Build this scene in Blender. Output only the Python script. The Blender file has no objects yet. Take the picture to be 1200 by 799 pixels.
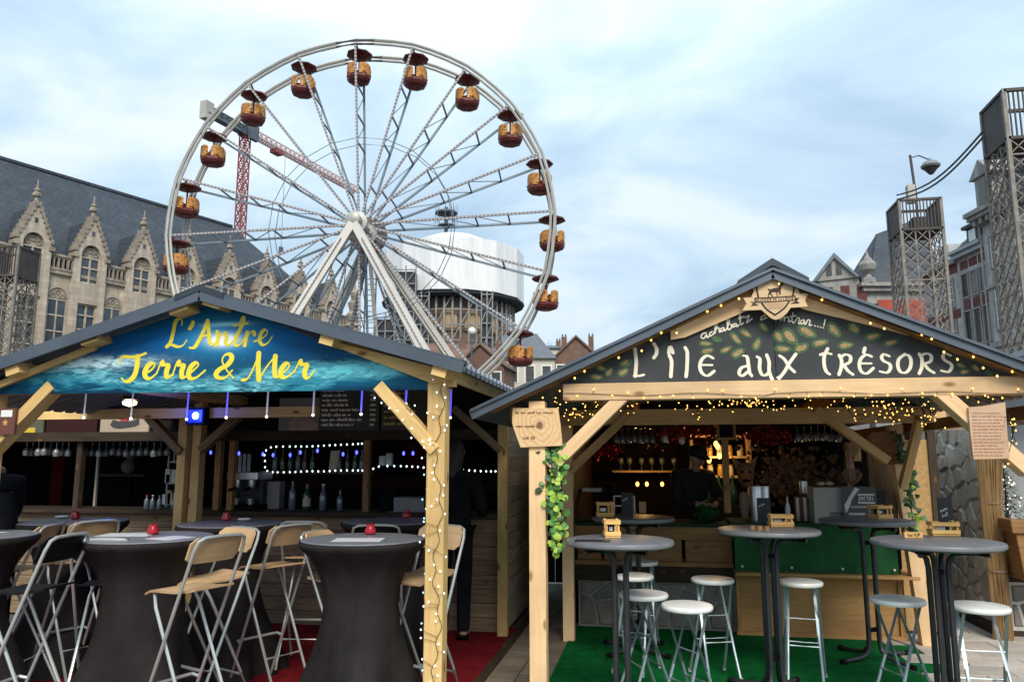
import bpy, bmesh, math, random
from mathutils import Vector, Matrix, noise as mnoise
random.seed(11)
rad = math.radians
scene = bpy.context.scene
COL = scene.collection

# ------------------------------------------------------------------ camera
PSI = rad(10.4)                      # the stalls are turned by this against the camera
F_PX = 900.0
PITCH = math.atan((538 - 399.5) / F_PX)
EYE = Vector((0, 0, 1.6))
cam_data = bpy.data.cameras.new('camera')
cam_data.lens = 27.0
cam_data.sensor_width = 36.0
cam_data.clip_start = 0.05
cam_data.clip_end = 5000
cam = bpy.data.objects.new('camera', cam_data)
cam.location = EYE
cam.rotation_euler = (math.pi / 2 + PITCH, 0, PSI)
COL.objects.link(cam)
scene.camera = cam

# ------------------------------------------------------------------ sky and sun
SUN_ELEV, SUN_AZ = rad(42), rad(163)     # soft light from behind the camera
world = bpy.data.worlds.new('World')
scene.world = world
world.use_nodes = True
nt = world.node_tree
nt.nodes.clear()
N = nt.nodes.new
out = N('ShaderNodeOutputWorld'); bg = N('ShaderNodeBackground')
sky = N('ShaderNodeTexSky'); sky.sky_type = 'NISHITA'; sky.sun_disc = False
sky.sun_elevation = SUN_ELEV; sky.sun_rotation = SUN_AZ
sky.air_density = 1.0; sky.dust_density = 1.2; sky.ozone_density = 1.5
tc = N('ShaderNodeTexCoord'); sep = N('ShaderNodeSeparateXYZ')
nt.links.new(tc.outputs['Generated'], sep.inputs[0])
def wmath(op, a, b=None, c=None):
    n = N('ShaderNodeMath'); n.operation = op
    for i, v in enumerate((a, b, c)):
        if v is None: continue
        if isinstance(v, (int, float)): n.inputs[i].default_value = v
        else: nt.links.new(v, n.inputs[i])
    return n.outputs[0]
# cloud layer: direction projected on a high flat sheet
zc = wmath('MAXIMUM', wmath('ADD', sep.outputs['Z'], 0.22), 0.05)
cx_ = wmath('DIVIDE', sep.outputs['X'], zc); cy_ = wmath('DIVIDE', sep.outputs['Y'], zc)
comb = N('ShaderNodeCombineXYZ'); nt.links.new(cx_, comb.inputs[0]); nt.links.new(cy_, comb.inputs[1])
def wnoise(scale, detail, rough, dist=0.0, off=0.0):
    mp = N('ShaderNodeMapping'); mp.inputs['Location'].default_value = (off, off * 0.7, off * 0.3)
    mp.inputs['Scale'].default_value = (1.0, 1.25, 1.0); mp.inputs['Rotation'].default_value = (0, 0, 0.35)
    nt.links.new(comb.outputs[0], mp.inputs['Vector'])
    n = N('ShaderNodeTexNoise'); n.inputs['Scale'].default_value = scale
    n.inputs['Detail'].default_value = detail; n.inputs['Roughness'].default_value = rough
    n.inputs['Distortion'].default_value = dist
    nt.links.new(mp.outputs[0], n.inputs['Vector']); return n.outputs['Fac']
def wramp(fac, stops):
    r = N('ShaderNodeValToRGB'); nt.links.new(fac, r.inputs[0])
    e = r.color_ramp.elements
    e[0].position, e[0].color = stops[0]; e[1].position, e[1].color = stops[-1]
    for p, c in stops[1:-1]:
        x = e.new(p); x.color = c
    return r.outputs[0]
def g(v): return (v, v, v, 1)
cover = wramp(wnoise(0.95, 6, 0.5, 0.35, 3.1), [(0.30, g(0.62)), (0.46, g(0.84)), (0.62, g(1.0))])
shade = wramp(wnoise(1.5, 9, 0.54, 0.5, 8.4),
              [(0.33, (3.9, 5.3, 6.7, 1)), (0.48, (5.2, 6.7, 7.9, 1)), (0.64, (7.3, 8.2, 8.75, 1))])
# an overcast sky is brighter towards the zenith
zen = wmath('MULTIPLY_ADD', wmath('MAXIMUM', sep.outputs['Z'], 0.0), 0.8, 0.85)
zmul = N('ShaderNodeMix'); zmul.data_type = 'RGBA'; zmul.blend_type = 'MULTIPLY'; zmul.inputs[0].default_value = 1.0
nt.links.new(shade, zmul.inputs[6]); nt.links.new(zen, zmul.inputs[7])
skyb = N('ShaderNodeMix'); skyb.data_type = 'RGBA'; skyb.blend_type = 'MULTIPLY'; skyb.inputs[0].default_value = 1.0
nt.links.new(sky.outputs[0], skyb.inputs[6]); skyb.inputs[7].default_value = (1.25, 1.35, 1.5, 1)
mix = N('ShaderNodeMix'); mix.data_type = 'RGBA'
nt.links.new(cover, mix.inputs[0]); nt.links.new(skyb.outputs[2], mix.inputs[6]); nt.links.new(zmul.outputs[2], mix.inputs[7])
nt.links.new(mix.outputs[2], bg.inputs['Color'])
bg.inputs['Strength'].default_value = 0.051
nt.links.new(bg.outputs[0], out.inputs['Surface'])

sun_data = bpy.data.lights.new('sun', 'SUN')
sun_data.energy = 1.5
sun_data.angle = rad(25)
sun_data.color = (1.0, 0.92, 0.80)
sun = bpy.data.objects.new('sun', sun_data)
COL.objects.link(sun)
# direction towards the sun (Nishita: rotation 0 = +Y, clockwise positive)
sd = Vector((math.sin(SUN_AZ) * math.cos(SUN_ELEV), math.cos(SUN_AZ) * math.cos(SUN_ELEV), math.sin(SUN_ELEV)))
sun.rotation_euler = sd.to_track_quat('Z', 'Y').to_euler()
scene.view_settings.view_transform = 'Standard'
scene.view_settings.look = 'None'
scene.view_settings.exposure = 1.20
scene.view_settings.gamma = 1.0
scene.cycles.max_bounces = 6
scene.cycles.use_denoising = True

# ------------------------------------------------------------------ surveying helpers: photo bearing -> real point
_F = Vector((-math.sin(PSI) * math.cos(PITCH), math.cos(PSI) * math.cos(PITCH), math.sin(PITCH)))
_R = Vector((math.cos(PSI), math.sin(PSI), 0))
_U = _R.cross(_F)
FH = Vector((-math.sin(PSI), math.cos(PSI), 0))
def ray(x, y): return _F * F_PX + _R * (x - 600) - _U * (y - 399.5)
def pv(x, y, v):   # bearing met with the vertical plane Y = v
    d = ray(x, y); return EYE + d * (v / d.y)
def pu(x, y, u):   # bearing met with the vertical plane X = u
    d = ray(x, y); return EYE + d * (u / d.x)
def pz(x, y, z):   # bearing met with a level plane
    d = ray(x, y); return EYE + d * ((z - 1.6) / d.z)
def pd(x, y, D):   # bearing at distance D ahead of the camera
    d = ray(x, y); return EYE + d * (D / d.dot(FH))
def camdir(deg):   # level direction, deg counted from the camera's right
    a = rad(deg) + PSI; return Vector((math.cos(a), math.sin(a), 0))

# ------------------------------------------------------------------ materials
def _lk(nt, a, b): nt.links.new(a, b)
def mat(name, c1, c2=None, scale=8.0, rough=0.7, metal=0.0, bump=0.0, bscale=None, stretch=(1, 1, 1), c3=None,
        coord='Object', detail=6, emit=None, estr=0.0, spec=0.5, trans=0.0, alpha=1.0, sheen=0.0, vary=0.0, streak=0.0, blot=0.0, blotscale=1.2, rows=None):
    m = bpy.data.materials.new(name); m.use_nodes = True
    nt = m.node_tree; b = nt.nodes['Principled BSDF']
    b.inputs['Roughness'].default_value = rough; b.inputs['Metallic'].default_value = metal
    b.inputs['Specular IOR Level'].default_value = spec
    b.inputs['Transmission Weight'].default_value = trans; b.inputs['Alpha'].default_value = alpha
    b.inputs['Sheen Weight'].default_value = sheen
    b.inputs['Base Color'].default_value = (*c1, 1)
    if emit: b.inputs['Emission Color'].default_value = (*emit, 1); b.inputs['Emission Strength'].default_value = estr
    if c2 or bump:
        tc = nt.nodes.new('ShaderNodeTexCoord'); mp = nt.nodes.new('ShaderNodeMapping')
        mp.inputs['Scale'].default_value = stretch
        _lk(nt, tc.outputs[coord], mp.inputs['Vector'])
        if c2:
            n = nt.nodes.new('ShaderNodeTexNoise'); n.inputs['Scale'].default_value = scale
            n.inputs['Detail'].default_value = detail; n.inputs['Roughness'].default_value = 0.62
            _lk(nt, mp.outputs[0], n.inputs['Vector'])
            r = nt.nodes.new('ShaderNodeValToRGB'); e = r.color_ramp.elements
            e[0].position = 0.32; e[0].color = (*c1, 1); e[1].position = 0.68; e[1].color = (*c2, 1)
            if c3:
                x = e.new(0.5); x.color = (*c3, 1)
            _lk(nt, n.outputs['Fac'], r.inputs[0])
            col = r.outputs[0]
            for amt, sc3, st3 in ((streak, 1.0, (1.6, 1.6, .12)), (blot, blotscale, (1, 1, 1))):
                if not amt: continue
                mp3 = nt.nodes.new('ShaderNodeMapping'); mp3.inputs['Scale'].default_value = st3; _lk(nt, tc.outputs[coord], mp3.inputs['Vector'])
                n3 = nt.nodes.new('ShaderNodeTexNoise'); n3.inputs['Scale'].default_value = sc3; n3.inputs['Detail'].default_value = 8; n3.inputs['Roughness'].default_value = .65; _lk(nt, mp3.outputs[0], n3.inputs['Vector'])
                mr3 = nt.nodes.new('ShaderNodeMapRange'); mr3.inputs[1].default_value = .35; mr3.inputs[2].default_value = .62; mr3.inputs[3].default_value = 1 - amt; mr3.inputs[4].default_value = 1.06; _lk(nt, n3.outputs['Fac'], mr3.inputs[0])
                mx3 = nt.nodes.new('ShaderNodeMix'); mx3.data_type = 'RGBA'; mx3.blend_type = 'MULTIPLY'; mx3.inputs[0].default_value = 1.0; _lk(nt, col, mx3.inputs[6]); _lk(nt, mr3.outputs[0], mx3.inputs[7]); col = mx3.outputs[2]
            if rows:          # courses of blocks or slates: darker joints
                bw, bh, dk = rows
                sp3 = nt.nodes.new('ShaderNodeSeparateXYZ'); _lk(nt, tc.outputs[coord], sp3.inputs[0]); cb3 = nt.nodes.new('ShaderNodeCombineXYZ'); _lk(nt, sp3.outputs['X'], cb3.inputs[0]); _lk(nt, sp3.outputs['Z'], cb3.inputs[1])
                br = nt.nodes.new('ShaderNodeTexBrick'); br.inputs['Scale'].default_value = 1.0; br.inputs['Brick Width'].default_value = bw; br.inputs['Row Height'].default_value = bh; br.inputs['Mortar Size'].default_value = .035 * bh / .4
                br.inputs['Color1'].default_value = (1, 1, 1, 1); br.inputs['Color2'].default_value = (.82, .82, .82, 1); br.inputs['Mortar'].default_value = (dk, dk, dk, 1); _lk(nt, cb3.outputs[0], br.inputs['Vector'])
                mx3 = nt.nodes.new('ShaderNodeMix'); mx3.data_type = 'RGBA'; mx3.blend_type = 'MULTIPLY'; mx3.inputs[0].default_value = 1.0; _lk(nt, col, mx3.inputs[6]); _lk(nt, br.outputs['Color'], mx3.inputs[7]); col = mx3.outputs[2]
            if vary:
                oi = nt.nodes.new('ShaderNodeObjectInfo'); hs = nt.nodes.new('ShaderNodeHueSaturation')
                ma = nt.nodes.new('ShaderNodeMapRange'); ma.inputs[3].default_value = 1 - vary; ma.inputs[4].default_value = 1 + vary
                _lk(nt, oi.outputs['Random'], ma.inputs[0]); _lk(nt, ma.outputs[0], hs.inputs['Value'])
                _lk(nt, col, hs.inputs['Color']); col = hs.outputs[0]
            _lk(nt, col, b.inputs['Base Color'])
        if bump:
            n2 = nt.nodes.new('ShaderNodeTexNoise'); n2.inputs['Scale'].default_value = bscale or scale * 3
            n2.inputs['Detail'].default_value = 5
            _lk(nt, mp.outputs[0], n2.inputs['Vector'])
            bp = nt.nodes.new('ShaderNodeBump'); bp.inputs['Strength'].default_value = bump; bp.inputs['Distance'].default_value = 0.02
            _lk(nt, n2.outputs['Fac'], bp.inputs['Height']); _lk(nt, bp.outputs[0], b.inputs['Normal'])
    return m
def wood(name, light, dark, knot=(0.16, 0.07, 0.03), rough=0.65, vary=0.12, knots=True):
    m = bpy.data.materials.new(name); m.use_nodes = True
    nt = m.node_tree; b = nt.nodes['Principled BSDF']; b.inputs['Roughness'].default_value = rough
    b.inputs['Specular IOR Level'].default_value = 0.18
    Nn = nt.nodes.new
    uv = Nn('ShaderNodeUVMap'); uv.uv_map = 'UVMap'
    oi = Nn('ShaderNodeObjectInfo')
    add = Nn('ShaderNodeVectorMath'); add.operation = 'ADD'
    sc = Nn('ShaderNodeVectorMath'); sc.operation = 'SCALE'; sc.inputs['Scale'].default_value = 23.0
    cb = Nn('ShaderNodeCombineXYZ'); _lk(nt, oi.outputs['Random'], cb.inputs[0]); _lk(nt, oi.outputs['Random'], cb.inputs[1])
    _lk(nt, cb.outputs[0], sc.inputs[0]); _lk(nt, uv.outputs[0], add.inputs[0]); _lk(nt, sc.outputs[0], add.inputs[1])
    mp = Nn('ShaderNodeMapping'); mp.inputs['Scale'].default_value = (1.1, 17, 1); _lk(nt, add.outputs[0], mp.inputs['Vector'])
    n = Nn('ShaderNodeTexNoise'); n.inputs['Scale'].default_value = 2.6; n.inputs['Detail'].default_value = 7
    n.inputs['Distortion'].default_value = 0.6; n.inputs['Roughness'].default_value = 0.6; _lk(nt, mp.outputs[0], n.inputs['Vector'])
    r = Nn('ShaderNodeValToRGB'); e = r.color_ramp.elements
    e[0].position = 0.3; e[0].color = (*dark, 1); e[1].position = 0.62; e[1].color = (*light, 1); _lk(nt, n.outputs['Fac'], r.inputs[0])
    col = r.outputs[0]
    # broad weathering
    n3 = Nn('ShaderNodeTexNoise'); n3.inputs['Scale'].default_value = 1.7; n3.inputs['Detail'].default_value = 4; _lk(nt, add.outputs[0], n3.inputs['Vector'])
    mr3 = Nn('ShaderNodeMapRange'); mr3.inputs[1].default_value = .3; mr3.inputs[2].default_value = .7; mr3.inputs[3].default_value = .70; mr3.inputs[4].default_value = 1.12
    _lk(nt, n3.outputs['Fac'], mr3.inputs[0])
    # fine drying checks along the grain
    mc = Nn('ShaderNodeMapping'); mc.inputs['Scale'].default_value = (.9, 60, 1); _lk(nt, add.outputs[0], mc.inputs['Vector'])
    nc = Nn('ShaderNodeTexNoise'); nc.inputs['Scale'].default_value = 2.0; nc.inputs['Detail'].default_value = 3; _lk(nt, mc.outputs[0], nc.inputs['Vector'])
    mrc = Nn('ShaderNodeMapRange'); mrc.inputs[1].default_value = .66; mrc.inputs[2].default_value = .72; mrc.inputs[3].default_value = 0; mrc.inputs[4].default_value = .55; _lk(nt, nc.outputs['Fac'], mrc.inputs[0])
    mxc = Nn('ShaderNodeMix'); mxc.data_type = 'RGBA'; _lk(nt, mrc.outputs[0], mxc.inputs[0]); _lk(nt, col, mxc.inputs[6]); mxc.inputs[7].default_value = (*[v * .45 for v in dark], 1); col = mxc.outputs[2]
    if knots:
        mk = Nn('ShaderNodeMapping'); mk.inputs['Scale'].default_value = (1.9, 4.2, 1); _lk(nt, add.outputs[0], mk.inputs['Vector'])
        vo = Nn('ShaderNodeTexVoronoi'); vo.voronoi_dimensions = '2D'; vo.inputs['Scale'].default_value = 1.0; _lk(nt, mk.outputs[0], vo.inputs['Vector'])
        mr = Nn('ShaderNodeMapRange'); mr.inputs[1].default_value = 0.035; mr.inputs[2].default_value = 0.085
        mr.inputs[3].default_value = 0.85; mr.inputs[4].default_value = 0.0; _lk(nt, vo.outputs['Distance'], mr.inputs[0])
        mx = Nn('ShaderNodeMix'); mx.data_type = 'RGBA'; _lk(nt, mr.outputs[0], mx.inputs[0]); _lk(nt, col, mx.inputs[6])
        mx.inputs[7].default_value = (*knot, 1); col = mx.outputs[2]
    hs = Nn('ShaderNodeHueSaturation'); ma = Nn('ShaderNodeMapRange'); ma.inputs[3].default_value = 1 - vary; ma.inputs[4].default_value = 1 + vary
    _lk(nt, oi.outputs['Random'], ma.inputs[0])
    mu = Nn('ShaderNodeMath'); mu.operation = 'MULTIPLY'; _lk(nt, ma.outputs[0], mu.inputs[0]); _lk(nt, mr3.outputs[0], mu.inputs[1])
    _lk(nt, mu.outputs[0], hs.inputs['Value']); _lk(nt, col, hs.inputs['Color']); _lk(nt, hs.outputs[0], b.inputs['Base Color'])
    bp = Nn('ShaderNodeBump'); bp.inputs['Strength'].default_value = 0.25; bp.inputs['Distance'].default_value = 0.004
    _lk(nt, n.outputs['Fac'], bp.inputs['Height']); _lk(nt, bp.outputs[0], b.inputs['Normal'])
    return m

# ------------------------------------------------------------------ mesh builder
TM = {}                                   # world matrix of every thing / part
def _basis(d, up=Vector((0, 0, 1))):
    d = d.normalized()
    if abs(d.dot(up)) > 0.98: up = Vector((0, 1, 0)) if abs(d.y) < 0.9 else Vector((1, 0, 0))
    s = d.cross(up).normalized(); return d, s, s.cross(d).normalized()
class MB:
    def __init__(s): s.v = []; s.f = []; s.uv = []
    def poly(s, idx, uvs=None):
        s.f.append(tuple(idx)); s.uv.append(uvs)
    def pts(s, ps):
        n = len(s.v); s.v.extend(Vector(p) for p in ps); return list(range(n, n + len(ps)))
    def face(s, ps): s.poly(s.pts(ps))
    def bar(s, a, b, w, h, up=(0, 0, 1), w2=None, h2=None):
        a, b = Vector(a), Vector(b); d, sd, u = _basis(b - a, Vector(up)); L = (b - a).length
        w2 = w if w2 is None else w2; h2 = h if h2 is None else h2
        ps = []
        for p, ww, hh in ((a, w, h), (b, w2, h2)):
            for i, j in ((-1, -1), (1, -1), (1, 1), (-1, 1)): ps.append(p + sd * (ww / 2 * i) + u * (hh / 2 * j))
        k = s.pts(ps); o = random.random() * 9; off = 0.0
        for i in range(4):
            j = (i + 1) % 4; e = w if i % 2 == 0 else h
            s.poly((k[i], k[j], k[4 + j], k[4 + i]), ((o, off), (o, off + e), (o + L, off + e), (o + L, off))); off += e
        for q in ((k[3], k[2], k[1], k[0]), (k[4], k[5], k[6], k[7])):
            s.poly(q, ((o, o), (o + w * .15, o), (o + w * .15, o + h), (o, o + h)))
        return s
    def box(s, c, d, rotz=0.0):
        c = Vector(c); R = Matrix.Rotation(rotz, 3, 'Z'); ax = max(range(3), key=lambda i: d[i])
        e = [R @ Vector((1, 0, 0)), R @ Vector((0, 1, 0)), Vector((0, 0, 1))]
        a = e[ax] * (d[ax] / 2); o = [i for i in range(3) if i != ax]
        # use bar with explicit side axes
        ps = []
        s1, s2 = e[o[0]] * (d[o[0]] / 2), e[o[1]] * (d[o[1]] / 2)
        if ax == 1: s1, s2 = s2, s1
        for q in (-1, 1):
            for i, j in ((-1, -1), (1, -1), (1, 1), (-1, 1)): ps.append(c + a * q + s1 * i + s2 * j)
        k = s.pts(ps); L = d[ax]; w, h = s1.length * 2, s2.length * 2; t = random.random() * 9; off = 0
        for i in range(4):
            j = (i + 1) % 4; ee = w if i % 2 == 0 else h
            s.poly((k[i], k[j], k[4 + j], k[4 + i]), ((t, off), (t, off + ee), (t + L, off + ee), (t + L, off))); off += ee
        s.poly((k[3], k[2], k[1], k[0]), ((t, t), (t + w * .15, t), (t + w * .15, t + h), (t, t + h)))
        s.poly((k[4], k[5], k[6], k[7]), ((t, t), (t + w * .15, t), (t + w * .15, t + h), (t, t + h)))
        return s
    def span(s, x0, x1, y0, y1, z0, z1): return s.box(((x0 + x1) / 2, (y0 + y1) / 2, (z0 + z1) / 2), (abs(x1 - x0), abs(y1 - y0), abs(z1 - z0)))
    def tube(s, path, r, n=6, cap=True, closed=False):
        path = [Vector(p) for p in path]; rs = r if isinstance(r, (list, tuple)) else [r] * len(path)
        rings = []; prev = None
        for i, p in enumerate(path):
            if closed: t = path[(i + 1) % len(path)] - path[i - 1]
            else: t = (path[min(i + 1, len(path) - 1)] - path[max(i - 1, 0)])
            if t.length < 1e-9: t = Vector((0, 0, 1))
            t.normalize()
            if prev is None: _, a, b = _basis(t)
            else:
                a = prev - t * prev.dot(t)
                if a.length < 1e-6: _, a, b = _basis(t)
                a.normalize(); b = t.cross(a)
            prev = a
            rings.append(s.pts([p + (a * math.cos(2 * math.pi * k / n) + b * math.sin(2 * math.pi * k / n)) * rs[i] for k in range(n)]))
        m = len(rings)
        for i in range(m if closed else m - 1):
            A, B = rings[i], rings[(i + 1) % m]
            for k in range(n): s.poly((A[k], A[(k + 1) % n], B[(k + 1) % n], B[k]))
        if cap and not closed:
            s.poly(rings[0][::-1]); s.poly(rings[-1])
        return s
    def lathe(s, prof, c=(0, 0, 0), n=24, fn=None, capt=True, capb=True, axis=None):
        c = Vector(c); rings = []
        if axis is not None: d, a1, a2 = _basis(Vector(axis))
        else: d, a1, a2 = Vector((0, 0, 1)), Vector((1, 0, 0)), Vector((0, 1, 0))
        for r, z in prof:
            rr = [r * (fn(2 * math.pi * k / n, z) if fn else 1) for k in range(n)]
            rings.append(s.pts([c + d * z + (a1 * math.cos(2 * math.pi * k / n) + a2 * math.sin(2 * math.pi * k / n)) * rr[k] for k in range(n)]))
        for A, B in zip(rings, rings[1:]):
            for k in range(n): s.poly((A[k], A[(k + 1) % n], B[(k + 1) % n], B[k]))
        if capb: s.poly(rings[0][::-1])
        if capt: s.poly(rings[-1])
        return s
    def prism(s, ps, ext):      # polygon extruded by vector ext
        ps = [Vector(p) for p in ps]; ext = Vector(ext); n = len(ps)
        A = s.pts(ps); B = s.pts([p + ext for p in ps])
        s.poly(A); s.poly(B[::-1])
        for i in range(n):
            j = (i + 1) % n; s.poly((A[j], A[i], B[i], B[j]))
        return s
    def ball(s, c, r, n=6, m=4, sq=(1, 1, 1)):
        c = Vector(c); rings = []
        top = s.pts([c + Vector((0, 0, r * sq[2]))])[0]; bot = s.pts([c - Vector((0, 0, r * sq[2]))])[0]
        for i in range(1, m):
            t = math.pi * i / m
            rings.append(s.pts([c + Vector((r * math.sin(t) * math.cos(2 * math.pi * k / n) * sq[0], r * math.sin(t) * math.sin(2 * math.pi * k / n) * sq[1], r * math.cos(t) * sq[2])) for k in range(n)]))
        for k in range(n):
            s.poly((top, rings[0][k], rings[0][(k + 1) % n])); s.poly((bot, rings[-1][(k + 1) % n], rings[-1][k]))
        for A, B in zip(rings, rings[1:]):
            for k in range(n): s.poly((A[k], B[k], B[(k + 1) % n], A[(k + 1) % n]))
        return s
    def build(s, name, m, parent=None, world=False, smooth=False, bevel=0.0, loc=None):
        inv = TM[parent.name].inverted() if (world and parent is not None) else None
        vs = s.v
        org = None
        if world and parent is None:          # own origin at the base of the piece
            n = len(vs); org = Vector((sum(p.x for p in vs) / n, sum(p.y for p in vs) / n, min(p.z for p in vs)))
            vs = [p - org for p in vs]
        elif inv is not None: vs = [inv @ p for p in vs]
        me = bpy.data.meshes.new(name)
        me.from_pydata([tuple(p) for p in vs], [], s.f)
        uvl = me.uv_layers.new(name='UVMap').data
        for p, uv in zip(me.polygons, s.uv):
            if uv:
                for li, q in zip(p.loop_indices, uv): uvl[li].uv = q
            else:
                nn = p.normal; ax = max(range(3), key=lambda i: abs(nn[i])); o = [(1, 2), (0, 2), (0, 1)][ax]
                for li in p.loop_indices:
                    co = me.vertices[me.loops[li].vertex_index].co; uvl[li].uv = (co[o[0]], co[o[1]])
        if smooth:
            me.polygons.foreach_set('use_smooth', [True] * len(me.polygons)); me.set_sharp_from_angle(angle=rad(38))
        if m is not None: me.materials.append(m)
        ob = bpy.data.objects.new(name, me); COL.objects.link(ob)
        if parent is not None: ob.parent = parent
        if org is not None: ob.location = org
        if loc is not None: ob.location = loc
        TM[ob.name] = (TM[parent.name] if parent is not None else Matrix()) @ Matrix.Translation(ob.location)
        if bevel:
            bv = ob.modifiers.new('bevel', 'BEVEL'); bv.width = bevel; bv.segments = 2; bv.limit_method = 'ANGLE'
        return ob
def tag(o, label=None, cat=None, group=None, kind=None):
    if label: o['label'] = label
    if cat: o['category'] = cat
    if group: o['group'] = group
    if kind: o['kind'] = kind
    return o
def thing(name, label, cat, loc=(0, 0, 0), rotz=0.0, group=None):
    o = bpy.data.objects.new(name, None); COL.objects.link(o); o.empty_display_size = 0.2
    o.location = loc; o.rotation_euler = (0, 0, rotz)
    TM[o.name] = Matrix.Translation(Vector(loc)) @ Matrix.Rotation(rotz, 4, 'Z')
    return tag(o, label, cat, group)
def kids(o): return [c for c in o.children]
def copy_tree(o, parent=None):
    c = o.copy(); COL.objects.link(c); c.parent = parent
    for ch in kids(o): copy_tree(ch, c)
    return c
def copy_part(o, parent, loc=None, rot=None):
    c = o.copy(); COL.objects.link(c); c.parent = parent
    if loc is not None: c.location = loc
    if rot is not None: c.rotation_euler = rot
    for ch in kids(o): copy_part(ch, c)
    return c
def catmull(ps, seg=6):
    ps = [Vector(p) for p in ps]; q = [ps[0] * 2 - ps[1]] + ps + [ps[-1] * 2 - ps[-2]]; o = []
    for i in range(1, len(q) - 2):
        for k in range(seg):
            t = k / seg; a, b, c, d = q[i - 1], q[i], q[i + 1], q[i + 2]
            o.append(0.5 * ((2 * b) + (c - a) * t + (2 * a - 5 * b + 4 * c - d) * t * t + (3 * b - a - 3 * c + d) * t ** 3))
    o.append(ps[-1]); return o
def brush(mb, pts, wid, plane, nib=None, seg=5, lift=[0]):
    """a painted stroke: pts are photo bearings, laid as a thin sheet on the plane given by plane(x,y,lift)"""
    c = catmull([(p[0], p[1], 0) for p in pts], seg); n = len(c); L = []
    for i, p in enumerate(c):
        t = c[min(i + 1, n - 1)] - c[max(i - 1, 0)]
        if t.length < 1e-6: t = Vector((1, 0, 0))
        t.normalize(); nr = Vector((-t.y, t.x, 0)); w = wid
        if nib is not None and nib != 'p': w = wid * (0.5 + 0.5 * abs(math.sin(math.atan2(t.y, t.x) - nib)))
        L.append((p, t, nr, w))
    if nib == 'p':
        L = [(p, t, nr, wid * (.66 + .34 * max(-1, min(1, t.y * 1.3)))) for p, t, nr, w in L]
    rings = []
    def add(p, nr, w):
        lift[0] = (lift[0] + 1) % 400
        e = 0.002 + lift[0] * 2.0e-6
        rings.append(mb.pts([plane(p.x + nr.x * w / 2, p.y + nr.y * w / 2, e), plane(p.x - nr.x * w / 2, p.y - nr.y * w / 2, e)]))
    p, t, nr, w = L[0]
    for a in (-0.45, -0.28): add(p + t * (w * a), nr, w * (0.45 if a < -0.4 else 0.8))
    for p, t, nr, w in L: add(p, nr, w)
    p, t, nr, w = L[-1]
    for a in (0.28, 0.45): add(p + t * (w * a), nr, w * (0.45 if a > 0.4 else 0.8))
    for A, B in zip(rings, rings[1:]): mb.poly((A[0], A[1], B[1], B[0]))
def voronoi(w, h, n, gap, seed, jit=0.42):
    """irregular stones: convex cells in a w x h panel, shrunk by gap"""
    rnd = random.Random(seed); nx = max(1, round(math.sqrt(n * w / h))); ny = max(1, round(n / nx)); P = []
    for i in range(nx):
        for j in range(ny): P.append(((i + .5 + rnd.uniform(-jit, jit) + (0.25 if j % 2 else -0.25)) * w / nx, (j + .5 + rnd.uniform(-jit, jit)) * h / ny))
    cells = []
    for i, p in enumerate(P):
        poly = [(gap, gap), (w - gap, gap), (w - gap, h - gap), (gap, h - gap)]
        for j, q in enumerate(P):
            if i == j: continue
            dx, dy = q[0] - p[0], q[1] - p[1]; d = math.hypot(dx, dy)
            if d > 3 * max(w / nx, h / ny): continue
            nxx, nyy = dx / d, dy / d; lim = (p[0] + q[0]) / 2 * nxx + (p[1] + q[1]) / 2 * nyy - gap / 2
            out_ = []
            for k in range(len(poly)):
                a, b = poly[k], poly[(k + 1) % len(poly)]
                da, db = a[0] * nxx + a[1] * nyy - lim, b[0] * nxx + b[1] * nyy - lim
                if da <= 0: out_.append(a)
                if da * db < 0:
                    t = da / (da - db); out_.append((a[0] + (b[0] - a[0]) * t, a[1] + (b[1] - a[1]) * t))
            poly = out_
            if len(poly) < 3: break
        if len(poly) >= 3:
            # drop nearly coincident corners
            q = [poly[0]]
            for c in poly[1:]:
                if math.hypot(c[0] - q[-1][0], c[1] - q[-1][1]) > gap * .6: q.append(c)
            if len(q) >= 3: cells.append(q)
    return cells

# ------------------------------------------------------------------ palette
MAT = {}
MAT['pine'] = wood('pine', (0.76, 0.50, 0.26), (0.63, 0.37, 0.165))
MAT['pine_pale'] = wood('pine_pale', (0.87, 0.60, 0.345), (0.79, 0.50, 0.255), knot=(.3, .16, .07))
MAT['pine_yellow'] = wood('pine_yellow', (0.74, 0.51, 0.22), (0.60, 0.38, 0.14))
MAT['oak_brown'] = wood('oak_brown', (0.36, 0.20, 0.085), (0.24, 0.12, 0.045))
MAT['plank_weathered'] = wood('plank_weathered', (0.30, 0.21, 0.13), (0.17, 0.115, 0.07))
MAT['plank_dark'] = wood('plank_dark', (0.060, 0.042, 0.028), (0.030, 0.020, 0.014))
MAT['beech'] = wood('beech', (0.60, 0.41, 0.23), (0.50, 0.32, 0.16), knots=False)
MAT['counter_wood'] = wood('counter_wood', (0.52, 0.30, 0.12), (0.40, 0.21, 0.075), knots=False)
MAT['plaque_wood'] = wood('plaque_wood', (0.76, 0.52, 0.27), (0.62, 0.36, 0.14), knot=(.25, .1, .04))
MAT['laser_wood'] = wood('laser_wood', (0.72, 0.52, 0.32), (0.64, 0.43, 0.24), knots=False)
MAT['roof_metal'] = mat('roof_metal', (0.085, 0.105, 0.13), (0.12, 0.145, 0.175), 2.0, 0.42, 0.5, 0.05)
MAT['roof_metal_dark'] = mat('roof_metal_dark', (0.03, 0.04, 0.055), (0.045, 0.06, 0.075), 2.0, 0.45, 0.4)
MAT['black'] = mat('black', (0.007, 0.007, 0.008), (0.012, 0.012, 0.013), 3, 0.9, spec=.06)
MAT['interior_dark'] = mat('interior_dark', (0.012, 0.010, 0.009), (0.022, 0.017, 0.014), 2, 0.9, spec=.06)
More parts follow.
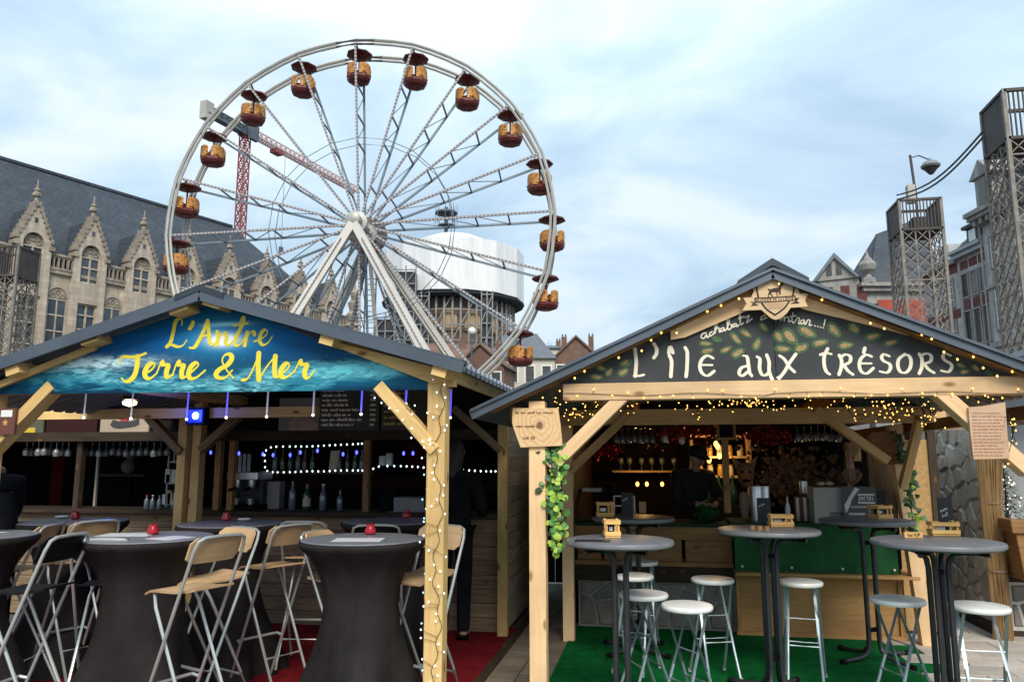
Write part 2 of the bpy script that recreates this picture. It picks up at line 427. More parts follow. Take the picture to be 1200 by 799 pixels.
MAT['maroon'] = mat('maroon', (0.032, 0.011, 0.011), (0.045, 0.016, 0.015), 3, 0.8, spec=.1)
MAT['red_panel'] = mat('red_panel', (0.10, 0.006, 0.009), (0.13, 0.009, 0.012), 3, 0.8, spec=.1)
MAT['chrome'] = mat('chrome', (0.62, 0.65, 0.66), (0.72, 0.74, 0.74), 4, 0.30, 0.85)
MAT['steel_grey'] = mat('steel_grey', (0.33, 0.40, 0.44), (0.42, 0.49, 0.53), 5, 0.38, 0.6)
MAT['steel_dark'] = mat('steel_dark', (0.035, 0.037, 0.042), (0.055, 0.057, 0.062), 6, 0.42, 0.5)
MAT['wire'] = mat('wire', (0.012, 0.02, 0.014), rough=0.6)
MAT['bulb_warm'] = mat('bulb_warm', (0.8, 0.5, 0.1), rough=0.4, emit=(1.0, 0.50, 0.10), estr=2.0)
MAT['bulb_cool'] = mat('bulb_cool', (0.8, 0.9, 1.0), rough=0.4, emit=(0.75, 0.92, 1.0), estr=2.0)
MAT['bulb_blue'] = mat('bulb_blue', (0.1, 0.1, 1.0), rough=0.4, emit=(0.06, 0.08, 1.0), estr=2.0)
MAT['white_paint'] = mat('white_paint', (0.72, 0.73, 0.70), (0.80, 0.80, 0.77), 3, 0.5, 0, 0.04)
MAT['stool_white'] = mat('stool_white', (0.78, 0.78, 0.76), (0.86, 0.86, 0.83), 6, 0.35)
MAT['glass'] = mat('glass', (0.55, 0.6, 0.6), rough=0.08, spec=0.8, trans=0.75)

# ================================================================== THE GROUND
def brick_ground():
    m = bpy.data.materials.new('street_pavers'); m.use_nodes = True; nt = m.node_tree; b = nt.nodes['Principled BSDF']
    tcn = nt.nodes.new('ShaderNodeTexCoord'); br = nt.nodes.new('ShaderNodeTexBrick'); br.inputs['Scale'].default_value = 3.2
    br.inputs['Color1'].default_value = (.075, .07, .064, 1); br.inputs['Color2'].default_value = (.115, .105, .094, 1); br.inputs['Mortar'].default_value = (.03, .028, .026, 1)
    br.inputs['Mortar Size'].default_value = 0.012
    nt.links.new(tcn.outputs['Object'], br.inputs['Vector'])
    n = nt.nodes.new('ShaderNodeTexNoise'); n.inputs['Scale'].default_value = 2.5; n.inputs['Detail'].default_value = 8; nt.links.new(tcn.outputs['Object'], n.inputs['Vector'])
    mx = nt.nodes.new('ShaderNodeMix'); mx.data_type = 'RGBA'; mx.blend_type = 'MULTIPLY'; mx.inputs[0].default_value = .8
    rr = nt.nodes.new('ShaderNodeValToRGB'); rr.color_ramp.elements[0].color = (.5, .48, .46, 1); rr.color_ramp.elements[0].position = .3
    rr.color_ramp.elements[1].color = (1.2, 1.15, 1.1, 1); rr.color_ramp.elements[1].position = .7
    nt.links.new(n.outputs['Fac'], rr.inputs[0]); nt.links.new(br.outputs['Color'], mx.inputs[6]); nt.links.new(rr.outputs[0], mx.inputs[7])
    nt.links.new(mx.outputs[2], b.inputs['Base Color']); b.inputs['Roughness'].default_value = .6
    bp = nt.nodes.new('ShaderNodeBump'); bp.inputs['Strength'].default_value = .6; bp.inputs['Distance'].default_value = .01
    nt.links.new(br.outputs['Fac'], bp.inputs['Height']); bp.invert = True; nt.links.new(bp.outputs[0], b.inputs['Normal'])
    return m
mb = MB(); S = 1500
mb.face([(-S, -S, 0), (S, -S, 0), (S, S, 0), (-S, S, 0)])
tag(mb.build('ground', brick_ground()), kind='structure')

# pale paving slabs laid on the right, each slab a piece
pave = thing('pavement', None, None, (2.2, 5.5, 0)); tag(pave, kind='structure')
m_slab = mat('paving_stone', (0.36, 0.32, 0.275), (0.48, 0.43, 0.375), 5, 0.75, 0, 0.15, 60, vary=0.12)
slab = None
for r in range(11):
    for c in range(9):
        if (r, c) == (0, 0) or c < 9:
            x = -0.05 + c * 0.45 + (0.22 if r % 2 else 0); y = 0.9 + r * 0.30
            if slab is None:
                slab = MB().span(-.221, .221, -.146, .146, 0.0, .016).build('paving_slab', m_slab, pave, loc=(x, y, 0), bevel=.004)
            else:
                copy_part(slab, pave, loc=(x + random.uniform(-.002, .002), y, random.uniform(-.002, .002)))

# flat paving stones in the gap between the stalls
gapw = thing('alley_paving', None, None, (-1.05, 4.5, 0)); tag(gapw, kind='structure')
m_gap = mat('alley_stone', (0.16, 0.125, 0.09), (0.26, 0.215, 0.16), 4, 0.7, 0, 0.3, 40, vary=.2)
first = None
for r in range(14):
    for c in range(2):
        x = -0.13 + c * 0.27; y = -1.0 + r * 0.42 + (.2 if c else 0)
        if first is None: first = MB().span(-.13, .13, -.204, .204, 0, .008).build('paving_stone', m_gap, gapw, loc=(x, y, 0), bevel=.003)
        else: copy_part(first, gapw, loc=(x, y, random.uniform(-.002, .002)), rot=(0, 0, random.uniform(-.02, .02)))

# carpets
m_red = mat('red_carpet', (0.15, 0.009, 0.014), (0.23, 0.016, 0.022), 9, 0.95, 0, 0.5, 160, spec=.05, blot=.45, blotscale=1.6)
m_green = mat('green_carpet', (0.004, 0.115, 0.026), (0.010, 0.19, 0.046), 14, 0.95, 0, 0.7, 220, spec=.05, blot=.4, blotscale=1.4)
mb = MB().span(-5.9, -1.33, 3.4, 7.55, .0, .014)
tag(mb.build('red_carpet', m_red, world=True), 'dark red carpet laid under the left stall terrace', 'carpet')
mb = MB().span(-1.33, -1.255, 3.4, 8.2, .0, .022)
tag(mb.build('edge_strip', MAT['plank_dark'], world=True), 'black floor strip along the red carpet edge', 'floor strip')
mb = MB(); mb.prism([(-.80, 3.4, .0), (2.16, 3.4, 0), (2.18, 7.74, 0), (-.80, 7.74, 0)], (0, 0, .014))
tag(mb.build('green_carpet', m_green, world=True), 'bright green turf carpet laid under the right stall terrace', 'carpet')

# ================================================================== THE PALACE
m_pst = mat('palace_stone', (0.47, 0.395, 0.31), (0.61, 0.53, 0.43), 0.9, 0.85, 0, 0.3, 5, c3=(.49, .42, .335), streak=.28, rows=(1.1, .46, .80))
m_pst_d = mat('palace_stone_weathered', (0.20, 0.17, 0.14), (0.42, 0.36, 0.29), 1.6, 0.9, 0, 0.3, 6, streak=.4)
m_slate = mat('slate_roof', (0.036, 0.047, 0.066), (0.060, 0.073, 0.096), 1.4, 0.6, 0, 0.25, 20, stretch=(1, 1, 2.2), streak=.25, blot=.2, blotscale=.25, rows=(.62, .34, .45))
m_pane = mat('window_glass', (0.03, 0.04, 0.05), (0.06, 0.075, 0.09), 1.2, 0.12, 0, spec=.8)
D0 = rad(90 - 33) + PSI
Bpt = pd(74, 305, 61.8)
pal = thing('palace', 'long pale stone neo gothic palace with gables and a slate roof', 'palace', (Bpt.x, Bpt.y, 0), D0)
S0, S1 = -14.0, 33.5
BAY = 4.60; G0 = 2.07
mb = MB(); mb.span(S0, S1, 0.0, 1.0, 0, 16.6); mb.build('wall', m_pst, pal)
mb = MB(); mb.span(S0, S1, -.25, .3, 16.602, 16.9)
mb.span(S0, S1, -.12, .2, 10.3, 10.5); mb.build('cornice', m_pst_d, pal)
RY, RZ = 8.0, 27.75
mb = MB()
rf = [(S0, .15, 17.0), (S1, .15, 17.0), (21.9, RY, RZ), (S0, RY, RZ)]
mb.face(rf); mb.face([(S1, .15, 17.0), (S1, 16, 17.0), (21.9, RY, RZ)]); mb.face([(S1, 16, 17), (S0, 16, 17), (S0, RY, RZ), (21.9, RY, RZ)])
mb.face([(S0, 16, 17), (S0, .15, 17), (S0, RY, RZ)]); mb.face([(S0, .15, 17), (S0, 16, 17), (S1, 16, 17), (S1, .15, 17)])
roof_p = mb.build('roof', m_slate, pal)
mb = MB(); mb.bar((S0, RY, RZ + .05), (21.9, RY, RZ + .05), .35, .25); mb.build('ridge', m_slate, roof_p)
mb = MB(); mb.span(S0, S1, .99, 16, 0, 17.0); mb.build('rear_wall', m_pst_d, pal)
# one gable with its cross roof, windows and finial, then its repeats
def arch(x0, x1, zs, n=10, k=1.0):
    r = (x1 - x0) / 2; cx = (x0 + x1) / 2
    return [(cx - r * math.cos(math.pi * i / n), zs + r * k * math.sin(math.pi * i / n)) for i in range(n + 1)]
def gable_parts():
    W, w = 1.36, .82
    mb = MB()
    outline = [(-W, 16.2), (-W, 18.75), (0, 22.0), (W, 18.75), (W, 16.2)]
    a = arch(-w, w, 18.6, 10, 1.15)
    poly = [(-W, 16.2)] + [(-W, 18.75), (0, 22.0), (W, 18.75), (W, 16.2), (w, 16.2)] + a[::-1] + [(-w, 16.2)]
    mb.prism([(x, -.45, z) for x, z in poly], (0, .8, 0))
    mb.span(-W, W, -.45, .2, 14.45, 16.195)                 # band between the windows
    for sx in (-1, 1): mb.span(sx * w, sx * W, -.45, .2, 0, 14.445)
    mb.span(-w + .002, w - .002, -.1, .3, 16.2, 19.4)
    g_ = mb.build('gable', m_pst, pal)
    mb = MB()                                                # stepped weathered coping
    for sx in (-1, 1):
        for k in range(8):
            t = (k + .3) / 8; x = sx * (W + .02) * (1 - t); z = 18.75 + 3.25 * t
            mb.span(x - .13, x + .13, -.55, .42, z - .02, z + .40)
        mb.span(sx * W - .22, sx * W + .22, -.58, .3, 18.3, 18.62)
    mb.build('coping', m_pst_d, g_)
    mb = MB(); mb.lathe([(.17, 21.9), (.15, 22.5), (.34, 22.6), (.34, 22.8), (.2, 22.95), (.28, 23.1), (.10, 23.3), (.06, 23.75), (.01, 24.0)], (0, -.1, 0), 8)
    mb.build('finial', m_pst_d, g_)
    mb = MB(); mb.span(-.13, .13, -.47, -.44, 20.35, 20.75); mb.build('slit_window', m_pane, g_)
    mb = MB()                                                # carved tympanum
    a2 = arch(-w + .03, w - .03, 18.5, 8, 1.1)
    mb.prism([(x, -.16, z) for x, z in a2], (0, .05, 0))
    for i in range(3):
        cx = (-.42, 0, .42)[i]; cz = (18.78, 19.05, 18.78)[i]
        mb.tube([(cx + .19 * math.cos(t * math.pi / 4), -.2, cz + .19 * math.sin(t * math.pi / 4)) for t in range(8)], .045, 4, closed=True)
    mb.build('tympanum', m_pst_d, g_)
    # upper window: four lights
    f = MB()
    for x in (-w + .06, 0, w - .06): f.span(x - .06, x + .06, -.3, -.1, 16.25, 18.4)
    for z in (16.27, 17.55, 18.42): f.span(-w + .002, w - .002, -.28, -.11, z - .06, z + .06)
    win = f.build('window', m_pst, pal); MB().span(-w + .01, w - .01, -.17, -.12, 16.21, 18.4).build('pane', m_pane, win)
    f = MB()
    for x in (-w + .06, 0, w - .06): f.span(x - .06, x + .06, -.28, -.05, 10.6, 14.4)
    for z in (10.6, 12.3, 13.5, 14.36): f.span(-w + .002, w - .002, -.26, -.04, z - .06, z + .06)
    win2 = f.build('window', m_pst, pal); MB().span(-w + .01, w - .01, -.1, -.04, 10.5, 14.4).build('pane', m_pane, win2)
    mb = MB()                                                # roof behind the gable
    A = (-W + .05, .2, 18.7); B = (W - .05, .2, 18.7); T = (0, .2, 21.85)
    yb = lambda z: .15 + (z - 17.0) / (RZ - 17) * (RY - .15) + .1
    A2 = (-W + .05, yb(18.7), 18.7); B2 = (W - .05, yb(18.7), 18.7); T2 = (0, yb(21.85), 21.85)
    mb.face([A, T, T2, A2]); mb.face([T, B, B2, T2]); mb.face([(-W + .05, .2, 17.2), A, A2, (-W + .05, yb(17.2), 17.2)]); mb.face([B, (W - .05, .2, 17.2), (W - .05, yb(17.2), 17.2), B2])
    dr = mb.build('dormer_roof', m_slate, pal)
    # bay right of the gable: balustrade, arched window
    c0 = BAY / 2; x0, x1 = W - c0, BAY - W - c0; h = (x1 - x0)
    mb = MB(); mb.span(-h / 2 - .0, h / 2 + .0, -.3, .05, 18.05, 18.25); mb.span(-h / 2, h / 2, -.3, .05, 16.905, 17.1)
    n = 5
    for i in range(n + 1):
        x = -h / 2 + h * i / n; mb.span(x - .06, x + .06, -.24, 0, 17.1, 17.85)
        if i < n:
            xm = x + h / n / 2
            mb.prism([(x, -.22, 18.05)] + [(xm + (h / n / 2 - .05) * -math.cos(math.pi * k / 6), -.22, 17.75 + .2 * math.sin(math.pi * k / 6)) for k in range(7)] + [(x + h / n, -.22, 18.05)], (0, .2, 0))
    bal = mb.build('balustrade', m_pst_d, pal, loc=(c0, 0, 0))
    mb = MB(); mb.span(-h / 2, h / 2, .5, .6, 16.905, 18.0); mb.build('gutter_wall', MAT['black'], bal)
    mb = MB(); ww = .78; a = arch(-ww, ww, 14.6, 10, 1.15)
    o2 = arch(-ww - .16, ww + .16, 14.6, 10, 1.2)
    mb.prism([(x, -.14, z) for x, z in o2] + [(x, -.14, z) for x, z in a[::-1]], (0, .13, 0))
    for x in (-ww - .08, ww + .08): mb.span(x - .08, x + .08, -.14, -.01, 9, 14.6)
    for x in (-ww + .05, 0, ww - .05): mb.span(x - .055, x + .055, -.11, -.02, 9, 14.5)
    for z in (10.6, 11.9, 13.2, 14.5): mb.span(-ww, ww, -.10, -.015, z - .055, z + .055)
    wb = mb.build('arched_window', m_pst, pal, loc=(c0, 0, 0))
    MB().span(-ww, ww, -.05, -.004, 9, 14.45).build('pane', m_pane, wb)
    mb = MB(); mb.prism([(x, -.06, z) for x, z in a], (0, .05, 0))
    for cx, cz in ((-.36, 14.8), (.36, 14.8), (0, 15.1)):
        mb.tube([(cx + .17 * math.cos(t * math.pi / 4), -.08, cz + .17 * math.sin(t * math.pi / 4)) for t in range(8)], .045, 4, closed=True)
    mb.build('tympanum', m_pst_d, wb)
    return g_, win, win2, dr, bal, wb
gp = gable_parts()
gx = [G0 + BAY * k for k in range(-3, 7)]
for i, o in enumerate(gp):
    base = o.location.x
    o.location.x = base + gx[0]
    for x in gx[1:]: copy_part(o, pal, loc=(base + x, o.location.y, o.location.z))

# tall pinnacle beyond the palace end
P = pd(414, 390, 84); mb = MB(); zt = pd(414, 328, 84).z
mb.lathe([(.75, 0), (.75, zt - 5.5), (1.0, zt - 5.3), (.6, zt - 4.9), (.9, zt - 4.0), (.5, zt - 3.6), (.75, zt - 2.7), (.35, zt - 2.3), (.55, zt - 1.5), (.2, zt - 1.1), (.05, zt)], (P.x, P.y, 0), 8)
tag(mb.build('stone_pinnacle', m_pst_d, world=True), 'slender ringed stone pinnacle seen under the wheel hub', 'pinnacle')

# ================================================================== LATTICE TOWERS
m_lat = mat('tower_steel', (0.16, 0.145, 0.125), (0.28, 0.255, 0.22), 2.5, 0.65, 0.3, 0, c3=(.2, .18, .155))
m_lat_d = mat('tower_panel', (0.045, 0.04, 0.038), (0.085, 0.075, 0.068), 1.5, 0.7, 0.2)
def lattice_tower(loc, W, H, rot, label, cabin_h=1.6, lit=True):
    t = thing('lattice_tower', label, 'tower', loc, rot, 'lattice towers around the square')
    top = H - cabin_h
    mb = MB()
    for sx in (-1, 1):
        for sy in (-1, 1): mb.span(sx * W / 2 - .07, sx * W / 2 + .07, sy * W / 2 - .07, sy * W / 2 + .07, 0, H)
    mb.build('corner_post', m_lat, t)
    mb = MB(); n = int(round(top / (W / 3.0)))
    for face in range(4):
        R = Matrix.Rotation(face * math.pi / 2, 3, 'Z'); q = lambda x, z: R @ Vector((x, -W / 2, z))
        for c in range(3):
            x0, x1 = -W / 2 + W * c / 3, -W / 2 + W * (c + 1) / 3; x0 += .0; xm = (x0 + x1) / 2
            if c: mb.bar(q(x0, 0), q(x0, top), .06, .05, up=R @ Vector((0, 1, 0)))
            for k in range(n):
                z0, z1 = top * k / n, top * (k + 1) / n
                mb.bar(q(x0, z0), q(xm, (z0 + z1) / 2), .04, .04); mb.bar(q(xm, (z0 + z1) / 2), q(x0, z1), .04, .04)
                mb.bar(q(x1, z0), q(xm, (z0 + z1) / 2), .04, .04); mb.bar(q(xm, (z0 + z1) / 2), q(x1, z1), .04, .04)
        for k in range(0, n + 1, 4): mb.bar(q(-W / 2, top * k / n), q(W / 2, top * k / n), .06, .06)
    tag(mb.build('lattice', m_lat, t), kind='stuff')
    mb = MB()
    for face in range(4):
        R = Matrix.Rotation(face * math.pi / 2, 3, 'Z'); q = lambda x, z, y=0: R @ Vector((x, -W / 2 + y, z))
        for z in (top, H - .06): mb.bar(q(-W / 2, z), q(W / 2, z), .14, .12)
        if face == 0:
            for k in range(13): mb.bar(q(-W / 2 + W * k / 12, top), q(-W / 2 + W * k / 12, H), .05, .05)
    mb.build('railing', m_lat_d, t)
    for face in (1, 3):
        R = Matrix.Rotation(face * math.pi / 2, 3, 'Z'); ps = [R @ Vector(p) for p in ((-W / 2 + .07, -W / 2 - .02, top + .06), (W / 2 - .07, -W / 2 - .02, top + .06), (W / 2 - .07, -W / 2 - .02, H - .12), (-W / 2 + .07, -W / 2 - .02, H - .12))]
        mb = MB(); mb.prism(ps, R @ Vector((0, .04, 0))); mb.build('side_panel', m_lat_d, t)
    mb = MB(); mb.span(-W / 2 + .1, W / 2 - .1, -W / 2 + .1, W / 2 - .1, top - .08, top); mb.build('deck', m_lat_d, t)
    if lit:
        mb = MB(); mb.span(-.25, .45, -.6, .1, top + .01, top + .75); mb.build('equipment_box', m_lat_d, t)
    return t
pa = pd(1082, 400, 38); HA = pd(1058, 230, 37).z
lattice_tower((pa.x + .15, pa.y + .3, 0), 1.95, HA, 0.0, 'brown lattice steel tower with a lamp and grey box on top')
pb = pd(1218, 400, 28.0); HB = pd(1187, 108, 27.4).z
lattice_tower((pb.x + .2, pb.y, 0), 1.95, HB, 0.0, 'tallest lattice steel tower cut by the right picture edge', 1.95, False)
pl = pd(6, 400, 47); HL = pd(16, 285, 45.5).z
lattice_tower((pl.x, pl.y, 0), 2.0, HL, rad(8), 'lattice steel tower standing before the palace at far left', 1.9, False)
# lamp and box on the tower
zt = HA
lp = thing('street_lamp', 'dome street lamp on a dark pole above the lattice tower', 'lamp', (pa.x + .25, pa.y + .1, zt - 1.05))
mb = MB(); mb.tube([(0, 0, 0), (0, 0, 1.5), (-.12, 0, 3.65)], .07, 6); mb.tube([(-.12, 0, 3.5), (.3, 0, 3.6), (.75, 0, 3.35)], .035, 5); mb.build('pole', m_lat_d, lp)
mb = MB(); mb.lathe([(.42, 2.9), (.48, 3.0), (.34, 3.2), (.12, 3.3), (.05, 3.42)], (.82, 0, 0), 14); mb.build('shade', mat('lamp_grey', (.2, .21, .22), rough=.4), lp)
mb = MB(); mb.lathe([(.10, 2.55), (.26, 2.75), (.36, 2.9)], (.82, 0, 0), 14); mb.build('lens', m_lat_d, lp)
mb = MB(); mb.span(-.42, -.06, -.2, .2, 1.07, 2.0)
tag(mb.build('cabinet', mat('cabinet_beige', (.38, .36, .31), (.45, .43, .37), 2, .6), loc=lp.location), 'beige electrical cabinet on top of the lattice tower', 'cabinet')
a = Vector((pa.x - .9, pa.y - .7, zt)); b = Vector((pb.x - .85, pb.y + .9, HB - 1.1))
for k, dz in enumerate((0, .32)):
    mb = MB(); mb.tube([a.lerp(b, t / 12) + Vector((0, 0, dz - .55 * math.sin(math.pi * t / 12) - (k * .1))) for t in range(13)], .045, 5)
    tag(mb.build('cable', m_lat_d, world=True), ('lower' if k == 0 else 'upper') + ' dark cable slung between the two right hand lattice towers', 'cable', 'cables between the towers')

# ================================================================== RIGHT HAND HOUSES
m_grey_st = mat('house_grey_stone', (0.42, 0.405, 0.39), (0.54, 0.52, 0.495), 1.2, 0.85, 0, .25, 6, streak=.4, blot=.25, blotscale=.5)
m_brick = mat('house_red_brick', (0.095, 0.028, 0.026), (0.15, 0.048, 0.042), 2.5, 0.85, 0, .25, 10)
m_trim = mat('house_trim', (0.28, 0.27, 0.255), (0.37, 0.355, 0.33), 2, .85, streak=.4)
m_wfr = mat('window_frame_white', (0.72, 0.72, 0.7), rough=.5)
m_blind = mat('window_dark', (0.035, 0.035, 0.038), (0.08, 0.075, 0.07), .8, .2, spec=.7)
m_curt = mat('curtain_yellow', (.35, .24, .09), (.45, .33, .14), 2, .8)
# the facade plane runs straight away from the camera: local x = along (towards the camera is +), local -y = facing the square
XH = 36.0
def hpt(x, y):                # bearing met with the facade plane: (distance along, height)
    d = ray(x, y); r = d.dot(_R); P = EYE + d * (XH / r); return (P - EYE).dot(FH), P.z
hrot = rad(-90) + PSI         # local x axis points to the camera
def hframe(D): p = EYE + _R * XH + FH * D; return (p.x, p.y, 0)
def house_window(par, x, z, w, h, kind='cross', dark=None, frame=m_trim):
    f = MB(); fw = .13
    f.span(x - w / 2 - fw, x - w / 2, -.1, .05, z - fw, z + h + fw); f.span(x + w / 2, x + w / 2 + fw, -.1, .05, z - fw, z + h + fw)
    f.span(x - w / 2, x + w / 2, -.12, .05, z - fw, z); f.span(x - w / 2, x + w / 2, -.1, .05, z + h, z + h + fw)
    o = f.build('window', frame, par)
    MB().span(x - w / 2, x + w / 2, .0, .03, z, z + h).build('pane', dark or m_blind, o)
    if kind != 'plain':
        g_ = MB(); g_.span(x - .05, x + .05, -.05, 0, z, z + h)
        for sx in (-1, 1): g_.span(x + sx * (w / 2 - .06) - .05, x + sx * (w / 2 - .06) + .05, -.05, -.001, z, z + h)
        for k in range(1, 4): g_.span(x - w / 2 + .11, x + w / 2 - .11, -.04, -.002, z + h * k / 4 - .03, z + h * k / 4 + .03)
        g_.build('sash', m_wfr, o)
    return o
# house b: brick spandrels, three windows a floor
def dz(x, y): return hpt(x, y)
Dl, Dr = hpt(1125, 340)[0], hpt(1161, 320)[0]
Db = (Dl + Dr) / 2; Wb = Dl - Dr
hb = thing('brick_house', 'narrow grey stone house with red brick panels and three dark windows per floor', 'house', hframe(Db), hrot)
zc = hpt(1140, 297)[1]
mb = MB(); mb.span(-Wb / 2, Wb / 2, 0, 9, 0, zc); mb.build('wall', m_grey_st, hb)
rows = [(hpt(1143, 343)[1], hpt(1143, 313)[1] - .3), (hpt(1143, 404)[1], hpt(1143, 363)[1]), (2.0, 5.2)]
rows = [(14.3, 16.1), (10.45, 13.1), (6.2, 9.2)]
for (z0, z1) in rows:
    for k in range(3):
        x = (k - 1) * Wb / 3.35
        house_window(hb, x, z0, Wb / 3.35 - .45, z1 - z0, 'plain', m_curt if (z0 == 10.45 and k == 2) else None)
        MB().span(x - Wb / 6.7 + .18, x + Wb / 6.7 - .18, -.05, .02, z0 - 1.05, z0 - .25).build('brick_panel', m_brick, hb)
for k in range(3):
    x = (k - 1) * Wb / 3.35; MB().span(x - Wb / 6.7 + .1, x + Wb / 6.7 - .1, -.04, .02, 16.55, 17.2).build('brick_panel', m_brick, hb)
mb = MB(); mb.span(-Wb / 2 - .1, Wb / 2 + .02, -.5, .3, zc, zc + .35); mb.span(-Wb / 2 - .15, Wb / 2 + .03, -.75, .3, zc + .352, zc + .6); mb.build('cornice', mat('zinc', (.28, .31, .34), (.36, .39, .42), 2, .5, .3), hb)
rf = MB(); m_moss = mat('mossy_slate', (.07, .075, .05), (.12, .125, .085), 2, .8, 0, .3, 12)
rf.prism([(-Wb / 2 - .1, -.3, zc + .6), (-Wb / 2 - .1, 4.5, zc + 5.2), (-Wb / 2 - .1, 9, zc + .6)], (Wb + .3, 0, 0)); rfo = rf.build('roof', m_moss, hb)
for k in (0,):
    d = MB(); d.span(-1.0, .5, .3, 2.6, zc + .9, zc + 2.2); d.span(-1.2, .7, .0, 2.9, zc + 2.2, zc + 2.45); dd = d.build('dormer', m_slate, hb)
    MB().span(-.7, .2, .26, .29, zc + 1.05, zc + 2.05).build('pane', m_wfr, dd)
# house c: white casements, heavy cornice
Dl2, Dr2 = Dr - .02, Dr - 14
hc = thing('stone_house', 'tall grey stone house with white casement windows and bracketed cornice', 'house', hframe((Dl2 + Dr2) / 2), hrot)
Wc = Dl2 - Dr2; zc2 = 19.7
mb = MB(); mb.span(-Wc / 2, Wc / 2, -.35, 9, 0, zc2); mb.build('wall', m_grey_st, hc)
for k in range(6):
    x = -Wc / 2 + 1.35 + k * 2.3
    for z0, h in ((15.6, 2.3), (11.0, 3.0), (6.2, 3.0)):
        f = house_window(hc, x, z0, 1.05, h, 'cross', m_blind); f.location.y = -.36
    MB().span(x - .6, x + .6, -.45, -.352, 13.95 + .4, 15.25).build('stone_panel', m_trim, hc)
mb = MB(); mb.span(-Wc / 2, Wc / 2, -.6, 0, 9.7, 10.1); mb.span(-Wc / 2, Wc / 2, -.55, 0, 14.1, 14.32); mb.build('string_course', m_trim, hc)
mb = MB(); mb.span(-Wc / 2 - .3, Wc / 2, -1.3, .2, zc2 - .3, zc2); mb.span(-Wc / 2 - .4, Wc / 2, -1.5, .2, zc2 + .002, zc2 + .35)
for k in range(16): mb.span(-Wc / 2 + .1 + k * .8, -Wc / 2 + .45 + k * .8, -1.15, -.35, zc2 - .75, zc2 - .302)
mb.build('cornice', m_trim, hc)
mb = MB(); mb.prism([(-Wc / 2, -.6, zc2 + .35), (-Wc / 2, 1.2, zc2 + 4.5), (-Wc / 2, 9, zc2 + 4.5), (-Wc / 2, 9, zc2 + .35)], (Wc, 0, 0)); mb.build('roof', m_slate, hc)
d = MB(); d.span(-Wc / 2 + .5, -Wc / 2 + 2.3, -.9, 1.5, zc2 + .36, zc2 + 2.8)
d.prism([(-Wc / 2 + .1, -1.1, zc2 + 2.8), (-Wc / 2 + 1.4, -1.1, zc2 + 4.1), (-Wc / 2 + 2.7, -1.1, zc2 + 2.8)], (0, 3, 0)); dm = d.build('dormer', m_trim, hc)
MB().span(-Wc / 2 + .95, -Wc / 2 + 1.85, -.95, -.92, zc2 + .7, zc2 + 2.6).build('pane', m_blind, dm)
mb = MB(); mb.tube([(-Wc / 2 - .08, -.5, 0), (-Wc / 2 - .08, -.5, zc2 - .4)], .09, 6); mb.build('drainpipe', m_grey_st, hc)
# house a: behind, one bay of white windows
Dl3 = Dl + 5.5
ha = thing('terrace_house', 'narrow brick house with one column of white windows', 'house', hframe((Dl + Dl3) / 2 + .01), hrot)
Wa = Dl3 - Dl - .03
mb = MB(); mb.span(-Wa / 2, Wa / 2, .1, 9, 0, 17.3); mb.build('wall', m_grey_st, ha)
for z0, h in ((13.9, 2.2), (9.5, 3.2), (5.3, 3.2)): f = house_window(ha, Wa / 2 - 1.6, z0, 1.25, h, 'cross'); f.location.y = .08
for z0 in (12.9, 16.6): MB().span(-Wa / 2 + .3, Wa / 2 - .3, .05, .12, z0, z0 + .7).build('brick_panel', m_brick, ha)
mb = MB(); mb.span(-Wa / 2, Wa / 2, -.3, .5, 17.302, 17.7); mb.build('cornice', m_trim, ha)
mb = MB(); mb.prism([(-Wa / 2, -.1, 17.7), (-Wa / 2, 4.5, 21.0), (-Wa / 2, 9, 17.7)], (Wa, 0, 0)); mb.build('roof', m_slate, ha)
d = MB(); d.span(-.5, 1.2, .3, 2.5, 17.9, 19.3); dm = d.build('dormer', m_wfr, ha); MB().span(-.2, .9, .25, .29, 18.1, 19.1).build('pane', m_blind, dm)

# corner mansion at the far end of the square
DM = 84.0
def mp_(x, y, off=0): return pd(x, y, DM + off)
p0 = mp_(1016, 350); p1 = mp_(1112, 350)
man = thing('corner_mansion', 'pale stone mansion with a steep slate roof, urn and red orange banner', 'mansion', (p0.x, p0.y, 0), PSI)
Wm = (p1 - p0).length
zcm = mp_(1030, 342).z
mb = MB(); mb.span(0, Wm, 0, 12, 0, zcm); mb.build('wall', m_trim, man)
mb = MB(); mb.span(-.6, Wm, -.6, .3, zcm, zcm + .5); mb.span(-.9, Wm, -.95, .3, zcm + .502, zcm + .9)
mb.span(-.3, Wm, -.25, .1, zcm - 1.4, zcm - 1.1); mb.build('cornice', m_trim, man)
mb = MB(); ap = mp_(1046, 283, 6).z
mb.prism([(.3, 0, zcm + .9), (Wm, 0, zcm + .9), (Wm, 4.5, ap + 2.5), (3.8, 4.5, ap + .5)], (0, .3, 0))
mb.face([(.3, 0, zcm + .9), (3.8, 4.5, ap + .5), (.3, 9, zcm + .9)]); mb.build('roof', m_slate, man)
m_orange = mat('banner_orange', (.33, .045, .022), (.39, .06, .028), 1, .7, streak=.2)
q0 = mp_(1027, 352); q1 = mp_(1090, 388); lx = lambda p: (p - p0).dot(_R)
mb = MB(); mb.span(lx(q0), lx(q1), -.40, -.30, q1.z, q0.z); mb.build('orange_banner', m_orange, man)
cx_m = lx(mp_(1050, 380)); zb = q0.z - 3.9
o2 = arch(cx_m - 1.25, cx_m + 1.25, zb + .9, 10, 1.1); mb = MB(); mb.prism([(x, -.55, z) for x, z in o2], (0, .15, 0)); dmw = mb.build('arched_window', m_trim, man)
o3 = arch(cx_m - .85, cx_m + .85, zb + .95, 10, 1.1); mb = MB(); mb.prism([(x, -.58, z) for x, z in o3], (0, .02, 0)); mb.build('pane', m_blind, dmw)
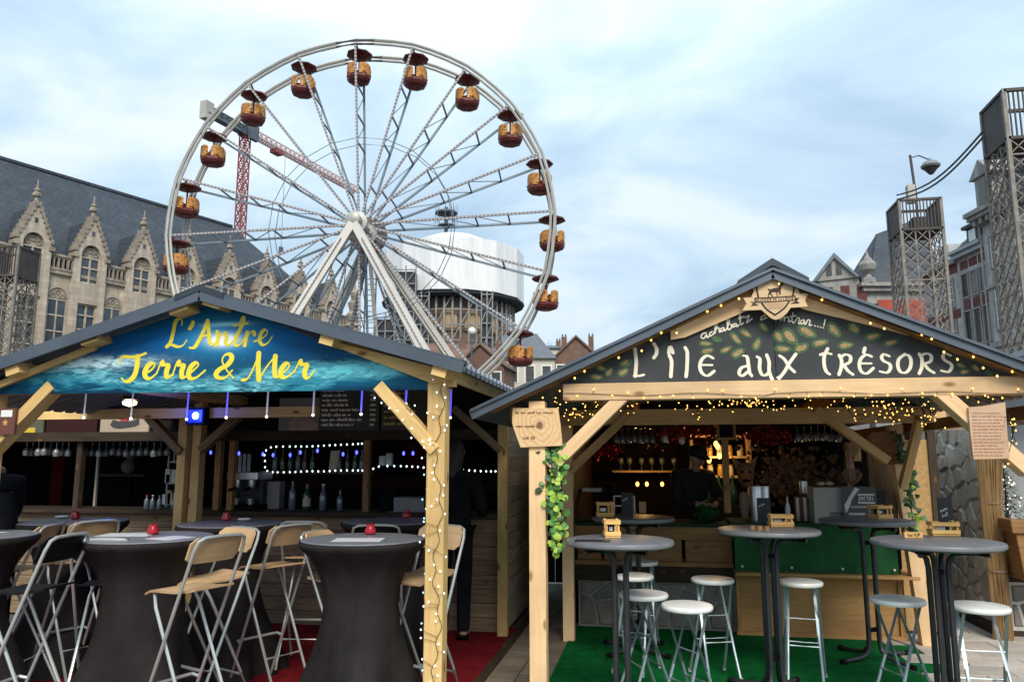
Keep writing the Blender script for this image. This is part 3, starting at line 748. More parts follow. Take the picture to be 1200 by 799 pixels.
# the urn on the cornice
pU = mp_(1017, 338); ux = lx(pU); mb = MB()
mb.lathe([(.75, 0), (.75, .5), (.35, .7), (.3, 1.0), (.8, 1.5), (.95, 2.1), (.7, 2.5), (.5, 2.6), (.5, 2.8), (.25, 3.0), (.12, 3.5), (.02, 3.9)], (ux, -.3, zcm + .9), 12)
mb.build('urn', m_trim, man)
# gabled wing left of it
w0 = mp_(960, 345, 2); w1 = mp_(1014, 345, 2)
wing = thing('gabled_wing', 'stone wing with a triangular pediment and zinc roof beside the mansion', 'house', (w0.x, w0.y, 0), PSI - rad(30))
Ww = (w1 - w0).length * .8; ze = mp_(962, 330, 2).z; za = mp_(972, 302, 2).z
mb = MB(); mb.span(0, Ww, 0, 8, 0, ze); mb.build('wall', m_trim, wing)
mb = MB(); mb.prism([(-.3, -.2, ze), (Ww * .45, -.2, za), (Ww * .9 + .3, -.2, ze)], (0, .6, 0)); mb.build('pediment', m_trim, wing)
mb = MB(); mb.prism([(-.6, -.5, ze), (Ww * .45, -.5, za + .25), (Ww * .9 + .6, -.5, ze), (Ww * .9 + .3, -.5, ze), (Ww * .45, -.5, za - .35), (-.2, -.5, ze)], (0, 9, 0)); mb.build('roof', mat('zinc_roof', (.15, .17, .185), (.23, .25, .27), 1.5, .5, .3), wing)
for k in range(2): MB().span(Ww * .22 + k * Ww * .25, Ww * .36 + k * Ww * .25, -.26, -.21, ze + .5, ze + 1.9).build('pane', m_blind, wing)
for k in range(3): MB().span(.6 + k * 1.7, 1.5 + k * 1.7, -.08, -.02, ze - 3.6, ze - .8).build('brick_panel', m_brick, wing)

# ================================================================== FERRIS WHEEL
m_rim = mat('wheel_rim', (0.34, 0.33, 0.30), (0.44, 0.43, 0.40), 1.0, 0.45, 0.2)
m_leg = mat('wheel_leg_white', (0.54, 0.52, 0.48), (0.64, 0.62, 0.575), .6, 0.5)
m_spk = mat('wheel_spoke', (0.12, 0.165, 0.205), (0.17, 0.22, 0.26), 1.0, 0.45, 0.2)
def led_bar(name):
    m = mat(name, (.7, .6, .56)); nt = m.node_tree; b = nt.nodes['Principled BSDF']
    u = nt.nodes.new('ShaderNodeUVMap'); u.uv_map = 'UVMap'; w = nt.nodes.new('ShaderNodeTexWave'); w.inputs['Scale'].default_value = 1.1
    r = nt.nodes.new('ShaderNodeValToRGB'); r.color_ramp.interpolation = 'CONSTANT'
    r.color_ramp.elements[0].color = (.20, .165, .165, 1); r.color_ramp.elements[1].position = .45; r.color_ramp.elements[1].color = (.36, .36, .37, 1)
    nt.links.new(u.outputs[0], w.inputs[0]); nt.links.new(w.outputs['Fac'], r.inputs[0]); nt.links.new(r.outputs[0], b.inputs['Base Color'])
    return m
m_led = led_bar('wheel_light_bar')
m_gred = mat('gondola_red', (0.085, 0.010, 0.011), (0.14, 0.018, 0.017), 2, 0.5)
m_gyel = mat('gondola_yellow', (0.60, 0.30, 0.055), (0.14, 0.04, 0.014), 5.0, 0.5, c3=(.45, .19, .035), detail=4)
DF, DBK = 54.0, 56.5
Cf, Cb = pd(423.4, 269.5, DF), pd(433.5, 280.5, DBK)
ax = (Cb - Cf); ax.z = 0; ax.normalize()
Cm = (Cf + Cb) / 2
Rw = 225.5 / F_PX * DF * 1.062
GAP = 2.5
rot = math.atan2(ax.y, ax.x) - math.pi / 2
# local frame: x across, y away along the axle, z up
wh = thing('ferris_wheel', 'large white ferris wheel with red and yellow open gondolas', 'ferris wheel', (Cm.x - .3, Cm.y, 0), rot)
HZ = Cm.z + .5
NG = 20; PH = rad(92.5)
def wp(a, r, y): return Vector((r * math.cos(a), y, HZ + r * math.sin(a)))
for y, nm in ((-GAP / 2, 'front'), (GAP / 2, 'rear')):
    mb = MB()
    for dr in (0, -.55):                     # twin-tube rim, straight between gondolas with a slight bow
        ring = []
        for k in range(NG * 3):
            a = PH + 2 * math.pi * k / (NG * 3); ring.append(wp(a, Rw + dr * .55 + (-.02 if k % 3 else 0.03), y))
        mb.tube(ring, .10 if dr else .13, 6, closed=True)
    mb.build('rim', m_rim, wh, smooth=True)
    mb = MB(); mb.tube([wp(PH + 2 * math.pi * k / NG, Rw * .48, y * .5) for k in range(NG)], .03, 4, closed=True); mb.build('inner_ring', m_spk, wh)
# hub
mb = MB(); mb.lathe([(.35, -2.6), (.5, -2.5), (.5, -1.7), (.8, -1.65), (.8, -1.35), (.45, -1.3), (.45, 1.3), (.8, 1.35), (.8, 1.65), (.5, 1.7), (.5, 3.0)], (0, 0, HZ), 20, axis=(0, 1, 0))
hub = mb.build('hub', m_rim, wh, smooth=True)
mb = MB(); mb.lathe([(1.45, 1.75), (1.45, 2.1)], (0, 0, HZ), 20, axis=(0, 1, 0)); mb.build('drive_disc', mat('drive_disc', (.16, .12, .10), (.24, .18, .15), 3, .6), hub)
# spokes: ladder truss of a front and a rear bar
sp0 = None
for k in range(NG):
    ang = PH + 2 * math.pi * k / NG
    if sp0 is None:
        f = MB(); yo, yi = GAP / 2, .95
        P = lambda r, s: Vector((0, s * (yi + (yo - yi) * min(1, r / Rw)), r))
        f.bar(P(1, 1), P(Rw - .3, 1), .16, .13)
        rungs = [3.0, 6.4, 8.6, 11.0]
        for r in rungs: f.bar(P(r, -1), P(r, 1), .11, .11)
        for r0, r1 in ((3.0, 6.4), (6.4, 8.6), (8.6, 11.0)): f.bar(P(r0, -1), P(r1, 1), .05, .05)
        sp0 = f.build('spoke', m_spk, wh); f = MB(); f.bar(P(1, -1), P(Rw - .3, -1), .15, .12); f.build('light_bar', m_led, sp0)
        o = sp0
    else: o = copy_part(sp0, wh)
    o.location = (0, 0, HZ); o.rotation_euler = (0, math.pi / 2 - ang, 0)
# gondolas
gd = None
for k in range(NG):
    p = wp(PH + 2 * math.pi * k / NG, Rw - .22, 0)
    if gd is None:
        R = .93
        f = MB(); f.lathe([(.45, -2.62), (.80, -2.50), (R, -2.30), (R, -2.12)], (0, 0, 0), 8, capt=False); f.lathe([(R - .05, -2.05), (.5, -2.5)], (0, 0, 0), 8, capt=True, capb=False)
        f.tube([(R * math.cos(2 * math.pi * q / 8), R * math.sin(2 * math.pi * q / 8), -2.03) for q in range(8)], .05, 5, closed=True)
        gd = f.build('gondola', m_gred, wh, loc=p)
        f = MB(); f.lathe([(.55, -.52), (1.02, -.34), (1.0, -.24), (.45, -.0), (.1, .08)], (0, 0, 0), 8); f.build('canopy', m_gred, gd)
        f = MB(); f.tube([(0, 0, 0), (0, 0, -2.4)], .07, 6); f.bar((0, -GAP / 2, 0), (0, GAP / 2, 0), .1, .1); f.lathe([(.1, -1.75), (.3, -1.7), (.3, -1.64)], (0, 0, 0), 10); f.build('pole', m_gred, gd)
        for s in (0, 1, 2, 3):            # curved yellow seat backs with openings between them
            f = MB(); a0 = .92 + s * math.pi / 2 - .64; n = 6
            for q in range(n):
                a, b = a0 + 1.28 * q / n, a0 + 1.28 * (q + 1) / n; h = lambda i: -1.24 - .12 * (2 * i / n - 1) ** 4
                A = [Vector((rr * math.cos(t), rr * math.sin(t), z)) for rr in (R - .02, R - .09) for t, z in ((a, -2.13), (b, -2.13), (b, h(q + 1)), (a, h(q)))]
                kk = f.pts(A); f.poly(kk[0:4]); f.poly(kk[7:3:-1]); f.poly((kk[3], kk[2], kk[6], kk[7])); f.poly((kk[0], kk[3], kk[7], kk[4])); f.poly((kk[1], kk[5], kk[6], kk[2]))
            f.build('seat_back', m_gyel, gd)
        f = MB()
        for q in range(12): a = 2 * math.pi * (q + .5) / 12; f.tube([((R - .03) * math.cos(a), (R - .03) * math.sin(a), -2.05), ((R - .03) * math.cos(a), (R - .03) * math.sin(a), -1.5)], .018, 4)
        tag(f.build('rail', m_gred, gd), kind='stuff')
    else:
        c = copy_part(gd, wh, loc=p); c.rotation_euler = (0, 0, rad(random.choice((0, 12, -10, 20))))
# support legs
def wl(P): return TM[wh.name].inverted() @ P
for (x, y, D, hy, w) in ((222, 560, 51.5, -2.3, .80), (583, 560, 51.5, -2.3, .80), (300, 560, 60.5, 2.4, .80), (625, 562, 60.5, 2.4, .80)):
    foot = wl(pd(x, y, D)); foot.z = 0
    hubp = Vector((0, hy, HZ - .2)); d = (foot - hubp)
    mb = MB(); mb.bar(hubp + d.normalized() * .2, foot, .62, .55, w2=w, h2=.7)
    lg = mb.build('support_leg', m_leg, wh)
    mb = MB(); dd, sdv, uu = _basis(d); off = Vector((0, -1, 0)) * .40
    mb.bar(hubp + dd * 1.5 + off, hubp + d * .97 + off, .12, .05); mb.build('light_strip', m_led, lg)
    mb = MB(); mb.span(foot.x - 1, foot.x + 1, foot.y - 1, foot.y + 1, 0, .35); mb.build('foot_plate', m_spk, lg)
for (x, y, D, hy) in ((455, 560, 60, 2.2), (560, 560, 58, 2.2), (372, 560, 60.5, 2.2)):
    foot = wl(pd(x, y, D)); foot.z = 0; hubp = Vector((0, hy, HZ - .9)); mb = MB(); mb.bar(hubp, foot, .26, .22); mb.build('brace', m_led if x != 455 else m_leg, wh)
mb = MB()
for sx in (-.42, .42):
    mb.bar((sx, 3.0, 0), (sx, 3.0, HZ - 1.4), .09, .09)
for k in range(36): mb.bar((-.42, 3.0, .4 + k * .43), (.42, 3.0, .4 + k * .43), .05, .05)
mb.build('ladder', m_spk, wh)

# ================================================================== TOWER CRANE
m_cr = mat('crane_red', (0.24, 0.04, 0.038), (0.32, 0.07, 0.06), .5, 0.5)
m_cw = mat('crane_pale', (0.48, 0.34, 0.34), (0.55, 0.40, 0.40), .5, 0.5)
m_cg = mat('crane_grey', (0.06, 0.085, 0.11), (0.10, 0.12, 0.14), .5, 0.5)
Dc = 150.0
cb = pd(274, 400, Dc); ht = pd(274, 157, Dc).z
jd = camdir(90 - 23)
cr = thing('tower_crane', 'red lattice tower crane with a pink jib reaching behind the wheel', 'crane', (cb.x, cb.y, 0), math.atan2(jd.y, jd.x))
def truss(mb, a, b, w, n, t, tri=False):
    a, b = Vector(a), Vector(b); d, sd_, u = _basis(b - a); L = (b - a).length
    cs = [(-1, -1), (1, -1), (1, 1), (-1, 1)] if not tri else [(-1, -1), (1, -1), (0, 1)]
    q = lambda c, k: a + d * (L * k / n) + sd_ * (c[0] * w / 2) + u * (c[1] * w / 2)
    for c in cs: mb.bar(q(c, 0), q(c, n), t * 1.5, t * 1.5)
    for i in range(len(cs)):
        c, e = cs[i], cs[(i + 1) % len(cs)]
        for k in range(n):
            mb.bar(q(c, k), q(e, k + 1), t, t)
            if not tri: mb.bar(q(e, k), q(c, k + 1), t, t)
            mb.bar(q(c, k), q(e, k), t, t)
mb = MB(); truss(mb, (0, 0, 0), (0, 0, ht), 1.5, 30, .13); tag(mb.build('mast', m_cr, cr), kind='stuff')
mb = MB(); mb.span(-1.1, 1.1, -1.0, 1.0, ht - .6, ht + .9); mb.span(-.6, 1.6, -2.2, -1.3, ht - 1.5, ht + 1.6); mb.build('cab', m_cg, cr)
zj = ht + 1.2
mb = MB(); truss(mb, (0, 0, zj), (40, 0, zj), 1.6, 26, .17, True); tag(mb.build('jib', m_cw, cr), kind='stuff')
mb = MB(); truss(mb, (-11, 0, zj - .6), (0, 0, zj - .6), 1.3, 7, .18); mb.span(-11, 0, -.8, .8, zj - 1.6, zj - 1.2); mb.build('counter_jib', m_cg, cr)
mb = MB(); mb.span(-11.6, -9.6, -.8, .8, zj - 2.6, zj + .9); mb.build('counterweight', mat('crane_weight', (.36, .34, .31), (.44, .42, .39), .4, .8), cr)
mb = MB(); mb.tube([(12.5, 0, zj - 1), (12.5, 0, zj - 22)], .07, 4); mb.span(12.1, 12.9, -.3, .3, zj - 23.4, zj - 22); mb.build('hook', m_cg, cr)
mb = MB(); mb.span(8.5, 11, -.9, .9, zj - 1.9, zj - 1.1); mb.build('trolley', m_cr, cr)

# ================================================================== WRAPPED CHURCH
m_wrap = mat('white_sheeting', (0.68, 0.69, 0.70), (0.76, 0.77, 0.78), .12, 0.7, 0, .8, .35, streak=.10)
m_drum = mat('church_brick', (0.13, 0.085, 0.062), (0.24, 0.165, 0.12), .4, .9)
m_scaf = mat('scaffold_tube', (0.17, 0.17, 0.17), (0.26, 0.26, 0.26), 1, .5, .3)
m_net = mat('scaffold_net', (0.030, 0.034, 0.042), (0.055, 0.06, 0.068), .8, .9)
Dk = 118.0
kc = pd(531, 400, Dk); scl = Dk / F_PX
kz = lambda y: pd(560, y, Dk).z
ch = thing('wrapped_church', 'round church under repair wrapped in white sheeting above a brick drum', 'church', (kc.x, kc.y, 0), PSI)
mb = MB(); Rr = 84 * scl
mb.lathe([(Rr, kz(356)), (Rr * 1.0, kz(300)), (Rr * .80, kz(296)), (Rr * .34, kz(280)), (.5, kz(277))], (0, 0, 0), 14, capb=True); mb.build('sheeting', m_wrap, ch)
mb = MB(); mb.lathe([(Rr * .95, kz(362)), (Rr * 1.0, kz(360)), (Rr * 1.01, kz(358))], (0, 0, 0), 28); mb.build('eave', m_net, ch)
mb = MB(); mb.lathe([(Rr * .78, 0), (Rr * .78, kz(362))], (0, 0, 0), 24); mb.build('drum', m_drum, ch)
mb = MB(); n = 26
for k in range(n):
    a = math.pi + math.pi * k / (n - 1); x, y = Rr * .86 * math.cos(a), Rr * .86 * math.sin(a)
    mb.bar((x, y, 0), (x, y, kz(359)), .28, .28)
for z in range(0, 9):
    zz = kz(359) - 1.8 * z * 1.25
    for k in range(n - 1):
        a, b = math.pi + math.pi * k / (n - 1), math.pi + math.pi * (k + 1) / (n - 1)
        mb.bar((Rr * .86 * math.cos(a), Rr * .86 * math.sin(a), zz), (Rr * .86 * math.cos(b), Rr * .86 * math.sin(b), zz), .2, .2)
        if (k + z) % 3 == 0: mb.bar((Rr * .86 * math.cos(a), Rr * .86 * math.sin(a), zz - 2.2), (Rr * .86 * math.cos(b), Rr * .86 * math.sin(b), zz), .16, .16)
tag(mb.build('scaffolding', m_scaf, ch), kind='stuff')
mb = MB()
for k in range(7):
    a = math.pi * (1.12 + .76 * k / 6); x, y = Rr * .785 * math.cos(a), Rr * .785 * math.sin(a)
    pts_ = arch(-1.2, 1.2, kz(384), 6)
    R = Matrix.Rotation(a + math.pi / 2, 3, 'Z'); mb.prism([Vector((x, y, 0)) + R @ Vector((px, 0, pz_)) for px, pz_ in [(-1.2, kz(398))] + pts_ + [(1.2, kz(398))]], Vector((math.cos(a), math.sin(a), 0)) * .15)
mb.build('blind_arch', mat('church_plaster', (.36, .26, .14), (.44, .33, .2), .8, .9), ch)
def scaffold_tower(x0, x1, y0, D, label, base=0.0):
    a, b = pd(x0, 400, D), pd(x1, 400, D); W = (b - a).length; top = pd((x0 + x1) / 2, y0, D).z
    t = thing('scaffold_tower', label, 'scaffold', (a.x, a.y, 0), PSI, 'scaffold towers at the church')
    mb = MB(); mb.span(.1, W - .1, .35, 2.6, 0, top - .2); mb.build('netting', m_net, t)
    mb = MB(); n = max(2, round(W / 1.4)); m = round(top / 2.0)
    for i in range(n + 1): mb.bar((W * i / n, 0, 0), (W * i / n, 0, top + .6), .16, .16)
    for k in range(m + 1): mb.bar((0, 0, top * k / m), (W, 0, top * k / m), .14, .14)
    for k in range(m):
        i = k % n; mb.bar((W * i / n, 0, top * k / m), (W * (i + 1) / n, 0, top * (k + 1) / m), .11, .11)
    tag(mb.build('tube_frame', m_scaf, t), kind='stuff')
scaffold_tower(462, 486, 316, 106, 'tall dark netted scaffold tower left of the wrapped church')
scaffold_tower(484, 502, 347, 105, 'middle dark scaffold tower stepping down beside the church')
scaffold_tower(438, 464, 372, 107, 'low wide scaffold seen behind the wheel legs')
scaffold_tower(564, 577, 345, 103, 'narrow scaffold hoist tower in front of the white sheeting')
# floodlight mast beyond
fm = pd(521, 400, 170); ft = pd(521, 243, 170).z
t = thing('antenna_mast', 'distant mast with a dark platform seen between the wheel spokes', 'mast', (fm.x, fm.y, 0), PSI)
mb = MB(); mb.lathe([(.5, 0), (.45, ft)], (0, 0, 0), 8); mb.build('pole', m_cg, t)
mb = MB(); mb.lathe([(.6, ft - 2), (2.6, ft - 1.6), (2.6, ft - 1.2), (.8, ft - .8)], (0, 0, 0), 10); mb.lathe([(.6, ft - 5), (2.0, ft - 4.5), (2.0, ft - 4.3), (.5, ft - 4)], (0, 0, 0), 10)
for k in range(8): a = k * math.pi / 4; mb.bar((2.5 * math.cos(a), 2.5 * math.sin(a), ft - 4.4), (2.5 * math.cos(a), 2.5 * math.sin(a), ft + .6), .12, .12)
mb.build('platform', m_cg, t)

# ================================================================== FAR HOUSES
m_cream = mat('house_cream', (.48, .45, .39), (.58, .55, .48), 1, .85)
m_bbrown = mat('house_brown_brick', (.13, .075, .055), (.19, .115, .085), 1.2, .9, 0, .2, 5)
m_gslate = mat('house_grey_slate', (.09, .105, .12), (.14, .155, .175), 1.2, .6, 0, .2, 8)
def far_house(x0, x1, ye, yr, D, label, wall, roof, turn=0.0, chim=1, gable=False, depth=8.0, name='town_house', hip=False):
    a, b = pd(x0, 400, D), pd(x1, 400, D); W = (b - a).length; ze = pd((x0 + x1) / 2, ye, D).z; zr = pd((x0 + x1) / 2, yr, D).z
    t = thing(name, label, 'house', (a.x, a.y, 0), PSI + turn, 'far town houses')
    mb = MB(); mb.span(0, W, 0, depth, 0, ze)
    if gable: mb.prism([(0, 0, ze), (W / 2, 0, zr), (W, 0, ze)], (0, depth, 0))
    mb.build('wall', wall, t)
    mb = MB()
    if gable:
        mb.prism([(-.3, -.3, ze - .1), (W / 2, -.3, zr + .3), (W + .3, -.3, ze - .1), (W + .3, -.3, ze - .35), (W / 2, -.3, zr + .02), (-.3, -.3, ze - .35)], (0, depth + .6, 0))
    else:
        i_ = W * .28 if hip else 0
        a0, b0, c0, a1, b1, c1 = (-.2, -.4, ze), (-.2 + i_, depth / 2, zr), (-.2, depth + .4, ze), (W + .2, -.4, ze), (W + .2 - i_, depth / 2, zr), (W + .2, depth + .4, ze)
        mb.face([a0, a1, b1, b0]); mb.face([c1, c0, b0, b1]); mb.face([a0, b0, c0]); mb.face([a1, c1, b1]); mb.face([a0, c0, c1, a1])
    ro = mb.build('roof', roof, t)
    for k in range(chim):
        cx = W * (.2 + .6 * k / max(1, chim - 1)) if chim > 1 else W * .75
        mb = MB(); mb.span(cx - .32, cx + .32, depth * .35, depth * .35 + .8, zr - 1.5, zr + .55)
        for q in (-.2, .2): mb.lathe([(.11, zr + .55), (.09, zr + .95)], (cx + q, depth * .35 + .45, 0), 6)
        mb.build('chimney', m_bbrown, ro)
    n = max(2, round(W / 2.0)); fl = max(1, int((ze - 5) / 3.0))
    for i in range(n):
        for j in range(min(fl, 2)):
            x = W * (i + .5) / n; z = ze - 2.6 - j * 3.1; f = MB(); f.span(x - .6, x + .6, -.06, .02, z - .1, z + 1.9); f = f.build('window', m_wfr, t); MB().span(x - .45, x + .45, -.09, -.062, z, z + 1.75).build('pane', m_blind, f)
    return t
far_house(572, 650, 420, 384, 84, 'grey slate roofed white house behind the lowest gondola', m_cream, m_gslate, 0.0, 0, hip=True)
far_house(648, 702, 420, 396, 92, 'brown brick gabled house with chimneys right of the wheel', m_bbrown, m_bbrown, rad(-8), 2, True)
far_house(632, 664, 408, 400, 108, 'low cream house peeping over the brown gable', m_cream, m_gslate, 0, 1)
far_house(690, 722, 424, 410, 118, 'pale far house at the edge of the dark stall roof', m_cream, m_bbrown, 0, 1)
far_house(500, 562, 424, 396, 88, 'reddish brown roofed house in front of the church drum', m_bbrown, m_bbrown, rad(10), 1)
far_house(536, 592, 428, 405, 80, 'brown house with a sloping roof beside the grey slate roof', m_bbrown, m_drum, rad(-12), 1, True)
far_house(380, 470, 430, 400, 92, 'grey roofed house hidden behind the wheel legs', m_drum, m_gslate, 0, 1)
# globe street lamp
p = pd(553, 400, 78); zt = pd(553, 388, 78).z
t = thing('globe_lamp', 'street lamp with a white globe in front of the church', 'lamp', (p.x, p.y, 0))
mb = MB(); mb.lathe([(.14, 0), (.08, zt - .4)], (0, 0, 0), 6); mb.build('pole', m_cg, t); mb = MB(); mb.ball((0, 0, zt), .42, 10, 6); mb.build('globe', MAT['white_paint'], t, smooth=True)
# bare winter trees
m_bark = mat('tree_bark', (.07, .055, .045), (.11, .09, .075), 3, .9)
def bare_tree(p, H, label, seed):
    rnd = random.Random(seed); t = thing('bare_tree', label, 'tree', (p.x, p.y, 0), 0, 'bare trees behind the far houses')
    tr = MB(); tr.tube([(0, 0, 0), (.1, 0, H * .3), (0, .1, H * .5)], [.3, .24, .18], 6); tr.build('trunk', m_bark, t)
    br = MB()
    def grow(p, d, L, r, k):
        q = p + d * L; br.tube([p, (p + q) / 2 + Vector((rnd.uniform(-.05, .05), rnd.uniform(-.05, .05), 0)) * L, q], [r, r * .8, r * .6], 4)
        if k:
            for _ in range(3):
                grow(q, (d + Vector((rnd.uniform(-.8, .8), rnd.uniform(-.8, .8), rnd.uniform(-.1, .5)))).normalized(), L * rnd.uniform(.55, .8), r * .6, k - 1)
    for k in range(6): grow(Vector((0, .05, H * rnd.uniform(.35, .5))), Vector((rnd.uniform(-.8, .8), rnd.uniform(-.8, .8), 1)).normalized(), H * .2, .1, 3)
    tag(br.build('crown', m_bark, t), kind='stuff')
for x, y, D, lb, s in ((658, 392, 125, 'bare winter tree rising behind the brown gabled house', 3), (680, 404, 130, 'small bare tree right of the brown gabled house', 5)):
    bare_tree(pd(x, 400, D), pd(x, y, D).z, lb, s)

# ================================================================== LEFT STALL
def corrugated(u0, z0, u1, z1, v0, v1, thick=.03, step=.13):
    """metal sheet from the eave (u0,z0) to the ridge (u1,z1), ribs running up the slope"""
    mb = MB(); prof = []; v = v0
    while v < v1:
        prof += [(v, 0), (v + step * .62, 0), (v + step * .70, .022), (v + step * .92, .022)]; v += step
    prof.append((v1, 0))
    t = mb.pts([(u0, p[0], z0 + p[1]) for p in prof]); s_ = mb.pts([(u1, p[0], z1 + p[1]) for p in prof])
    t2 = mb.pts([(u0, p[0], z0 + p[1] - thick) for p in prof]); s2 = mb.pts([(u1, p[0], z1 + p[1] - thick) for p in prof])
    for i in range(len(prof) - 1):
        mb.poly((t[i], t[i + 1], s_[i + 1], s_[i])); mb.poly((t2[i], s2[i], s2[i + 1], t2[i + 1])); mb.poly((t[i], t2[i], t2[i + 1], t[i + 1]))
    mb.poly((t[0], s_[0], s2[0], t2[0])); mb.poly((t[-1], t2[-1], s2[-1], s_[-1]))
    return mb
LV = 4.55
ls = thing('market_stall', 'left wooden drinks stall with a blue sea banner under a grey metal roof', 'market stall', (-2.9, LV, 0), 0, None)
RU, RZL = pv(235, 344, 4.35).x, pv(235, 344, 4.35).z
EU = pv(541, 428, 4.35); SL = (RZL - EU.z) / (EU.x - RU)
EL = 2 * RU - EU.x
B = lambda mb, n, m, p=ls, **k: mb.build(n, m, p, world=True, **k)
B(corrugated(EU.x, EU.z, RU, RZL, 4.36, 9.9), 'roof_sheet', MAT['roof_metal'])
ELX = -4.95
B(corrugated(ELX, RZL - SL * (RU - ELX), RU, RZL, 4.36, 9.9), 'roof_sheet', MAT['roof_metal'])
for e in (EU.x + .01, ELX - .01):
    ze = RZL - SL * abs(e - RU); mb = MB(); mb.bar((RU, 4.345, RZL - .012), (e, 4.345, ze - .012), .02, .066); mb.bar((RU, 4.40, RZL + .03), (e, 4.40, ze + .03), .12, .012)
    B(mb, 'verge_trim', MAT['roof_metal'])
mb = MB(); mb.prism([(RU - .17, 4.33, RZL - .045), (RU, 4.33, RZL + .015), (RU + .17, 4.33, RZL - .045), (RU + .17, 4.33, RZL - .005), (RU, 4.33, RZL + .055), (RU - .17, 4.33, RZL - .005)], (0, 5.5, 0)); B(mb, 'ridge_cap', MAT['roof_metal_dark'])
# purlins, their pale sawn ends poking out at the gable
for x, y, w, h in ((105, 399, .125, .055), (210, 353, .13, .055), (249, 356, .125, .055), (384, 401, .09, .09), (516, 433, .09, .09), (14, 440, .1, .09)):
    p = pv(x, y, 4.37); zt_ = RZL - SL * abs(p.x - RU) - .010 - h / 2
    mb = MB(); s_ = -SL if p.x > RU else SL
    a = Vector((p.x, 4.36, zt_)); b = Vector((p.x, 9.8, zt_))
    mb.bar(a, b, w, h, up=(-s_, 0, 1)); B(mb, 'purlin', MAT['pine_yellow'])
# bargeboards behind the roof edge
for (x0, y0, x1, y1) in ((112, 406, -40, 467),):
    a, b = pv(x0, y0, 4.46), pv(x1, y1, 4.46); mb = MB(); mb.bar(a, b, .03, .042); B(mb, 'bargeboard', MAT['pine_yellow'])
B(MB().prism([pv(x, y, 4.475) for x, y in ((378, 397), (524, 434), (524, 446), (506, 449), (384, 403))], (0, .02, 0)), 'bargeboard', MAT['pine_yellow'])
PR = Vector((pv(512, 620, LV).x, LV, 0)); PL = Vector((-4.45, LV, 0))
for p in (PR, PL): B(MB().bar((p.x, LV, 0), (p.x, LV, pv(511, 438, LV).z), .112, .112, up=(0, 1, 0)), 'post', MAT['pine_yellow'], bevel=.006)
B(MB().bar((PL.x - .1, LV + .02, 2.085), (PR.x + .1, LV + .02, 2.085), .06, .09), 'front_beam', MAT['pine_yellow'])
for (x0, y0, x1, y1) in ((446, 452, 512, 528), (66, 452, -14, 533)):
    B(MB().bar(pv(x0, y0, LV - .01), pv(x1, y1, LV - .01), .075, .115, up=(0, 1, 0)), 'brace', MAT['pine_yellow'], bevel=.004)
# inner frame
a, b = pv(-20, 487, 6.1), pv(372, 483, 6.1); B(MB().bar((-5.6, 6.1, a.z), (b.x, 6.1, a.z), .09, .085), 'tie_beam', MAT['pine_yellow'])
for x in (214, 231):
    p = pv(x, 560, 6.95); B(MB().bar((p.x, 6.95, 0), (p.x, 6.95, 2.25), .088, .1, up=(0, 1, 0)), 'inner_post', MAT['pine_yellow'])
for (x0, y0, x1, y1) in ((166, 480, 213, 530), (286, 482, 236, 527)):
    B(MB().bar(pv(x0, y0, 6.9), pv(x1, y1, 6.9), .07, .09, up=(0, 1, 0)), 'brace', MAT['plank_weathered'])
xp = pv(591, 600, 7.25); B(MB().bar((xp.x, 7.2, 0), (xp.x, 7.2, 2.16), .09, .09, up=(0, 1, 0)), 'rear_post', MAT['pine_yellow'])
B(MB().bar(pv(532, 478, 7.19), pv(588, 528, 7.19), .07, .085, up=(0, 1, 0)), 'brace', MAT['plank_weathered'])
xl = pv(256, 560, 7.3)
for x, m in ((256, 'oak_brown'), (272, 'oak_brown'), (93, 'plank_dark'), (430, 'oak_brown')):
    p = pv(x, 560, 7.35); B(MB().bar((p.x, 7.35, 1.0), (p.x, 7.35, 2.2), .06, .07, up=(0, 1, 0)), 'bar_post', MAT[m])
# chalet body
CV = 7.3
zl0, zl1 = pv(300, 516, CV).z, pv(300, 505, CV).z
B(MB().span(-9.0, xp.x - .05, CV - .05, CV + .05, zl0, zl1), 'lintel', MAT['plank_dark'])
rz_ = lambda u: RZL - SL * abs(u - RU) - .05
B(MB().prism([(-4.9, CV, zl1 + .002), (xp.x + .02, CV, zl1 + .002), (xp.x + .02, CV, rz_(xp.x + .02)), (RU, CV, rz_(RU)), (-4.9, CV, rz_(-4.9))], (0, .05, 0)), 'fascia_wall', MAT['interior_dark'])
for k in range(8):                                             # bar front, plank by plank
    z0 = .02 + k * .128; B(MB().span(-9.0, xp.x - .06, CV - .012 - .004 * (k % 2), CV + .02, z0, z0 + .122), 'front_plank', MAT['plank_weathered'])
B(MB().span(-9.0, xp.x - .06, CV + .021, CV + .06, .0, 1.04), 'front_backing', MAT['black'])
B(MB().span(-9.0, xp.x - .05, CV - .12, CV + .38, 1.052, 1.09), 'bar_top', MAT['plank_dark'])
m_side = wood('plank_side', (0.56, 0.42, 0.29), (0.40, 0.29, 0.19))  # lighter copy of the plank colour, painted in for light the alley lacks
for k in range(15):                                            # right side wall, plank by plank, slightly lapped
    z0 = .03 + k * .145; mb = MB(); mb.bar((-1.40, 7.3, z0 + .07), (-1.40, 9.9, z0 + .07), .022, .14, up=(.12, 0, 1)); B(mb, 'side_plank', m_side)
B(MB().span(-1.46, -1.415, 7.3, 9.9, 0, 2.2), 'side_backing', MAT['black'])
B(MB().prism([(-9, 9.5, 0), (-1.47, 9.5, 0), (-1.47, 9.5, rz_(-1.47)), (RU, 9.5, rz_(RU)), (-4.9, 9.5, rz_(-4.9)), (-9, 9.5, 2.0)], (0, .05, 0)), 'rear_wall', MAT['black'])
B(MB().span(-9.0, -1.47, 7.4, 9.49, 0, .01), 'floor', MAT['black'])
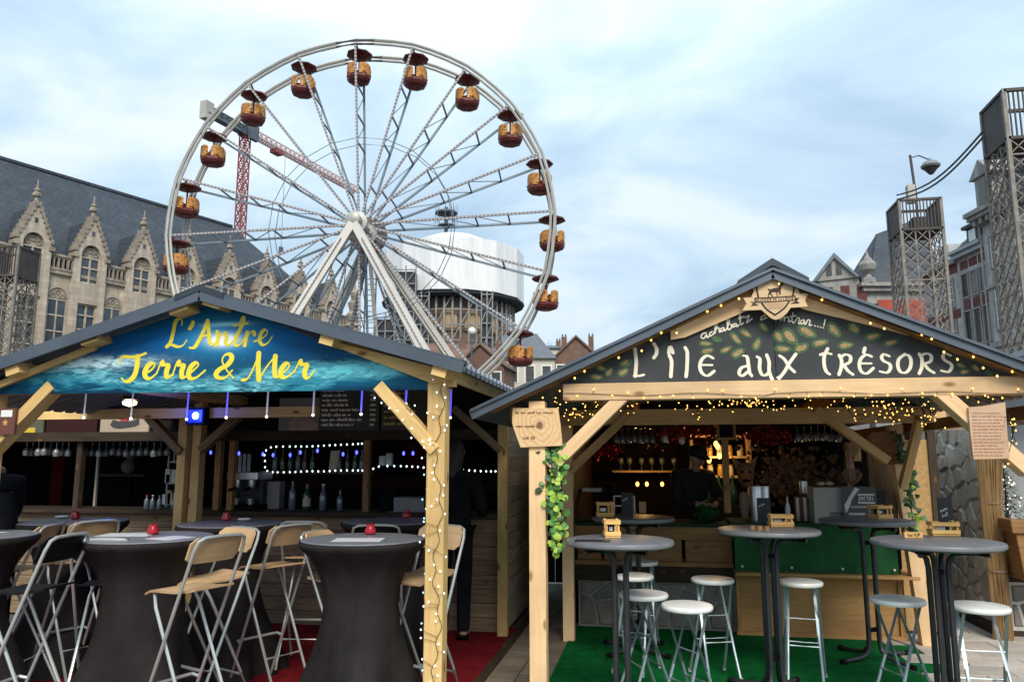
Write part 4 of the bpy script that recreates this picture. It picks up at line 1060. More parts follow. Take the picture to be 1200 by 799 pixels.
B(MB().span(-9.05, -9.0, 7.3, 9.5, 0, 2.0), 'left_wall', MAT['black'])
for (x0, x1, y0, y1, m) in ((478, 512, 520, 552, 'red_panel'), (315, 585, 556, 575, 'maroon'), (62, 70, 535, 600, 'red_panel'), (196, 212, 545, 600, 'maroon'), (118, 150, 540, 600, 'black')):
    a, b = pv(x0, y0, 9.45), pv(x1, y1, 9.45); B(MB().span(a.x, b.x, 9.45, 9.48, b.z, a.z), 'wall_panel', MAT[m])
# back shelf with coloured bottles inside the LED frame
a, b = pv(312, 550, 8.7), pv(440, 550, 8.7); B(MB().span(a.x, b.x, 8.6, 8.9, a.z - .05, a.z - .02), 'back_shelf', MAT['plank_dark'])

B(MB().span(-9.0, -1.47, CV + .06, 9.49, zl1 + .03, zl1 + .05), 'sky_block_ceiling', MAT['black'])  # added slab that keeps sky light out of the interior
B(MB().span(-9.0, -4.905, CV, CV + .05, zl1 + .002, zl1 + .6), 'fascia_wall', MAT['interior_dark'])  # fascia extension, added to shut out the same sky light

# banner -----------------------------------------------------------
def banner_mat():
    m = bpy.data.materials.new('sea_banner'); m.use_nodes = True; nt = m.node_tree; b = nt.nodes['Principled BSDF']; b.inputs['Roughness'].default_value = .5; b.inputs['Specular IOR Level'].default_value = .1
    N = nt.nodes.new; tcn = N('ShaderNodeTexCoord'); sp = N('ShaderNodeSeparateXYZ'); nt.links.new(tcn.outputs['Object'], sp.inputs[0])
    def ma(op, a, b_=None, c=None):
        n = N('ShaderNodeMath'); n.operation = op
        for i, v in enumerate((a, b_, c)):
            if v is None: continue
            if isinstance(v, (int, float)): n.inputs[i].default_value = v
            else: nt.links.new(v, n.inputs[i])
        return n.outputs[0]
    def ramp(f, st):
        r = N('ShaderNodeValToRGB'); nt.links.new(f, r.inputs[0]); e = r.color_ramp.elements
        e[0].position, e[0].color = st[0][0], (*st[0][1], 1); e[1].position, e[1].color = st[-1][0], (*st[-1][1], 1)
        for p, c in st[1:-1]: x = e.new(p); x.color = (*c, 1)
        return r.outputs[0]
    def noise(sx, sz, sc, det=6, dist=0.):
        mp = N('ShaderNodeMapping'); mp.inputs['Scale'].default_value = (sx, 1, sz); nt.links.new(tcn.outputs['Object'], mp.inputs[0])
        n = N('ShaderNodeTexNoise'); n.inputs['Scale'].default_value = sc; n.inputs['Detail'].default_value = det; n.inputs['Distortion'].default_value = dist; nt.links.new(mp.outputs[0], n.inputs['Vector']); return n.outputs['Fac']
    def mixc(f, a, b_, t='MIX'):
        n = N('ShaderNodeMix'); n.data_type = 'RGBA'; n.blend_type = t
        for i, v in ((0, f), (6, a), (7, b_)):
            if isinstance(v, (int, float)): n.inputs[i].default_value = v
            elif isinstance(v, tuple): n.inputs[i].default_value = (*v, 1)
            else: nt.links.new(v, n.inputs[i])
        return n.outputs[2]
    X, Z = sp.outputs['X'], sp.outputs['Z']
    h = ma('ADD', ma('MULTIPLY', Z, 1.55), ma('MULTIPLY', ma('SUBTRACT', noise(.8, 5, 2.2), .5), .35))
    col = ramp(h, [(0.0, (.003, .030, .07)), (.14, (.006, .10, .19)), (.30, (.010, .075, .15)), (.44, (.006, .085, .24)), (.58, (.005, .115, .34)), (.80, (.003, .10, .21)), (1.0, (.002, .05, .13))])
    # foaming wave near the bottom: a wavy band
    wv = ma('ADD', ma('MULTIPLY', ma('SINE', ma('MULTIPLY_ADD', X, 2.6, 1.0)), .06), ma('MULTIPLY', ma('SUBTRACT', noise(1.3, 5, 2.5, 8, .8), .5), .30))
    band = ma('SUBTRACT', 1.0, ma('MULTIPLY', ma('ABSOLUTE', ma('SUBTRACT', ma('ADD', Z, wv), .10)), 13))
    foam = ma('MULTIPLY', ma('MAXIMUM', band, 0), ma('MULTIPLY_ADD', noise(2, 9, 6, 9, 1.0), 3.0, -1.0))
    foam = ma('MINIMUM', ma('MAXIMUM', foam, 0), 1.0)
    col = mixc(foam, col, (.22, .68, .74))
    band2 = ma('MAXIMUM', ma('SUBTRACT', 1.0, ma('MULTIPLY', ma('ABSOLUTE', ma('SUBTRACT', ma('ADD', Z, wv), .055)), 26)), 0)
    col = mixc(ma('MULTIPLY', band2, .6), col, (.015, .24, .34))
    # left crest
    def blob(cx, cz, rx, rz, k):
        dx = ma('MULTIPLY', ma('SUBTRACT', X, cx), 1 / rx); dz_ = ma('MULTIPLY', ma('SUBTRACT', Z, cz), 1 / rz)
        r2 = ma('ADD', ma('MULTIPLY', dx, dx), ma('MULTIPLY', dz_, dz_)); return ma('MULTIPLY', ma('POWER', 2.718, ma('MULTIPLY', r2, -1.0)), k)
    P0 = BAN_O
    p = pv(262, 400, 4.5); q = pv(100, 425, 4.5); t = pv(266, 388, 4.5); r_ = pv(430, 432, 4.5)
    col = mixc(blob(p.x - P0.x, p.z - P0.z + .015, .26, .085, .75), col, (.06, .42, .68))
    col = mixc(blob(p.x - P0.x, p.z - P0.z + .01, .095, .036, 1.9), col, (.85, .93, .95))
    col = mixc(blob(t.x - P0.x, t.z - P0.z + .045, .14, .014, .9), col, (.35, .75, .85))
    col = mixc(ma('MINIMUM', ma('MULTIPLY', blob(q.x - P0.x, q.z - P0.z, .40, .034, 2.2), ma('MAXIMUM', ma('MULTIPLY_ADD', noise(3, 9, 5, 8, .8), 3.2, -1.0), 0)), 1.0), col, (.55, .80, .86))
    col = mixc(ma('MINIMUM', ma('MULTIPLY', blob(r_.x - P0.x, r_.z - P0.z, .45, .034, 2.2), ma('MAXIMUM', ma('MULTIPLY_ADD', noise(3, 9, 5, 8, .8), 3.0, -1.0), 0)), 1.0), col, (.14, .60, .70))
    # scuffs and dried drips on the vinyl
    sc_ = ramp(noise(9, 14, 5, 3, 1.5), [(.70, (0, 0, 0)), (.76, (.5, .5, .5))])
    s2 = N('ShaderNodeSeparateColor'); nt.links.new(sc_, s2.inputs[0]); col = mixc(s2.outputs[0], col, (.5, .58, .62))
    nt.links.new(col, b.inputs['Base Color']); return m
BV = 4.50
o = pv(-120, 462, BV); BAN_O = Vector(((pv(-60, 462, BV).x + pv(505, 456, BV).x) / 2, BV, pv(505, 457, BV).z))
ban = thing('sea_banner', 'blue ocean banner with yellow lettering on the left stall gable', 'banner', BAN_O)
mb = MB(); mb.prism([pv(x, y, BV) for x, y in ((-8, 462), (506, 456.5), (506, 450), (345, 387), (238, 345), (190, 360), (85, 411), (-8, 456))], (0, .012, 0))
mb.build('banner_sheet', banner_mat(), ban, world=True)
m_yel = mat('banner_yellow', (.86, .74, .05), (.80, .66, .04), 6, .4)
ZB = lambda s: [[(130 + x / 4.8, 350 + y / 4.8) for x, y in q] for q in s]
L1 = ZB([[(398, 150), (400, 124), (382, 112), (362, 135), (350, 190), (335, 245), (314, 270)], [(318, 264), (345, 260), (375, 270), (405, 262), (427, 232)],
         [(462, 132), (456, 150), (443, 168)],
         [(545, 122), (522, 180), (492, 240), (468, 274), (444, 276)], [(545, 122), (550, 180), (554, 235), (570, 258), (592, 240)], [(508, 216), (535, 206), (560, 204)],
         [(598, 185), (603, 220), (594, 262)], [(596, 240), (620, 203), (643, 193), (650, 215), (644, 245), (660, 260), (684, 238)],
         [(720, 150), (735, 108), (748, 108), (738, 150), (712, 200), (697, 245), (706, 264), (728, 255), (750, 222)], [(690, 152), (725, 146), (768, 138)],
         [(750, 222), (768, 182), (764, 200), (752, 264)], [(758, 235), (780, 195), (800, 184), (808, 202)],
         [(806, 240), (840, 228), (872, 205), (880, 182), (864, 175), (845, 195), (836, 235), (855, 260), (885, 246), (908, 210)]])
L2 = ZB([[(52, 366), (48, 340), (68, 326), (110, 328), (155, 322), (196, 306)], [(152, 324), (147, 370), (137, 420), (112, 455), (82, 465), (60, 448)],
         [(182, 425), (225, 402), (246, 375), (235, 362), (208, 377), (190, 415), (198, 442), (222, 447), (257, 420)],
         [(257, 420), (277, 370), (287, 350), (291, 371), (322, 373), (312, 410), (316, 442), (347, 428)],
         [(347, 428), (367, 370), (380, 350), (382, 372), (408, 373), (398, 410), (403, 444), (437, 428)],
         [(437, 425), (472, 396), (493, 370), (478, 360), (452, 380), (436, 420), (447, 447), (482, 442), (530, 402)],
         [(690, 446), (652, 402), (626, 350), (640, 318), (668, 312), (680, 335), (655, 372), (612, 396), (590, 426), (610, 446), (648, 440), (682, 402)],
         [(738, 457), (767, 450), (792, 410), (820, 345), (834, 303)], [(832, 305), (828, 380), (832, 456)], [(832, 456), (872, 388), (927, 320)], [(925, 322), (920, 390), (926, 435), (948, 436)],
         [(948, 432), (986, 402), (1004, 375), (992, 362), (970, 378), (954, 415), (966, 442), (992, 438), (1032, 408)],
         [(1032, 408), (1057, 360), (1064, 345), (1072, 369), (1102, 369), (1090, 410), (1096, 442), (1117, 440), (1144, 402)]])
pl_b = lambda x, y, e: pv(x, y, BV - e)
for k, (st, w) in enumerate(((L1, 3.5), (L2, 4.7))):
    it = iter(st)
    for n_ in (((2, 1, 3, 2, 2, 2, 1), (2, 1, 1, 1, 1, 1, 4, 1, 1))[k]):
        mb = MB()
        for _ in range(n_): brush(mb, next(it), w * 1.22, pl_b, nib='p')
        mb.build('letter', m_yel, ban, world=True)

# spotlight, light tubes, signs ------------------------------------
sp = pv(229, 484, 5.98)
st_ = thing('spotlight', 'square floodlight glowing blue on top of the centre post', 'spotlight', (sp.x, sp.y, sp.z - .1))
MB().span(-.085, .085, 0, .08, 0, .15).build('housing', MAT['black'], st_)
MB().span(-.066, .066, -.006, -.001, .022, .128).build('lens', mat('lens_blue', (.01, .01, .05), rough=.3, emit=(.0, .015, 1.0), estr=1.0), st_)
MB().lathe([(.030, .0), (.022, .006), (.004, .009)], (.006, -.0065, .078), 14, axis=(0, -1, 0)).build('lamp_core', mat('lens_core', (.6, .8, 1), rough=.3, emit=(.45, .85, 1.0), estr=6), st_)
bl = bpy.data.lights.new('blue_lamp', 'POINT'); bl.energy = 2.2; bl.color = (.05, .1, 1.0); bl.shadow_soft_size = .06
blo = bpy.data.objects.new('blue_lamp', bl); COL.objects.link(blo); blo.parent = st_; blo.location = (0, -.12, .09)
m_tube = mat('tube_glow', (.32, .32, .38), rough=.4, emit=(.62, .60, .85), estr=.12); m_tubeb = mat('tube_glow_blue', (.14, .14, .5), rough=.4, emit=(.14, .12, 1.0), estr=.35)
m_tip = mat('tube_tip', (.9, .9, .9), rough=.4, emit=(.9, .92, 1), estr=.7)
for i, (x, y0, y1, c) in enumerate(((101, 459, 490, 0), (156, 459, 491, 0), (221, 458, 492, 1), (267, 458, 490, 1), (314, 458, 489, 0), (368, 456, 487, 0), (424, 456, 486, 1), (476, 455, 474, 1), (528, 462, 490, 1))):
    a = pv(x + .8, y0 - 6, LV + .06 if x < 510 else 5.2); b = pv(x, y1, LV + .06 if x < 510 else 5.2); b.x = a.x - .004
    t = thing('light_tube', ['thin white glowing light tube hanging under the blue banner', 'thin blue glowing light tube hanging under the blue banner'][c], 'light tube', b, 0, 'light tubes under the banner')
    MB().tube([(0, 0, .02), a - b], .0062, 6).build('tube', m_tubeb if c else m_tube, t); MB().ball((0, 0, .005), .0105, 6, 4).build('tip', m_tip, t)
sg = pv(10, 493, LV - .08)
t = thing('star_sign', 'small brown sign with an orange star on the left stall post', 'sign', sg)
a, b = pv(-2, 509, LV - .08) - sg, pv(20.5, 478, LV - .08) - sg
MB().span(a.x, b.x, -.01, .01, a.z, b.z).build('board', mat('sign_brown', (.10, .035, .022), (.14, .05, .03), 6, .55), t)
ps = [];
for k in range(10):
    r_ = .026 if k % 2 == 0 else .011; ps.append((-.013 + r_ * math.sin(k * math.pi / 5), -.0125, -.012 + r_ * math.cos(k * math.pi / 5)))
MB().prism(ps, (0, .002, 0)).build('star', mat('star_orange', (.62, .30, .09), rough=.5), t)
a, b = pv(2.5, 488.5, LV - .08) - sg, pv(16.5, 480.5, LV - .08) - sg
MB().span(a.x, b.x, -.0125, -.0105, a.z, b.z).build('plate', MAT['white_paint'], t)
# pictures and menu board on the fascia
FV = CV - .02
def panel(name, label, cat, x0, x1, y0, y1, m, v=FV, th=.02):
    a, b = pv(x0, y1, v), pv(x1, y0, v); t = thing(name, label, cat, (a.x, v, a.z)); MB().span(0, b.x - a.x, -th, 0, 0, b.z - a.z).build('board', m, t); return t, b.x - a.x, b.z - a.z
m_tan = mat('poster_tan', (.36, .27, .19), (.44, .34, .25), 3, .6)
t, w, h = panel('picture_board', 'tan picture board with a red emblem over a dark curled hat', 'picture', 118, 178, 464, 512, m_tan)
ho = [(-.16, 0), (-.13, .05), (-.08, .035), (-.06, .03), (0, .045), (.06, .03), (.10, .04), (.16, .055), (.17, 0), (.12, -.02), (.05, -.03), (-.05, -.04), (-.12, -.03)]
MB().prism([(w * .5 + x * 1.05, -.022, h * .30 + z * 1.1) for x, z in ho], (0, .001, 0)).build('hat_print', mat('print_dark', (.05, .045, .045), rough=.6), t)
MB().prism([(w * .5 + x, -.0245, h * .5 + z) for x, z in [(.075 * math.cos(k * .524), .075 * math.sin(k * .524) + .02) for k in range(12)]], (0, .001, 0)).build('emblem_print', mat('print_red', (.45, .03, .05), rough=.6), t)
mb = MB(); W0 = lambda x, z, e: Vector((w * .5 + x, -.0255 - e, h * .5 + z))
brush(mb, [(-.03, -.02), (-.015, .07), (.03, .075), (.03, .045), (-.01, .03), (.035, -.02)], .014, W0); mb.build('letter_print', MAT['white_paint'], t)
t, w, h = panel('picture_board', 'grey picture board with a pink seashell print', 'picture', 327, 376, 466, 512, mat('poster_grey', (.22, .21, .20), (.28, .27, .26), 3, .6))
MB().prism([(w * .52 + .16 * math.cos(k * .449) * (1 + .3 * math.cos(k * .449)), -.022, h * .3 + .075 * math.sin(k * .449)) for k in range(14)], (0, .001, 0)).build('shell_print', mat('shell_pink', (.34, .20, .19), (.5, .38, .33), 6, .6), t)
t, w, h = panel('menu_board', 'black menu board with rows of chalk writing under the banner', 'menu board', 374, 446, 444, 505, mat('chalkboard', (.055, .056, .05), (.085, .085, .075), 4, .7))
t2, w2, h2 = panel('menu_board', 'second dark menu board with yellowish writing behind the lit brace', 'menu board', 447, 512, 446, 505, mat('chalkboard_brown', (.055, .048, .03), (.085, .075, .045), 4, .7))
m_chalk = mat('chalk', (.82, .80, .74), rough=.9); m_chy = mat('chalk_yellow', (.50, .42, .14), rough=.9)
def scribble(mb, x0, x1, z, hgt, plane, rnd, wid):
    """a line of hand lettering: short words of small upright loops"""
    x = x0
    while x < x1:
        nl = rnd.randint(3, 8)
        for _ in range(nl):
            if x > x1: break
            k = rnd.randint(0, 3); hh = hgt * (1.5 if rnd.random() < .25 else 1)
            s_ = {0: [(0, 0), (.1, 1), (.5, .9), (.5, 0)], 1: [(.5, .8), (.1, .9), (0, .3), (.4, .1), (.5, .9)], 2: [(0, 1), (.15, 0), (.5, .4)], 3: [(0, .6), (.4, .8), (.3, .1), (.6, .2)]}[k]
            brush(mb, [(x + a * hgt, z + b * hh) for a, b in s_], wid, plane, seg=2); x += hgt * .8
        x += hgt * .9
rnd = random.Random(4)
for tt, ww_, hh_, mt, nl in ((t, w, h, m_chalk, 9), (t2, w2, h2, m_chy, 7)):
    mb = MB(); pl_ = lambda x, z, e: Vector((x, -.0205 - e, z))
    for k in range(nl):
        z = hh_ * (.90 - .86 * k / nl); sc_ = .018
        scribble(mb, .03, .03 + ww_ * rnd.uniform(.35, .68), z - .02, sc_, pl_, rnd, .009); scribble(mb, ww_ * .86, ww_ * .93, z - .02, sc_, pl_, rnd, .009)
    tag(mb.build('chalk_writing', mt, tt), kind='stuff')
a, b = pv(55, 512, FV), pv(116, 485, FV)
tag(MB().span(a.x, b.x, FV - .02, FV, a.z, b.z).build('dark_panel', MAT['maroon'], world=True), 'plain dark maroon panel left of the hat picture', 'panel')
a, b = pv(28, 512, FV), pv(54, 482, FV)
t = thing('picture_board', 'small olive board with a yellow stripe at the far left', 'picture', (a.x, FV, a.z)); w, h = b.x - a.x, b.z - a.z
MB().span(0, w, -.02, 0, 0, h).build('board', mat('olive', (.07, .07, .04), (.1, .1, .06), 5, .7), t); MB().span(.01, w * .62, -.024, -.021, .03, .10).build('stripe', mat('stripe_yellow', (.6, .4, .03), rough=.6), t)
p = pv(84, 473, 6.15); q = pv(84, 478.6, 6.1)
tag(MB().box((p.x, 6.1, q.z + .05), (.21, .1, .075)).build('white_box', MAT['white_paint'], world=True), 'small white box lying on the yellow tie beam', 'box')

# string lights -----------------------------------------------------
def bulbs(mb, P, r=.0085):
    for p in P:
        c = Vector(p); k = mb.pts([c + Vector(d) * r for d in ((0, 0, 1.25), (1, 0, 0), (0, 1, 0), (-1, 0, 0), (0, -1, 0), (0, 0, -1.25))])
        for i in range(4): a, b = k[1 + i], k[1 + (i + 1) % 4]; mb.poly((k[0], a, b)); mb.poly((k[5], b, a))
def string_light(label, path, P, m, wr=.0018, r=.0050, group=None, lead=True):
    t = thing('string_light', label, 'string lights', path[len(path) // 2], 0, group)
    mb = MB(); mb.tube(path, wr, 4)
    if lead:
        for p in P:
            q = min(path, key=lambda w: (Vector(w) - Vector(p)).length)
            if (Vector(q) - Vector(p)).length > .02: mb.tube([q, p], wr, 3, cap=False)
    mb.build('wire', MAT['wire'], t, world=True); mb = MB(); bulbs(mb, P, r); tag(mb.build('bulbs', m, t, world=True), kind='stuff'); return t
rnd = random.Random(8)
path = []; P = []
for k in range(150):
    z = 2.1 - k * .0135; a = k * .40 + .6 * math.sin(k * .13); u = PR.x + .075 * math.sin(a) + rnd.uniform(-.006, .006); v = LV - .075 + .02 * math.cos(a) if math.cos(a) > -.5 else LV - .07
    path.append(Vector((PR.x + .024 + .020 * math.sin(a * .33) + .012 * math.sin(k * .53 + 1), LV - .066, z)))
    if k % 3 == 1: P.append(Vector((PR.x + rnd.choice((-1, 1)) * rnd.uniform(.0, .085), LV - .072, z + rnd.uniform(-.01, .01))))
string_light('cool white fairy lights wound around the left stall corner post', path, P, MAT['bulb_cool'])
P = [pv(x, y, LV - .075) for x, y in ((439, 466), (447, 472), (456, 478), (465, 481), (472, 492), (482, 502), (483, 485), (482, 513), (495, 517), (503, 516), (486, 475), (497, 524))]
path = catmull([pv(x, y, LV - .062) for x, y in ((430, 458), (441, 461), (449, 474), (462, 476), (474, 477), (484, 486), (477, 494), (478, 503), (486, 513), (498, 518), (505, 524))], 4)
string_light('cool white fairy lights along the left stall brace', path, P, MAT['bulb_cool'])
P = [pv(x, y, LV + .12) for x, y in ((497, 556), (500, 573), (495, 585), (499, 596), (497, 607), (502, 663), (498, 672), (496, 694), (498, 708), (494, 730), (501, 760), (495, 785), (497, 795), (505, 640), (500, 650))]
string_light('bluish fairy lights hanging behind the left stall corner post', [Vector((PR.x - .06, LV + .1, 1.55 - .03 * k)) + Vector((.012 * math.sin(k * 1.3), 0, 0)) for k in range(50)], P, mat('bulb_icy', (.5, .8, 1), rough=.4, emit=(.25, .6, 1.0), estr=2.2))
# LED frame on the back bar
led = [(432, 519), (420, 520), (400, 521), (380, 522), (360, 523), (340, 523), (318, 524), (311, 530), (311, 540), (312, 550), (320, 553), (340, 553), (360, 552), (380, 552), (400, 551), (420, 551), (433, 551), (440, 548), (448, 546), (470, 546), (490, 547), (510, 549), (530, 550), (550, 551), (570, 552), (586, 552)]
path = catmull([pv(x, y, 8.55) for x, y in led], 3); P = []; acc = 0
for a, b in zip(path, path[1:]):
    L = (b - a).length; acc += L
    if acc > .048: P.append(b + Vector((0, -.01, 0))); acc = 0
string_light('row of white LEDs framing the back bar shelf', path, P, MAT['bulb_cool'], r=.0105, lead=False)
for i, x in enumerate((247, 280, 308, 320, 340, 352, 372, 402, 418, 473, 484)):
    p = pv(x, (530, 531, 532, 533, 533, 530, 528, 532, 530, 531, 531)[i], 7.6)
    t = thing('blue_pendant', 'tiny blue pendant light hanging along the back bar', 'pendant light', p, 0, 'blue pendants over the back bar')
    MB().ball((0, 0, 0), .014, 6, 4, (1, 1, 1.6)).build('bulb', MAT['bulb_blue'], t); MB().tube([(0, 0, .02), (0, 0, .14)], .003, 3).build('cord', MAT['wire'], t)
p = pv(152, 471, 5.6)
t = thing('ceiling_lamp', 'small warm oval lamp under the left stall roof', 'lamp', p); MB().lathe([(.01, -.035), (.05, -.02), (.055, 0), (.03, .02)], (0, 0, 0), 12).build('glass', mat('lamp_warm', (.9, .8, .6), rough=.4, emit=(1, .78, .45), estr=3.5), t, smooth=True)
MB().lathe([(.06, .02), (.05, .05)], (0, 0, 0), 12).build('base', MAT['plank_dark'], t)

# ================================================================== RIGHT STALL
RV = 5.0
rs = thing('market_stall', 'right wooden stall with a painted black gable board under a dark blue grey roof', 'market stall', (.773, RV, 0))
B = lambda mb, n, m, p=rs, **k: mb.build(n, m, p, world=True, **k)
VV = 4.86                                                    # front edge of the roof
ra = pv(905, 319, VV); ea = pv(552, 484.5, VV); er = pv(1200, 433, VV)
RU, RZR = ra.x, ra.z
SLR = (RZR - ea.z) / (RU - ea.x)
EUL = ea.x; EUR = RU + 1.62  # right eave shortened out of view, to let light reach the stone wall
for e in (EUL, EUR):
    B(corrugated(e, RZR - SLR * abs(e - RU), RU, RZR, VV + .01, 10.3), 'roof_sheet', MAT['roof_metal'])
for e in (EUL, EUR):
    ze = RZR - SLR * abs(e - RU); mb = MB(); mb.bar((RU, VV - .005, RZR - .012), (e, VV - .005, ze - .012), .02, .058); mb.bar((RU, VV + .05, RZR + .024), (e, VV + .05, ze + .024), .12, .012)
    mb.bar((RU, VV - .018, RZR + .016), (e, VV - .018, ze + .016), .03, .016)
    B(mb, 'verge_trim', MAT['roof_metal'])
mb = MB(); k = .21
mb.prism([(RU - k, VV - .025, RZR - k * SLR + .0), (RU - .01, VV - .025, RZR + .035), (RU + .01, VV - .025, RZR + .035), (RU + k, VV - .025, RZR - k * SLR + .0), (RU + k, VV - .025, RZR - k * SLR + .045), (RU, VV - .025, RZR + .085), (RU - k, VV - .025, RZR - k * SLR + .045)], (0, 5.5, 0)); B(mb, 'ridge_cap', MAT['roof_metal_dark'])
# soffit boards and bargeboards
for e in (EUL + .12, EUR - .12):
    ze = RZR - SLR * abs(e - RU); B(MB().bar((RU, 4.94, RZR - .045), (e, 4.94, ze - .045), .075, .012), 'soffit_board', MAT['oak_brown'])
    zc = RZR - SLR * abs(e - RU)
    s_ = 1 if e > RU else -1
    q = lambda f: RU + s_ * f
    zz = lambda f: RZR - SLR * f - .09
    f1, f2 = (.06, .72) if s_ < 0 else (.06, 1.50)
    BG = ((786, 398), (803, 395), (882, 361), (906, 351), (906, 330), (786, 388)) if s_ < 0 else ((907, 330), (907, 350), (945, 363), (1000, 376), (1060, 391), (1132, 413), (1145, 414), (1145, 408))
    mb = MB(); mb.prism([pv(x, y, 4.955) for x, y in BG], (0, .02, 0)); B(mb, 'bargeboard', MAT['pine_pale'])
# gable board: two black painted sheets
m_slb = mat('gable_black', (.030, .034, .037), (.042, .047, .050), 3, .75, 0, .05)
zb0, zb1 = pv(650, 448, RV).z, pv(1190, 443, RV).z; zb = (zb0 + zb1) / 2
seam = pv(907, 400, RV).x
zt_ = lambda u: RZR - SLR * abs(u - RU) - .055
gb = thing('gable_sign', 'black painted gable sign with cream lettering and leafy branch', 'sign', (seam, RV, zb))
uL = RU - (RZR - .055 - zb) / SLR; uR = RU + (RZR - .055 - zb) / SLR
MB().prism([(uL, RV - .02, zb), (seam - .002, RV - .02, zb), (seam - .002, RV - .02, zt_(seam))], (0, .018, 0)).build('board', m_slb, gb, world=True)
MB().prism([(seam + .002, RV - .02, zb), (uR, RV - .02, zb), (RU, RV - .02, zt_(RU)), (seam + .002, RV - .02, zt_(seam))], (0, .018, 0)).build('board', m_slb, gb, world=True)
GP = RV - .02
pl_g = lambda x, y, e: pv(x, y, GP - e)
m_cream = mat('paint_cream', (.78, .72, .56), (.84, .79, .64), 8, .6)
c2 = lambda s: [(720 + x / 5.714, 340 + y / 5.714) for x, y in s]; c3 = lambda s: [(930 + x / 5.714, 340 + y / 5.714) for x, y in s]; r6 = lambda s: [(860 + x / 3.4735, 290 + y / 3.4735) for x, y in s]; c4 = lambda s: [(800 + x / 6, 300 + y / 6) for x, y in s]
big = [c2(s) for s in ([(137, 388), (146, 480), (140, 575)], [(130, 573), (165, 573), (197, 566)], [(264, 358), (282, 390), (281, 425), (264, 452)],
       [(364, 418), (374, 378), (392, 418)], [(368, 436), (383, 480), (378, 577)], [(474, 384), (488, 420), (486, 520), (480, 577)],
       [(662, 455), (622, 438), (585, 465), (572, 512), (588, 555), (625, 572), (668, 542)], [(580, 500), (656, 501)],
       [(862, 438), (888, 446), (898, 500), (905, 550), (920, 572)], [(893, 505), (850, 520), (835, 555), (855, 573), (892, 548)],
       [(955, 445), (974, 462), (972, 520), (985, 560), (1010, 570), (1040, 545)], [(1020, 434), (1036, 480), (1036, 540), (1054, 592)])]
big += [r6(s) for s in ([(186, 440), (206, 455), (226, 486), (247, 506)], [(252, 434), (226, 470), (206, 505), (184, 532)])]
big += [c3(s) for s in ([(228, 392), (206, 440), (205, 500), (220, 545), (242, 562)], [(178, 432), (215, 420), (254, 428)],
        [(306, 436), (321, 470), (318, 520), (304, 563)], [(316, 447), (350, 430), (380, 445), (376, 480), (335, 502)], [(335, 500), (365, 540), (398, 564)],
        [(524, 444), (485, 432), (450, 460), (440, 505), (455, 545), (490, 557), (534, 522)], [(445, 490), (522, 490)], [(477, 388), (470, 416)],
        [(642, 442), (605, 429), (589, 450), (605, 475), (640, 492), (649, 520), (626, 551), (577, 543)],
        [(745, 429), (706, 460), (698, 505), (715, 545), (750, 551), (780, 520), (786, 470), (770, 438), (742, 430)],
        [(841, 426), (859, 460), (858, 515), (842, 556)], [(856, 436), (890, 424), (921, 440), (916, 476), (874, 492)], [(874, 494), (905, 530), (942, 553)],
        [(1053, 437), (1015, 424), (999, 445), (1015, 470), (1050, 491), (1059, 516), (1036, 546), (987, 538)])]
it = iter(big)
for i, n_ in enumerate((2, 1, 2, 1, 2, 2, 2, 2, 2, 3, 3, 1, 1, 3, 1)):
    mb = MB()
    for _ in range(n_): brush(mb, next(it), 4.3, pl_g, nib=.1)
    if i in (6, 7):
        x, y = c2([((1056, 593), (1098, 585))[i - 6]])[0]; brush(mb, [(x - .6, y), (x + .6, y)], 3.4, pl_g)
    mb.build('letter', m_cream, gb, world=True)
scr = [c4(s) for s in ([(166, 540), (141, 545), (130, 570), (150, 578), (168, 552), (172, 572), (190, 562)], [(207, 530), (190, 545), (195, 562), (216, 548)],
       [(216, 548), (240, 490), (240, 452), (228, 460), (228, 542)], [(230, 525), (246, 504), (256, 510), (258, 535), (272, 526)],
       [(286, 503), (268, 512), (268, 531), (286, 522), (290, 505), (295, 526), (306, 518)], [(306, 518), (326, 470), (325, 422), (314, 430), (318, 511), (336, 511), (346, 490), (336, 480)],
       [(346, 490), (358, 480), (371, 474), (355, 482), (355, 499), (372, 490), (378, 475), (382, 496), (396, 484)], [(398, 425), (406, 412), (405, 460), (411, 482), (428, 468)], [(394, 440), (432, 426)],
       [(440, 433), (468, 418), (450, 468), (488, 440)], [(576, 414), (553, 430), (553, 449), (577, 438), (594, 434)], [(578, 400), (580, 440)],
       [(690, 452), (708, 420), (712, 418), (714, 456)], [(715, 442), (735, 427), (746, 440), (745, 462), (760, 456)], [(776, 398), (768, 450), (778, 470), (792, 458)], [(756, 426), (797, 419)],
       [(792, 458), (808, 434), (821, 440), (815, 476), (832, 468)], [(852, 449), (832, 455), (832, 476), (851, 470), (856, 452), (859, 480), (870, 470)], [(870, 470), (881, 449), (896, 455), (890, 486), (908, 484)],
       [(929, 490), (932, 491)], [(949, 495), (952, 496)], [(969, 500), (972, 501)], [(1002, 447), (993, 488)], [(989, 503), (991, 505)])]
mb = MB()
for s_ in scr: brush(mb, s_, 1.5, pl_g)
tag(mb.build('handwriting', m_cream, gb, world=True), kind='stuff')
